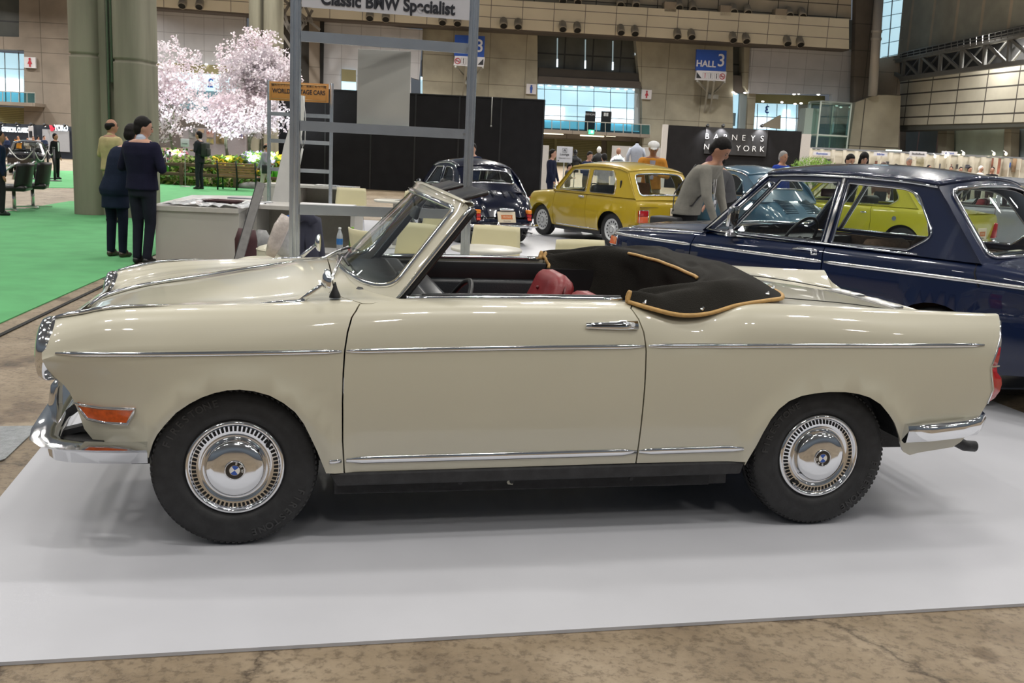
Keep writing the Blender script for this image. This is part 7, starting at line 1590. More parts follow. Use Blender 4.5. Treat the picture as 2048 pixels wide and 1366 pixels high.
# lounge sign board on a pole
t_ = thing('lounge_sign', 'white lounge sign board on a slim stand left of the mustard hatchback', 'sign', (AT(1129, 310, 21).x, 21, 0)); zt_ = AT(1129, 293, 21).z; zb_ = AT(1129, 325, 21).z
q = MB(); q.rbox(-.165, .165, -.01, .01, zb_, zt_, .006); q.build('board', mat('board_white', (.62, .62, .66), .4, noise=.02), t_); q = MB(); q.cyl((0, .02, 0), (0, .02, zt_), .012); q.lathe([(.0001, .02), (.16, .01), (.16, 0)], (0, 0, 0), n=20); q.build('stand', steel_b, t_)
text('lettering', 'Lounge', .065, ink, MX((0, -.012, (zt_ + zb_) / 2), (1, 0, 0), (0, 0, 1)), t_, ex=.001, off=.001); text('lettering', 'ご自由にお座りください', .024, ink, MX((0, -.012, zb_ + .085), (1, 0, 0), (0, 0, 1)), t_, ex=.001)
q = MB(); q.tube([(-.045, -.013, zt_ - .04), (.045, -.013, zt_ - .04), (.045, -.013, zt_ - .12), (-.045, -.013, zt_ - .12)], .003, n=4, closed=True); q.add([(-.03, -.014, zt_ - .10), (0, -.014, zt_ - .05), (.03, -.014, zt_ - .10), (.015, -.014, zt_ - .10), (0, -.014, zt_ - .075), (-.015, -.014, zt_ - .10)], [(0, 1, 2, 3, 4, 5)]); q.ball((-.12, -.012, zb_ + .035), .018, (1, .2, .5)); q.build('emblem', ink, t_)
# white booths along the right wall
bm_ = mat('booth_panel', (.62, .585, .50), .6, noise=.03, nscale=1)
YB = 52
t_ = thing('exhibition_booths', 'long row of low white exhibition booths along the right wall', 'booth', (0, YB, 0)); x0, x1 = AT(1622, 320, YB).x, AT(2110, 340, YB).x; z1 = AT(1800, 305, YB).z
q = MB(); q.box(x0, x1, .6, .65, -.012, z1 - .05); q.build('back_panels', bm_, t_); q = MB()
for k in range(22): x = x0 + (x1 - x0) * k / 21; q.box(x - .02, x + .02, -.0, .6, -.012, z1)
q.build('dividers', bm_, t_); q = MB(); q.box(x0, x1, -.03, .03, z1 - .02, z1 + .06); q.box(x0, x1, .5, .56, z1 - .02, z1 + .06); q.build('fascia_rail', alu, t_)
rnd = random.Random(9)
def poster(px0, py0, px1, py1, m, lab, Y=52.45, txt=None, tcol=ink, grp='posters in the white booths'):
 a, b = AT(px0, py0, Y), AT(px1, py1, Y); q = MB(); q.box(a.x, b.x, Y - .03, Y, b.z, a.z); o = q.build('poster', m); tag(o, lab, 'poster', grp)
 return o
for i, (x, w, h) in enumerate(((1650, 10, 12), (1750, 6, 14), (1772, 6, 14), (1870, 10, 10), (1893, 10, 9), (1912, 12, 10), (1931, 14, 8))):
 y = 318 + (x - 1650) * .04; poster(x, y, x + w, y + h, mat('poster_%d' % (i % 3), ((.12, .13, .18), (.25, .12, .10), (.10, .10, .12))[i % 3], .5, noise=.6, nscale=6), 'small dark poster on the back wall of the white booths')
poster(1984, 316, 1998, 348, mat('poster_red', (.35, .14, .10), .5, noise=.5, nscale=3), 'tall reddish poster in the white booths, right part', grp=None)
poster(2011, 325, 2020, 335, mat('poster_blue', (.03, .12, .5), .5, noise=.1), 'small bright blue poster in the white booths', grp=None)
poster(2026, 315, 2040, 345, mat('poster_brown', (.30, .20, .12), .5, noise=.5, nscale=3), 'tall brown poster at the right end of the white booths', grp=None)
poster(1826, 317, 1850, 345, mat('poster_frame', (.45, .42, .30), .5, noise=.3, nscale=3), 'large framed cream poster in the white booths beside the capped visitor', grp=None)
for x, y, w, t1 in ((1748, 305, 26, 'bibrise'), (1820, 303, 32, 'StudioBook'), (1884, 303, 30, 'artbook'), (1627, 304, 33, 'illustration')):
 a, b = AT(x, y - 1, YB - .1), AT(x + w, y + (11 if x == 1820 else 8), YB - .1); t2 = thing('fascia_sign', 'small white name board on the booth row rail at photo x %d' % x, 'sign', (0, 0, 0)); q = MB(); q.box(a.x, b.x, YB - .12, YB - .07, b.z, a.z); q.build('board', signw, t2)
 text('lettering', t1, .14, bluei if x != 1820 else ink, MX(((a.x + b.x) / 2, YB - .13, (a.z + b.z) / 2), (1, 0, 0), (0, 0, 1)), t2, ex=.002, off=.002)
 t2['label'] = {1748: 'small white name board on the booth rail, left of the cherry-coloured one', 1820: 'tallest white name board on the booth rail, above the capped visitor', 1884: 'white name board with blue words on the booth rail, right of the tallest board', 1627: 'pale blue-lettered name board at the left end of the booth rail'}[x]
nt_ = 0
for x, y in ((1896, 309), (1927, 307.5), (1988, 308), (2012, 308), (1870, 313), (1891, 313)):
 p = AT(x, y, YB - .3); o = thing('booth_lamp', 'small warm spotlight glowing on the rail of the white booths', 'lamp', p, 0, 'booth rail lamps'); q = MB(); q.cyl((0, 0, .08), (0, 0, .0), .05, .09); q.bar((0, 0, .08), (0, .3, .16), .03); q.build('lamp_head', white_m, o); q = MB(); q.ball((0, 0, -.01), .07, n=8); q.build('bulb', lampy, o)
t_ = thing('lit_sign', 'small glowing pale green sign standing left above the white booths', 'sign', (0, 0, 0)); a, b = AT(1774, 299, 60), AT(1803, 306, 60); q = MB(); q.box(a.x, b.x, 60, 60.2, b.z, a.z); q.build('light_box', mat('sign_glow', (.8, 1, .95), .4, emis=(.70, 1, .93), es=1.4, noise=.02), t_); q = MB(); q.cyl(((a.x + b.x) / 2, 60.1, -.012), ((a.x + b.x) / 2, 60.1, b.z), .08); q.build('pole', steel_b, t_)
# showroom bits behind the hatchback
YM = 33.0
q = MB(); a, b = AT(1225, 291, 36), AT(1322, 296, 36); q.box(a.x, b.x, 36, 36.1, -.012, a.z); o = q.build('partition_screen', mat('panel_pale', (.50, .49, .48), .6, noise=.03)); tag(o, 'pale display panel behind the mannequins', 'partition')
q = MB(); a, b = AT(1082, 290, 36), AT(1098, 296, 36); q.box(a.x, b.x, 36, 36.1, -.012, a.z); o = q.build('partition_screen', mat('panel_pale', (0, 0, 0))); tag(o, 'narrow pale panel right of the black partition', 'partition')
def mannequin(label, px, pt, Y, mt, mh=None, head=True):
 p = AT(px, 320, Y); top = AT(px, pt, Y).z; t_ = thing('mannequin', label, 'mannequin', (p.x, Y, 0)); q = MB(); s = top / 1.62 if head else top / 1.45
 q.lathe([(.0001, .85 * s), (.15 * s, .86 * s), (.13 * s, 1.02 * s), (.17 * s, 1.22 * s), (.16 * s, 1.34 * s), (.09 * s, 1.40 * s), (.05 * s, 1.43 * s), (.045 * s, 1.46 * s), (.0001, 1.47 * s)], (0, 0, 0), n=20);
 for k in range(len(q.v)): v = q.v[k]; q.v[k] = (v[0], v[1] * .62, v[2])
 for sx in (-1, 1): q.tube([(sx * .15 * s, 0, 1.33 * s), (sx * .22 * s, .02, 1.15 * s), (sx * .23 * s, .0, .92 * s)], [.05 * s, .045 * s, .035 * s], n=8)
 q.build('torso', mt, t_)
 if head: q = MB(); q.ball((0, 0, 1.53 * s), .095 * s, (.82, .95, 1.2)); q.build('head', mh, t_)
 q = MB(); q.cyl((0, 0, .02), (0, 0, .86 * s), .02); q.lathe([(.0001, .02), (.18, .015), (.18, 0)], (0, 0, 0), n=18); q.build('stand', steel_b, t_)
mannequin('black-clad mannequin with a white head behind the hatchback roof', 1197, 294, YM, black, white_m)
mannequin('headless mannequin in a pale blue-grey shirt behind the hatchback roof', 1272, 288, YM, mat('shirt_pale', (.34, .37, .44), .7, noise=.05), None, False)
mannequin('shiny silver mannequin torso with a tan head behind the hatchback roof', 1236, 297, YM - 1, chrome, mat('tan_head', (.35, .17, .11), .6, noise=.03))
mannequin('small black glossy mannequin bust just right of the lounge sign', 1150, 300, YM - 1, mat('gloss_black', (.012, .012, .012), .15, noise=.05), mat('gloss_black', (0, 0, 0)))
# blossom garden, bench, ropes
barkm = mat('bark', (.20, .19, .14), .9, noise=.3, nscale=12, bump=.4, bscale=40)
blos = mat('blossom', (.84, .79, .83), .8, noise=.06, nscale=.7, col2=(.80, .68, .73))
def tree(label, base, H, crown_c, crown_r, seed, n, lean=0.0, multi=1):
 rnd = random.Random(seed); t_ = thing('blossom_tree', label, 'tree', base)
 q = MB(); tips = []
 cc = Vector(crown_c) - Vector(base); R = Vector(crown_r)
 def grow(p, d, L, r, lev):
  k = 4; pts = [p]; dd = Vector(d)
  for i in range(k):
   dd = (dd + Vector((rnd.gauss(0, .12), rnd.gauss(0, .12), rnd.gauss(.03, .06)))).normalized(); pts.append(pts[-1] + dd * L / k)
  q.tube(pts, [r * (1 - .5 * i / k) for i in range(k + 1)], n=6)
  for pt in pts[1:]:
   if lev >= 1: tips.append((pt, lev))
  if lev < 4:
   for _ in range(3 if lev < 3 else 2):
    a = rnd.uniform(0, 2 * PI); tilt = rnd.uniform(.35, .85); o = dd.orthogonal().normalized(); o2 = dd.cross(o); nd = (dd * math.cos(tilt) + (o * math.cos(a) + o2 * math.sin(a)) * math.sin(tilt)).normalized()
    tgt = cc + Vector((rnd.uniform(-1, 1) * R.x, rnd.uniform(-1, 1) * R.y, rnd.uniform(-.7, 1) * R.z)); nd = (nd * .55 + (tgt - pts[-1]).normalized() * .55).normalized()
    grow(pts[-1 if rnd.random() < .6 else -2], nd, L * rnd.uniform(.62, .85), r * .55, lev + 1)
 for m_ in range(multi):
  d0 = Vector((lean + rnd.uniform(-.3, .3) * (multi > 1), 0, 1)).normalized(); grow(Vector((0, 0, 0)), d0, H * .30, .075, 0)
 q.build('trunk', barkm, t_)
 v = []; f = []
 def puff(c):
  for _ in range(9):
   o = Vector((rnd.gauss(0, .055), rnd.gauss(0, .055), rnd.gauss(0, .05))); a = Vector((rnd.gauss(0, 1), rnd.gauss(0, 1), rnd.gauss(0, 1))).normalized(); b = a.orthogonal().normalized(); s_ = rnd.uniform(.025, .045); k = len(v); p = c + o
   v.extend([p + a * s_, p + b * s_, p - a * s_, p - b * s_]); f.append((k, k + 1, k + 2, k + 3))
 cnt = 0; tries = 0
 while cnt < n and tries < n * 20:
  tries += 1
  if rnd.random() < .45 and tips:
   p, lv = rnd.choice(tips); p = p + Vector((rnd.gauss(0, .13), rnd.gauss(0, .13), rnd.gauss(0, .13)))
  else:
   u = Vector((rnd.gauss(0, 1), rnd.gauss(0, 1), rnd.gauss(0, 1))).normalized() * rnd.random() ** .4; p = cc + Vector((u.x * R.x, u.y * R.y, u.z * R.z))
   if math.sin(p.x * 4.1 + seed) * math.sin(p.z * 4.7) * math.sin(p.y * 3.3 + 1) > .18: continue
  e = p - cc
  if (e.x / R.x) ** 2 + (e.y / R.y) ** 2 + (e.z / R.z) ** 2 > 1.25: continue
  puff(p); cnt += 1
 o = mk('blossoms', v, f, blos, t_, smooth=False); stuff(o); return t_
YT = 31.0
def P3(px, py, Y): return AT(px, py, Y)
def gp(px, Y, z=0): p = AT(px, 300, Y); return Vector((p.x, Y, z))
tree('pink-white blossom tree partly hidden by the twin pillars, left of three', gp(350, YT, .55), 3.4, P3(345, 180, YT), (1.15, .9, 1.55), 3, 900, 0)
tree('largest pink-white blossom tree, its round crown rising behind the left posts', gp(520, YT + .8, .55), 3.9, P3(514, 158, YT + .8), (1.42, 1.0, 1.55), 8, 1900, 0)
tree('low spreading white blossom tree in the middle, above the yellow flowers', gp(457, YT - .8, .55), 2.0, P3(462, 226, YT - .8), (1.20, .8, .66), 12, 800, 0)
tree('thin blossom tree half behind the largest one, at its right foot', gp(500, YT - .2, .55), 2.4, P3(530, 235, YT - .2), (.9, .6, .62), 21, 380, .1)
for px in (345, 455, 505, 545):
 ld = bpy.data.lights.new('tree_uplight', 'SPOT'); ld.energy = 330; ld.spot_size = 2.0; ld.spot_blend = .9; ld.color = (.88, .95, 1); ld.shadow_soft_size = .15; lo = bpy.data.objects.new('tree_uplight', ld); COL.objects.link(lo); p = gp(px, YT - 2.0, .75); lo.location = p; lo.rotation_euler = (math.radians(180 - 32), 0, 0)
plg = mat('planter_green', (.07, .36, .02), .45, noise=.1, nscale=3); soil = mat('moss', (.16, .20, .03), .9, noise=.5, nscale=6, bump=.6, bscale=20)
def planter(label, px, w, Y, zt_, rnd_):
 p = gp(px, Y); t_ = thing('planter', label, 'planter', (p.x, Y, 0)); q = MB()
 if rnd_: q.lathe([(.0001, 0), (w * .40, 0), (w * .5, zt_), (w * .47, zt_), (.0001, zt_ - .03)], (0, 0, 0), n=28)
 else: q.rbox(-w / 2, w / 2, -.3, .3, 0, zt_, .02)
 q.build('pot', plg, t_); return t_
def flowers(label, px, Y, z, w, d, h, n, cols, seed, cat='flowers', dens_=1.0):
 rnd = random.Random(seed); p = gp(px, Y); v = []; f = []; fm = []
 ms = [mat('leaf_a', (.10, .26, .03), .7, noise=.3, nscale=8), mat('leaf_b', (.22, .34, .05), .7, noise=.3, nscale=8)] + cols
 for i in range(n):
  c = Vector((p.x + rnd.uniform(-w / 2, w / 2), Y + rnd.uniform(-d / 2, d / 2), z + h * rnd.random() ** .7)); mi = rnd.choice((0, 1)) if rnd.random() < .55 else 2 + rnd.randrange(len(cols))
  for _ in range(3):
   a = Vector((rnd.gauss(0, 1), rnd.gauss(0, 1), rnd.gauss(0, .7))).normalized(); b = a.orthogonal().normalized(); s_ = rnd.uniform(.02, .05) * dens_; k = len(v); o = Vector((rnd.gauss(0, .03), rnd.gauss(0, .03), rnd.gauss(0, .03)))
   v.extend([c + o + a * s_ * 1.5, c + o + b * s_, c + o - a * s_ * 1.5, c + o - b * s_]); f.append((k, k + 1, k + 2, k + 3)); fm.append(mi)
 o = mk('flower_bed', v, f, None, None, smooth=False, fm=fm, mats=ms); stuff(o); tag(o, label, cat); return o
yel = mat('petal_yellow', (.85, .62, .02), .6, noise=.1); pnk = mat('petal_pink', (.65, .18, .25), .6, noise=.1); whi = mat('petal_white', (.75, .75, .85), .6, noise=.05); vio = mat('petal_violet', (.35, .30, .6), .6, noise=.1); dry = mat('twig_tan', (.32, .26, .14), .8, noise=.2)
planter('bright green planter box at the foot of the left blossom tree', 332, 1.25, 29.6, .58, False); planter('round bright green tub under the yellow flowers', 459, .95, 29.3, .50, True); planter('bright green planter box under the white and violet flowers', 517, .78, 29.3, .56, False); planter('green tub at the right end, beyond the walking man', 560, .7, 29.8, .5, True)
flowers('pink and green plants in the left green planter', 330, 29.6, .56, 1.2, .5, .34, 420, [pnk, whi], 1); flowers('mass of yellow flowers in the round green tub', 459, 29.3, .50, .92, .6, .28, 480, [yel, yel], 2); flowers('white and violet flowers in the right green planter', 517, 29.3, .55, .80, .5, .40, 420, [whi, vio], 3); flowers('leafy green plant in the end tub behind the walking man', 558, 29.8, .5, .6, .5, .4, 200, [yel], 4)
flowers('wild brushy shrubs growing between the planters behind the low fence', 440, 28.9, .0, 2.6, .6, .58, 1500, [dry, dry, yel], 5, 'shrubs', 1.3); flowers('tan twiggy shrub behind the standing backpack man', 385, 28.7, .1, 1.1, .5, .62, 700, [dry], 6, 'shrubs', 1.2)
flowers('low mossy ground cover under the wooden rail fence', 430, 28.2, -.01, 3.9, .5, .24, 1500, [soil, dry], 7, 'ground cover', 1.5)
q = MB(); rnd = random.Random(4)
for px, w in ((505, .85),): p = gp(px, 28.0); q.ball((p.x, 28.0, .05), .4, (1.1, .5, .35), n=12)
tag(q.build('rock', mat('rock_grey', (.22, .22, .21), .85, noise=.3, nscale=5, bump=.5)), 'flat grey rock at the bed edge under the bench', 'rock')
wd = mat('fence_wood', (.10, .06, .035), .8, noise=.25, nscale=6, stretch=(.3, 1, 4))
t_ = thing('rail_fence', 'low dark wooden rail fence in front of the flower bed', 'fence', (0, 27.9, 0)); q = MB(); a, b = gp(305, 27.9), gp(572, 27.9)
for z in (.56, .30): q.rbox(a.x, b.x, -.03, .03, z - .045, z + .045, .01)
q.build('rail', wd, t_)
for px in (310, 362, 470, 560): p = gp(px, 27.9); q = MB(); q.rbox(p.x - .045, p.x + .045, -.045, .045, 0, .62, .01); q.build('post', wd, t_)
# bench with dark slats
bp0 = G(437, 372); bp1 = G(512, 376); t_ = thing('garden_bench', 'slatted brown bench with black iron ends seen from behind on the green carpet', 'bench', (0, 0, 0)); Y = 26.6; xa, xb = gp(436, Y).x, gp(512, Y).x
sl_ = mat('bench_slat', (.26, .13, .06), .5, noise=.2, nscale=5); irn = mat('cast_iron', (.012, .022, .018), .45, .5, noise=.1)
for k in range(6): q = MB(); z = .36 + k * .065; q.rbox(xa, xb, Y - .02 + k * -.012, Y + .01 + k * -.012, z - .026, z + .026, .006); q.build('back_slat', sl_, t_)
for k in range(4): q = MB(); q.rbox(xa, xb, Y + .08 + k * .09, Y + .15 + k * .09, .34, .365, .006); q.build('seat_slat', sl_, t_)
for x in (xa, (xa + xb) / 2, xb):
 q = MB(); q.tube([(x, Y - .11, .76), (x, Y - .02, .38), (x, Y + .0, .30), (x, Y - .06, 0)], .022, n=8)
 if x != (xa + xb) / 2: q.tube([(x, Y + .42, 0), (x, Y + .40, .33), (x, Y, .33)], .02, n=8)
 q.build('iron_end', irn, t_)
# rope posts
def ropepost(px, py, label, first=[None]):
 p = G(px, py)
 if first[0] is None:
  t_ = thing('rope_post', label, 'barrier post', p); q = MB(); q.cyl((0, 0, 0), (0, 0, .85), .028); q.ball((0, 0, .87), .04, (1, 1, .6)); q.build('pole', black, t_); q = MB(); q.lathe([(.0001, .03), (.05, .03), (.17, .012), (.17, 0), (.0001, 0)], (0, 0, 0), n=24); q.build('base', black, t_); first[0] = t_; return p
 dup(first[0], p, 0, label); return p
A_ = ropepost(332, 364, 'black rope post, left one of the close pair beside the flower bed'); B_ = ropepost(341, 366, 'black rope post, right one of the close pair beside the flower bed')
C1 = ropepost(70, 358, 'black rope post on the green strip, farthest left of three'); C2 = ropepost(97, 357, 'black rope post on the green strip, middle of three'); C3 = ropepost(110, 362, 'black rope post on the green strip in front of the suited man')
rp_ = mat('rope_white', (.5, .5, .48), .7, noise=.1)
def rope(a, b, sag, lab, z=.78):
 q = MB(); q.tube([a.lerp(b, k / 10) + Vector((0, 0, z - sag * math.sin(PI * k / 10))) for k in range(11)], .013, n=6); tag(q.build('barrier_rope', rp_), lab, 'rope')
rope(A_, B_ + Vector((0, 0, -.3)), .15, 'white rope drooping between the paired rope posts'); rope(G(300, 380), A_, .18, 'white rope running left from the paired rope posts'); rope(C1, C2, .30, 'white rope hanging between the left and middle posts'); rope(C2, C3, .12, 'white rope hanging between the middle and right posts'); rope(G(20, 352), C1, .3, 'white rope running left from the farthest left post')
# photo boards behind the trees, small info sign
YQ = 36.0
q = MB(); a, b = AT(365, 254, YQ), AT(492, 262, YQ); q.box(a.x, b.x, YQ, YQ + .05, -.01, a.z); o = q.build('photo_board', mat('board_lilac', (.36, .33, .36), .6, noise=.05)); tag(o, 'pale grey board with mounted car photographs behind the blossom trees', 'board')
for i, (x0, y0, x1, y1, c1, c2) in enumerate(((377, 258, 392, 277, (.08, .08, .09), (.4, .4, .4)), (396, 258, 408, 266, (.4, .2, .1), (.6, .5, .4)), (413, 260, 427, 275, (.35, .1, .08), (.6, .55, .5)), (413, 277, 427, 288, (.06, .12, .2), (.5, .4, .1)), (432, 267, 454, 288, (.1, .08, .04), (.35, .25, .12)), (478, 264, 489, 276, (.5, .3, .05), (.1, .1, .3)))):
 a, b = AT(x0, y0, YQ - .02), AT(x1, y1, YQ - .02); q = MB(); q.box(a.x, b.x, YQ - .03, YQ - .005, b.z, a.z); o = q.build('mounted_photo', mat('photo_%d' % i, c1, .5, noise=.8, nscale=5, col2=c2)); tag(o, 'mounted car photograph on the pale board behind the blossom trees', 'photo', 'photographs on the pale board')
t_ = thing('info_sign', 'small white information sign on a thin stand left of the backpack man', 'sign', (0, 0, 0)); p = gp(369, 27.2); a, b = AT(361, 277, 27.2), AT(378, 294, 27.2); q = MB(); q.rbox(a.x, b.x, 27.2, 27.22, b.z, a.z, .005); q.build('board', signw, t_); q = MB(); q.cyl((p.x, 27.23, 0), (p.x, 27.23, a.z), .012); q.lathe([(.0001, .02), (.14, .01), (.14, 0)], (p.x, 27.23, 0), n=16); q.build('stand', steel_b, t_); text('lettering', 'Lounge', .05, ink, MX(((a.x + b.x) / 2, 27.195, (a.z + b.z) / 2 - .02), (1, 0, 0), (0, 0, 1)), t_, ex=.001)
# dark booths at far left
YD = 46.0
t_ = thing('tyre_booth', 'dark blue-black booth wall with lit lettering at the far left', 'booth', (0, YD, 0)); a, b = AT(-80, 248, YD), AT(232, 256, YD); z1 = AT(60, 249, YD).z
q = MB(); q.box(a.x, b.x, 0, .1, -.012, z1); q.build('panel', mat('booth_navy', (.012, .018, .03), .5, noise=.1), t_)
q = MB(); xa, xb = AT(87, 300, YD).x, AT(140, 300, YD).x; q.box(xa, xb, -.05, 0, .3, AT(100, 259, YD).z); q.build('screen', mat('screen_grey', (.36, .37, .40), .5, noise=.03), t_)
glow = mat('letter_glow', (1, 1, 1), .4, emis=(.75, .9, 1), es=1.6, noise=.01)
p = AT(31, 255.5, YD); text('lettering', 'GTSPECIAL CLASSIC', .28, glow, MX((p.x, -.03, p.z - .1), (1, 0, 0), (0, 0, 1)), t_, ex=.01, off=.012, sx=.48 * 1.02)
p = AT(124, 256.5, YD); text('lettering', 'YOKO', .34, glow, MX((p.x, -.08, p.z), (1, 0, 0), (0, 0, 1)), t_, ex=.01, off=.012, sx=.62)
q = MB(); p = AT(107, 256, YD); q.add([(p.x - .16, -.08, p.z + .12), (p.x - .04, -.08, p.z + .12), (p.x + .06, -.08, p.z - .02), (p.x + .16, -.08, p.z + .12), (p.x + .2, -.08, p.z + .12), (p.x, -.08, p.z - .14), (p.x - .1, -.08, p.z - .14)], [(0, 1, 2, 3, 4, 5, 6)]); q.build('mark', mat('mark_red', (.6, .02, .05), .4, emis=(.7, .03, .06), es=.7, noise=.02), t_)
for px in (2, 32, 61, 88, 128):
 p = AT(px, 248 + px * .03, YD - .4); o = thing('booth_lamp', 'small cool spotlight on the top edge of the dark far-left booth', 'lamp', p, 0, 'lamps of the dark far-left booth'); q = MB(); q.cyl((0, 0, .06), (0, .08, 0), .05, .07); q.bar((0, 0, .06), (0, .4, .02), .03); q.build('lamp_head', black, o); q = MB(); q.ball((0, .09, -.01), .05, n=8); q.build('bulb', lampm, o)
t_ = thing('banner_stand', 'tall white banner with a dark picture standing in front of the dark far-left booth', 'banner', (0, 0, 0)); a, b = AT(56, 252, 43), AT(67, 280, 43); q = MB(); q.box(a.x, b.x, 43, 43.03, -.0, a.z); q.build('banner_panel', signw, t_); q = MB(); q.box(a.x + .04, b.x - .04, 42.98, 43, AT(60, 275, 43).z, AT(60, 262, 43).z); q.build('picture', ink, t_)
# black office chairs left edge
def tubchair(label, loc, rz):
 t_ = thing('lounge_chair', label, 'chair', loc, rz); q = MB(); rows = []
 for i in range(9):
  t = i / 8; rows.append([(.30 * math.sin(u) * (1 - .05 * t), -.28 * math.cos(u) - .06 * t, .42 + .38 * t) for u in np.linspace(-1.3, 1.3, 15)])
 q.grid(rows); q.build('backrest', mat('black_leather', (.014, .014, .014), .35, noise=.1), t_, solid=.03)
 q = MB(); q.rbox(-.27, .27, -.25, .27, .34, .44, .04); q.build('seat', mat('black_leather', (0, 0, 0)), t_)
 for sx in (-1, 1): q = MB(); q.tube([(sx * .29, -.05, .80), (sx * .30, .05, .76), (sx * .30, .24, .62), (sx * .30, .26, .5)], .022, n=8, flat=.5, nrm=(sx, 0, 0)); q.build('armrest', chrome, t_)
 q = MB(); q.cyl((0, 0, .03), (0, 0, .36), .03)
 for k in range(4): a = k * PI / 2 + .4; q.bar((0, 0, .03), (.32 * math.cos(a), .32 * math.sin(a), .02), .04, .025)
 q.build('star_base', chrome_r, t_)
tubchair('black leather lounge chair at the left edge, nearer the man in navy', Vector((-8.55, 16.95, 0)), 1.8); tubchair('black leather lounge chair at the left edge, right of its twin', Vector((-8.62, 17.75, 0)), 1.9)
# small potted shrub beyond the navy saloon and bush by the booth
tp = thing('potted_tree', 'feathery bright green potted tree seen above the navy saloon roof', 'plant', gp(1632, 21.0)); rnd = random.Random(6); v = []; f = []
q = MB(); q.tube([(0, 0, .3), (.03, 0, .8), (0, 0, 1.3)], .025); q.tube([(0, 0, .8), (-.2, .1, 1.25)], .015); q.tube([(0, 0, .9), (.22, 0, 1.3)], .015); q.build('trunk', barkm, tp); q = MB(); q.lathe([(.0001, 0), (.15, 0), (.2, .33), (.18, .33), (.0001, .30)], (0, 0, 0), n=20); q.build('pot', black, tp)
zt_ = AT(1632, 312, 21).z
for i in range(2600):
 u = Vector((rnd.gauss(0, 1), rnd.gauss(0, 1), rnd.gauss(0, 1))).normalized() * rnd.random() ** .35; c = Vector((u.x * .50, u.y * .45, zt_ - .32 + u.z * .30)); a = Vector((rnd.gauss(0, .5), rnd.gauss(0, .5), rnd.gauss(.6, .4))).normalized(); b = a.orthogonal().normalized() * .008; k = len(v); L_ = rnd.uniform(.04, .09); v.extend([c + b, c - b, c + a * L_]); f.append((k, k + 1, k + 2))
stuff(mk('foliage', v, f, mat('leaf_lime', (.22, .40, .03), .6, noise=.2), tp, smooth=False))
# people
def blob(name, prims, vox, m, parent, sm=3):
 q = MB()
 for p in prims:
  if p[0] == 'c':
   _, a, ra, b, rb = p[:5]; a = Vector(a); b = Vector(b)
   q.tube([a, a.lerp(b, .5), b], [ra, (ra + rb) / 2, rb], n=12); q.ball(a, ra, n=10); q.ball(b, rb, n=10)
  elif p[0] == 'b': q.ball(p[1], p[2], p[3], n=16, M=p[4] if len(p) > 4 else None)
  elif p[0] == 'r':     # rings (centre, half width, half depth)
   rows = []
   for c, hw, hd in p[1]:
    rows.append([(c[0] + hw * math.copysign(abs(math.cos(t)) ** .85, math.cos(t)), c[1] + hd * math.copysign(abs(math.sin(t)) ** .85, math.sin(t)), c[2]) for t in [2 * PI * k / 20 for k in range(20)]]); rows[-1].append(rows[-1][0])
   k0 = len(q.v); q.grid(rows); n = len(rows)
   q.f.append(tuple(k0 + j for j in range(20))[::-1]); q.f.append(tuple(k0 + (n - 1) * 21 + j for j in range(20))); q.sm += [True, True]; q.fm += [0, 0]
 me = bpy.data.meshes.new('t'); me.from_pydata([tuple(map(float, v)) for v in q.v], [], q.f); o = bpy.data.objects.new('t', me); COL.objects.link(o)
 d = o.modifiers.new('r', 'REMESH'); d.mode = 'VOXEL'; d.voxel_size = vox; d.use_smooth_shade = True
 d = o.modifiers.new('s', 'SMOOTH'); d.factor = .5; d.iterations = sm
 dg = bpy.context.evaluated_depsgraph_get(); dg.update(); m2 = bpy.data.meshes.new_from_object(o.evaluated_get(dg)); COL.objects.unlink(o); bpy.data.objects.remove(o)
 m2.materials.clear(); m2.materials.append(m); m2.polygons.foreach_set('use_smooth', [True] * len(m2.polygons))
 r = bpy.data.objects.new(name, m2); link(r, parent); return r
skin = mat('skin', (.46, .25, .17), .5, noise=.06, nscale=12); skin2 = mat('skin_tan', (.36, .18, .11), .5, noise=.06, nscale=12)
hairb = mat('hair_black', (.008, .0065, .006), .6, spec=.2, noise=.3, nscale=50); hairg = mat('hair_grey', (.25, .24, .23), .6, noise=.3, nscale=50, bump=.3, bscale=120)
def cloth_(n, c): return mat('cloth_' + n, c, .9, spec=.15, noise=.12, nscale=9, bump=.25, bscale=35)
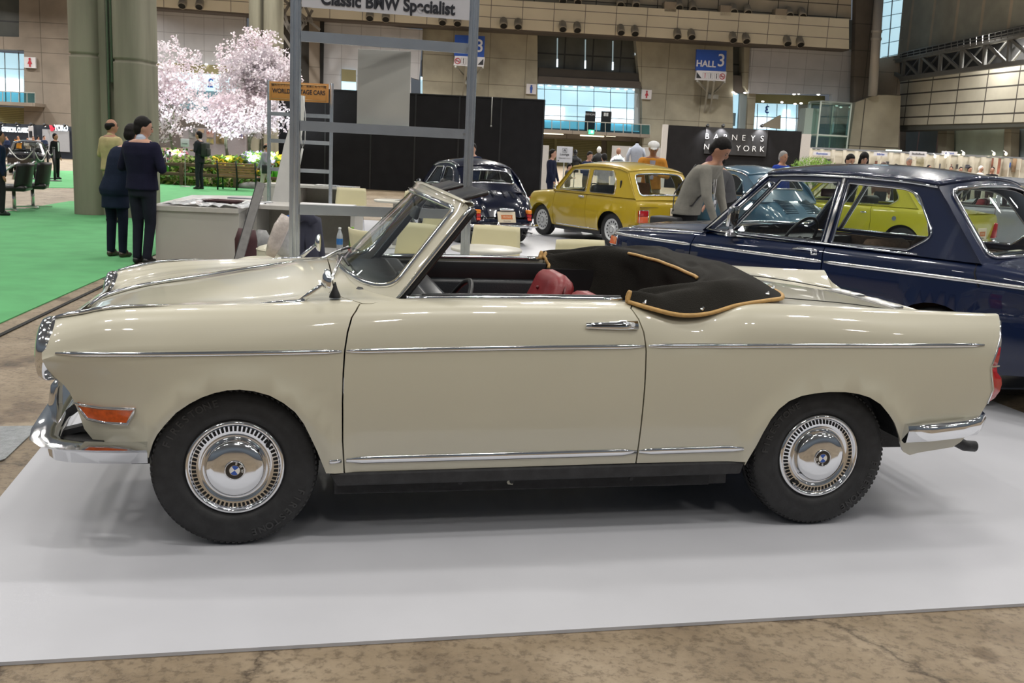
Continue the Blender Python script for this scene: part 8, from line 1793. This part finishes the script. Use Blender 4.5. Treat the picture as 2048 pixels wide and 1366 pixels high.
def person(label, p, rz, H, top, bottom=None, hair=hairb, sk=skin, lean=0.0, side=0.0, headturn=0.0, headdown=0.0, arms='down', coat=0.0, hairstyle='short', vox=.02, sitting=False, stride=0.0, shoes=black, collar=None, crossleg=0.0, bulk=1.0, cat='person', inner=None, lower=True):
 t_ = thing('person', label, cat, p, rz); h = H
 def V(x, y, z): return Vector((x * h, y * h, z * h))
 bottom = bottom or cloth_('dark_trousers', (.02, .02, .022))
 def tz(z):      # offset of torso centre at height z
  k = max(0, (z - .50) / .34); return (side * k, lean * k * k * .6 + lean * k * .4)
 sh = .815 - abs(lean) * .12
 tors = []; tors2 = []
 for z, hw, hd in ((.46, .085, .062), (.50, .092, .066), (.55, .088, .062), (.61, .083, .058), (.68, .092, .064), (.74, .104, .068), (.79, .108, .062), (.815, .095, .052), (.835, .055, .040)):
  ox, oy = tz(z); zz = z - abs(lean) * .10 * max(0, (z - .5) / .34); tors.append((V(ox, oy, zz), hw * h * bulk, hd * h * bulk))
 ox, oy = tz(.82); S0 = [V(s * (.072 + .030 * bulk) + ox, oy, sh - .028) for s in (-1, 1)]
 if arms == 'down': E_ = [V(s * .135 + ox * .7, oy * .8 - .02, sh - .18) for s in (-1, 1)]; Hn = [V(s * .13 + ox * .4, oy * .9 + .03, sh - .35) for s in (-1, 1)]
 elif arms == 'folded': E_ = [V(s * .145 + ox, oy + .01, sh - .165) for s in (-1, 1)]; Hn = [V(-s * .03 + ox, oy + .10, sh - .14 - (s > 0) * .02) for s in (-1, 1)]
 elif arms == 'front': E_ = [V(s * .14 * bulk + ox, oy + .0, sh - .17) for s in (-1, 1)]; Hn = [V(s * .05 + ox, oy + .14, sh - .16) for s in (-1, 1)]
 elif arms == 'reach': E_ = [V(s * .135 + ox, oy + .03, sh - .175) for s in (-1, 1)]; Hn = [V(s * .11 + ox, oy + .09, sh - .335) for s in (-1, 1)]
 elif arms == 'swing': E_ = [V(-.135, -.07, sh - .165), V(.13, .03, sh - .17)]; Hn = [V(-.14, -.14, sh - .30), V(.10, .14, sh - .20)]
 elif arms == 'camera': E_ = [V(s * .15, .04, sh - .10) for s in (-1, 1)]; Hn = [V(s * .05, .13, sh + .04) for s in (-1, 1)]
 hip = [V(s * .050, 0, .50) for s in (-1, 1)]; kn = [V(-.052, .015 + stride * .8, .275), V(.052 - crossleg * .2, .015 - stride * .4, .275)]; an = [V(-.055, stride - .0, .045), V(.055 - crossleg, -stride * 1.1, .045)]
 if crossleg: kn[1] = V(.052 - crossleg * .5, .03, .275)
 nk = Vector(V(ox, oy, .835 - abs(lean) * .1)); hd_ = nk + V(math.sin(-headturn) * .0, .012 + headdown * .05, .085 - headdown * .012)
 HM = Matrix.Rotation(headturn, 3, 'Z') @ Matrix.Rotation(-headdown, 3, 'X')
 def hp(x, y, z): return hd_ + HM @ Vector((x * h, y * h, z * h))
 HM4 = HM
 body = [('b', hd_, h * .058, (.80, .98, 1.15), HM4), ('b', hp(0, .018, -.030), h * .040, (.86, .95, 1.05), HM4), ('b', hp(0, .060, -.008), h * .0095, (.8, 1.1, 1.7), HM4), ('b', hp(.046, -.002, -.010), h * .012, (.4, .8, 1.3), HM4), ('b', hp(-.046, -.002, -.010), h * .012, (.4, .8, 1.3), HM4), ('b', hp(0, .049, -.036), h * .010, (1.5, .7, .6), HM4),
   ('c', nk - V(0, 0, .02), h * .034, hd_ - V(0, 0, .035), h * .032), ('r', [(c, a * .88, b * .85) for c, a, b in tors])]
 fing = vox < .0125
 for i in (0, 1):
  s = -1 if i == 0 else 1
  body += [('c', S0[i], h * .026, E_[i], h * .021), ('c', E_[i], h * .020, Hn[i], h * .014)]
  d = (Hn[i] - E_[i]).normalized(); sx = Vector((s, 0, 0)); sx = (sx - d * sx.dot(d)).normalized(); up = d.cross(sx)
  if fing:
   pc = Hn[i] + d * h * .028; body.append(('b', pc, h * .024, (1, 1, 1), Matrix.Identity(3))) if False else body.append(('c', Hn[i], h * .013, pc + d * h * .012, h * .018))
   body.append(('c', pc - sx * h * .012, h * .012, pc + sx * h * .012, h * .012))
   for k, (off, L_) in enumerate(((-.017, .038), (-.006, .045), (.006, .042), (.016, .034))):
    a = pc + sx * h * off + d * h * .012; b = a + d * h * L_ * .55 + up * h * -.004 * s; c = b + d * h * L_ * .42 - up * h * .014 * s; body += [('c', a, h * .0062, b, h * .0058), ('c', b, h * .0057, c, h * .005)]
   a = pc - sx * h * .016 - d * h * .012; b = a - sx * h * .020 + d * h * .018; body += [('c', a, h * .0075, b, h * .0065), ('c', b, h * .0065, b + d * h * .020 - up * h * .006 * s, h * .0055)]
  else:
   body += [('b', Hn[i] + d * h * .030, h * .024, (.7, .6, 1.0), None)] if 0 else [('c', Hn[i], h * .014, Hn[i] + d * h * .035, h * .019), ('c', Hn[i] + d * h * .04, h * .017, Hn[i] + d * h * .065, h * .011)]
  if lower: body += [('c', hip[i], h * .040, kn[i], h * .028), ('c', kn[i], h * .027, an[i], h * .018)]
 blob('body', body, min(vox, .014 * h) if vox < .03 else vox, sk, t_, 2)
 tp = [('r', [(c, a * (1.06 + .10 * coat * max(0, 1 - k / 3)), b * (1.12 + .15 * coat)) for k, (c, a, b) in enumerate(tors[1 if not coat else 0:8])])]
 if coat: tp.append(('r', [(V(0, 0, .50 - coat), h * (.098 + .05 * coat), h * (.075 + .04 * coat)), (V(0, 0, .50), h * .098, h * .074), (V(0, 0, .58), h * .092, h * .066)]))
 for i in (0, 1):
  d = (Hn[i] - E_[i]); tp += [('c', S0[i], h * .036 * bulk ** .5, E_[i], h * .030 * bulk ** .5), ('c', E_[i], h * .0285, E_[i] + d * .93, h * .021)]
  tp.append(('c', S0[i] - V(0, 0, .0), h * .034, Vector((nk.x, nk.y, S0[i].z)) + V(0, 0, .026), h * .028))
 if collar is None: tp.append(('c', nk - V(0, 0, .03), h * .044, nk - V(0, 0, .005), h * .040))
 blob('top', tp, vox, top, t_, 3)
 if collar: q = blob('collar', [('c', nk - V(0, 0, .016), h * .039, nk + V(0, 0, .004), h * .037)], vox * .7, collar, t_, 1)
 if inner:
  q = MB(); pts = [V(x * .028 + ox * .8, 0, z) for x, z in ((-1, sh - .02), (1, sh - .02), (.6, .60), (-.6, .60))]
  f0 = [Vector((v.x, (tz(v.z / h)[1] + .075) * h, v.z)) for v in pts]; q.prism(f0, (0, .006 * h, 0)); q.build('shirt_front', inner, t_)
 if lower:
  lw = [('r', [(V(0, 0, .455), .092 * h, .068 * h), (V(0, 0, .50), .098 * h, .072 * h), (V(0, 0, .55), .092 * h, .066 * h)])]
  for i in (0, 1): lw += [('c', hip[i] - V(0, 0, .02), h * .053, kn[i], h * .038), ('c', kn[i], h * .037, an[i] + V(0, 0, .0), h * .030)]
  blob('trousers', lw, vox, bottom, t_, 3)
  for i in (0, 1): blob('shoe', [('c', an[i] + V(0, -.012, -.025), h * .024, an[i] + V(0, .075, -.030), h * .017), ('c', an[i] + V(0, -.01, -.03), h * .022, an[i] + V(0, .03, -.010), h * .022)], vox * .8, shoes, t_, 1)
 if hairstyle == 'short': hr = [('b', hp(0, -.010, .014), h * .060, (.84, .95, 1.02), HM4), ('b', hp(0, .012, .046), h * .032, (1.1, 1.0, .5), HM4), ('b', hp(0, -.026, -.018), h * .048, (.96, .78, 1.0), HM4)]
 elif hairstyle == 'bald': hr = [('b', hp(0, -.026, -.004), h * .050, (.98, .75, .85), HM4), ('b', hp(.026, -.006, .008), h * .036, (.75, 1.0, .8), HM4), ('b', hp(-.026, -.006, .008), h * .036, (.75, 1.0, .8), HM4)]
 elif hairstyle == 'long': hr = [('b', hp(0, -.008, .014), h * .062, (.90, 1.0, 1.05), HM4), ('c', hp(0, -.035, -.02), h * .046, hp(0, -.045, -.11), h * .040), ('c', hp(.045, .0, -.01), h * .018, hp(.05, .01, -.10), h * .018), ('c', hp(-.045, .0, -.01), h * .018, hp(-.05, .01, -.10), h * .018)]
 elif hairstyle == 'cap': hr = [('b', hp(0, -.026, -.010), h * .048, (.98, .75, .9), HM4)]
 blob('hair', hr, min(vox, .012 * h) if vox < .03 else vox, hair, t_, 1)
 if hairstyle == 'cap': blob('cap', [('b', hp(0, -.004, .030), h * .063, (.98, 1.08, .62), HM4), ('b', hp(0, .055, .018), h * .040, (1.0, .85, .20), HM4)], .010 * h, mat('cap_white', (.60, .60, .60), .8, noise=.06), t_, 1)
 q = MB()
 for s in (-1, 1): q.ball(hp(s * .020, .0515, .002), h * .0052, (1.5, .6, .8), n=6)
 q.build('eyes', ink, t_); q = MB()
 for s in (-1, 1): q.ball(hp(s * .021, .0515, .014), h * .005, (2.4, .7, .5), n=6)
 q.build('eyebrows', hair, t_); q = MB(); q.ball(hp(0, .0565, -.036), h * .006, (2.0, .5, .35), n=6); q.build('lips', mat('lips', (.30, .10, .08), .5, noise=.05), t_)
 t_['hd'] = list(hd_); del t_['hd']
 person.last = dict(t=t_, nk=nk, hd=hd_, hp=hp, V=V, Hn=Hn, E=E_, S=S0, HM=HM4); return t_
def feet(px, fy, hy):          # ground spot and body height from foot and head rows
 g = G(px, fy); top = AT(px, hy, g.y); return g, top.z / .983
def at(px, hy, Y): p = AT(px, hy, Y); return Vector((p.x, Y, 0)), p.z / .983
navyk = cloth_('navy_knit', (.012, .012, .030)); navyc = cloth_('navy_coat', (.012, .018, .038)); den = cloth_('dark_denim', (.018, .020, .032)); beige = cloth_('beige_jacket', (.44, .36, .19)); khaki = cloth_('khaki', (.30, .235, .14)); suit = cloth_('charcoal_suit', (.022, .024, .030)); brownshoe = mat('brown_leather', (.05, .028, .020), .25, coat=.4, noise=.2)
g, h = feet(288, 527, 234); person('person in a black-navy sweater seen from behind, looking down right beside the counter', g, math.radians(-18), h, navyk, den, headturn=math.radians(-48), headdown=.25, arms='front', bulk=1.16, vox=.012, collar=mat('shirt_pale_blue', (.45, .50, .60), .7, noise=.03), crossleg=.03)
g, h = feet(234, 513, 244); person('person in a long dark navy coat seen from behind, leaning right towards the sweatered man', g, math.radians(-20), h * 1.0, navyc, cloth_('navy_trousers', (.012, .014, .030)), side=.07, lean=.10, headdown=.3, arms='front', bulk=1.22, coat=.14, vox=.012, shoes=brownshoe, collar=mat('shirt_pale_blue', (0, 0, 0)))
g, h = feet(226, 444, 239); person('balding person in a beige jacket and khaki trousers standing by the twin pillars', g, math.radians(-30), h, beige, khaki, hairstyle='bald', headturn=math.radians(-20), arms='front', bulk=1.15, vox=.014, sk=skin2)
g, h = feet(400, 378, 263); person('person in a dark suit with a backpack, arms crossed, standing side-on facing left', g, math.radians(80), h, suit, suit, arms='folded', vox=.015, coat=.05, collar=mat('shirt_white', (.6, .6, .62), .7, noise=.02), stride=.01)
L_ = person.last; q = MB(); V = L_['V']; q.rbox(-.085 * h, .085 * h, -.16 * h, -.055 * h, .56 * h, .80 * h, .03 * h, seg=3); t2 = thing('backpack', 'black backpack on the back of the suited man facing left', 'backpack', g, math.radians(80)); q.build('pack_body', mat('pack_black', (.022, .026, .022), .7, noise=.15, nscale=10), t2); q = MB(); q.rbox(-.065 * h, .065 * h, -.18 * h, -.15 * h, .58 * h, .70 * h, .012 * h); q.build('front_pocket', mat('pack_black', (0, 0, 0)), t2)
q = MB()
for s in (-1, 1): q.tube([V(s * .05, -.07, .78), V(s * .06, .0, .835), V(s * .065, .072, .76), V(s * .08, .03, .62), V(s * .07, -.06, .58)], .012 * h, n=6)
q.build('strap', mat('pack_black', (0, 0, 0)), t2)
g, h = feet(528, 392, 286); person('person in a pale lilac shirt and light trousers striding right past the bench', g, math.radians(-85), h, cloth_('lilac_shirt', (.30, .29, .34)), cloth_('stone_trousers', (.42, .40, .33)), arms='swing', stride=.10, lean=.04, vox=.015, sk=skin2, hairstyle='bald')
L_ = person.last; q = MB(); q.rbox(-.12, .12, -.02, .02, -.14, .06, .01); t2 = thing('document_bag', 'flat black document bag under the striding man\'s arm', 'bag', g + Vector((.10, -.13, h * .53)), 0); q.build('bag_body', black, t2)
g, h = feet(4, 430, 262); person('person in a navy jacket cut off by the left edge, hands at the waist', g, math.radians(-60), h, cloth_('jacket_navy', (.010, .018, .045)), cloth_('dark_trousers', (.02, .02, .022)), arms='down', vox=.014, sk=skin2)
g, h = feet(113, 358, 267); person('person in a black suit with a white shirt standing behind the rope posts', g, math.radians(-100), h, cloth_('suit_black', (.010, .010, .011)), cloth_('suit_black', (0, 0, 0)), arms='down', vox=.016, sk=skin2, collar=mat('shirt_white', (0, 0, 0)), inner=mat('shirt_white', (0, 0, 0)), coat=.06)
g, h = at(1307, 289, 17.6); person('person in a white flat cap and orange vest looking down behind the mustard hatchback', g, math.radians(175), h * 1.04, cloth_('vest_orange', (.60, .26, .045)), khaki, hairstyle='cap', hair=hairg, headdown=.42, lean=.06, arms='front', bulk=1.1, vox=.014, inner=cloth_('shirt_lilac', (.42, .42, .55)), sk=skin2)
L_ = person.last
g, h = at(1382, 288, 10.45); person('person in a grey sweater with a lanyard leaning over the front of the navy saloon', g, math.radians(-118), h * 1.07, cloth_('sweater_grey', (.235, .225, .195)), cloth_('black_trousers', (.012, .012, .013)), arms='reach', headdown=.75, lean=.15, bulk=1.14, vox=.0115, sk=skin2, collar=cloth_('shirt_plum', (.13, .07, .10)))
L_ = person.last; V = L_['V']; t_ = L_['t']
q = MB(); q.tube([V(-.035, .12, .80), V(-.04, .165, .74), V(-.02, .165, .60)], .008, n=6, flat=.3, nrm=(0, 1, 0)); q.tube([V(.035, .12, .80), V(.02, .165, .74), V(-.012, .165, .60)], .008, n=6, flat=.3, nrm=(0, 1, 0)); q.build('lanyard', white_m, t_)
t2 = thing('name_badge', 'white name badge with a dark letter on the grey-sweatered man\'s lanyard', 'badge', t_.location, t_.rotation_euler[2]); q = MB(); c = V(-.016, .172, .585); q.rbox(c.x - .042, c.x + .042, c.y - .003, c.y + .003, c.z - .10, c.z + .02, .004); q.build('card', signw, t2); text('lettering', 'B', .055, ink, MX((c.x, c.y + .005, c.z - .04), (-1, 0, 0), (0, 0, 1)), t2, ex=.001, off=.002)
q = MB(); q.tube([V(-.085, .10, .80), V(-.0, .155, .70), V(.09, .07, .56), V(.09, -.05, .52), V(.0, -.08, .62), V(-.07, .02, .80)], .014, n=6, flat=.4, nrm=(0, 1, 0)); t2 = thing('shoulder_bag', 'large black shoulder bag on the far hip of the grey-sweatered man', 'bag', t_.location, t_.rotation_euler[2]); q.build('strap', black, t2); q = MB(); q.rbox(.03 * h, .20 * h, -.17 * h, .02 * h, .30 * h, .52 * h, .02); q.build('bag_body', mat('bag_black', (.014, .014, .015), .6, noise=.2, nscale=12), t2)
g, h = at(1468, 302, 15.0); person('person with dark hair bending forward right behind the grey-sweatered man', g, math.radians(100), h, cloth_('top_grey', (.09, .09, .095)), lean=.12, headdown=.5, arms='reach', vox=.02, lower=True)
g, h = at(1566, 303, 20.5); person('person in a bright blue and orange jacket beyond the slate blue car', g, math.radians(-150), h, cloth_('jacket_blue', (.02, .05, .30)), arms='down', vox=.02, sk=skin2, collar=cloth_('collar_orange', (.6, .12, .03)), headdown=.1, hairstyle='short', hair=hairg)
g, h = at(1698, 308, 19.6); person('person with a white face mask looking down above the navy roof', g, math.radians(-160), h, cloth_('top_charcoal', (.07, .07, .08)), headdown=.45, arms='front', vox=.018)
L_ = person.last; blob('face_mask', [('b', L_['hp'](0, .040, -.032), h * .030, (1.05, .75, .85), L_['HM'])], .010, mat('mask_white', (.65, .66, .70), .7, noise=.02), L_['t'], 1)
g, h = at(1728, 305, 21.2); person('long-haired person with glasses holding a hand to the mouth above the navy roof', g, math.radians(180), h, cloth_('top_black', (.015, .015, .016)), headdown=.35, arms='camera' if 0 else 'front', hairstyle='long', vox=.018)
L_ = person.last; q = MB()
for s in (-1, 1): q.tube([L_['hp'](s * .021 + .014 * math.cos(a), .062, .002 + .010 * math.sin(a)) for a in [2 * PI * k / 12 for k in range(12)]], .002, n=4, closed=True)
q.build('glasses', ink, L_['t'])
g, h = at(1820, 315, 30); person('person with a grey hat and blue shirt before the white booths', g, math.radians(150), h, cloth_('shirt_blue', (.10, .14, .22)), hair=hairg, arms='front', vox=.025, sk=skin2, headdown=.2, headturn=.5)
g, h = at(1768, 325, 26); person('seated-height person with brown hair just above the navy roof', g, math.radians(170), h, cloth_('top_brown', (.12, .06, .04)), vox=.025, hairstyle='long', hair=mat('hair_brown', (.08, .04, .025), .5, noise=.2))
g, h = at(1105, 299, 24); person('person in a navy suit walking right beside the lounge sign', g, math.radians(-110), h, cloth_('suit_navy', (.012, .015, .035)), cloth_('suit_navy', (0, 0, 0)), arms='reach', coat=.05, vox=.018)
g, h = at(1178, 303, 25); person('person in a dark blue top above the hatchback roof, looking down right', g, math.radians(-140), h, cloth_('top_navy', (.015, .022, .06)), headdown=.35, headturn=-.3, arms='front', vox=.02)
g, h = at(1210, 307, 24); person('person in a pale grey jacket seen from behind over the hatchback roof', g, math.radians(10), h, cloth_('jacket_pale', (.30, .28, .27)), headdown=.4, arms='front', vox=.02)
g, h = at(1137, 327, 27); person('short person in a dark checked top left of the hatchback windscreen', g, math.radians(-100), h, cloth_('check_dark', (.05, .05, .06)), vox=.025, headdown=.3, arms='front')
g, h = at(946, 287, 20.2); person('person in a navy jacket standing behind the bubble car, mostly behind the right post', g, math.radians(160), h, cloth_('jacket_ink', (.012, .020, .05)), vox=.02)
g, h = at(37, 271, 38); person('person in a bright orange jacket photographing in front of the dark far-left booth', g, math.radians(170), h, cloth_('jacket_orange', (.62, .25, .02)), arms='camera', vox=.03, headdown=.1)
crowd = [(14, 272, 39, (.02, .03, .07), 'person in dark navy at the left of the orange photographer'), (55, 275, 40, (.35, .30, .26), 'person with a pale grey top right of the orange photographer'), (66, 272, 39, (.09, .09, .09), 'person in a grey suit before the white banner'), (76, 272, 41, (.30, .30, .32), 'person with long dark hair before the dark booth'), (88, 271, 40, (.02, .03, .06), 'person in a navy suit left of the black-suited man'), (0, 268, 41, (.03, .03, .03), 'person at the very left edge behind the orange photographer')]
for px, hy, Y, c, lab in crowd:
 g, h = at(px, hy, Y); person(lab, g, math.radians(150 + px), h, cloth_('crowd_%d' % px, c), vox=.035, arms='front', hairstyle='long' if px == 76 else 'short')
crowd2 = [(1792, 328, 40, (.03, .03, .035), 'dark-haired visitor just left of the capped visitor, by the booths'), (1858, 330, 40, (.30, .20, .12), 'visitor with a tan top right of the capped visitor'), (1903, 333, 41, (.02, .06, .10), 'visitor in teal and black in the middle of the booth row'), (1922, 334, 40, (.25, .22, .10), 'visitor with a yellowish top before the small posters'), (1940, 333, 38, (.02, .02, .02), 'dark-haired visitor left of the white-hatted visitor'), (1962, 332, 39, (.6, .6, .6), 'visitor all in white before the warm-lit booths'), (1986, 334, 38, (.015, .015, .018), 'visitor in black beneath the tall reddish poster'), (1503, 238, 88, (.02, .02, .05), 'tiny person on the balcony behind the black lettered booth')]
for px, hy, Y, c, lab in crowd2[:7]:
 g, h = at(px, hy, Y); person(lab, g, math.radians(140 + (px % 90)), h, cloth_('crowd_%d' % px, c), vox=.035, arms='front', hair=hairb if px != 1962 else white_m)
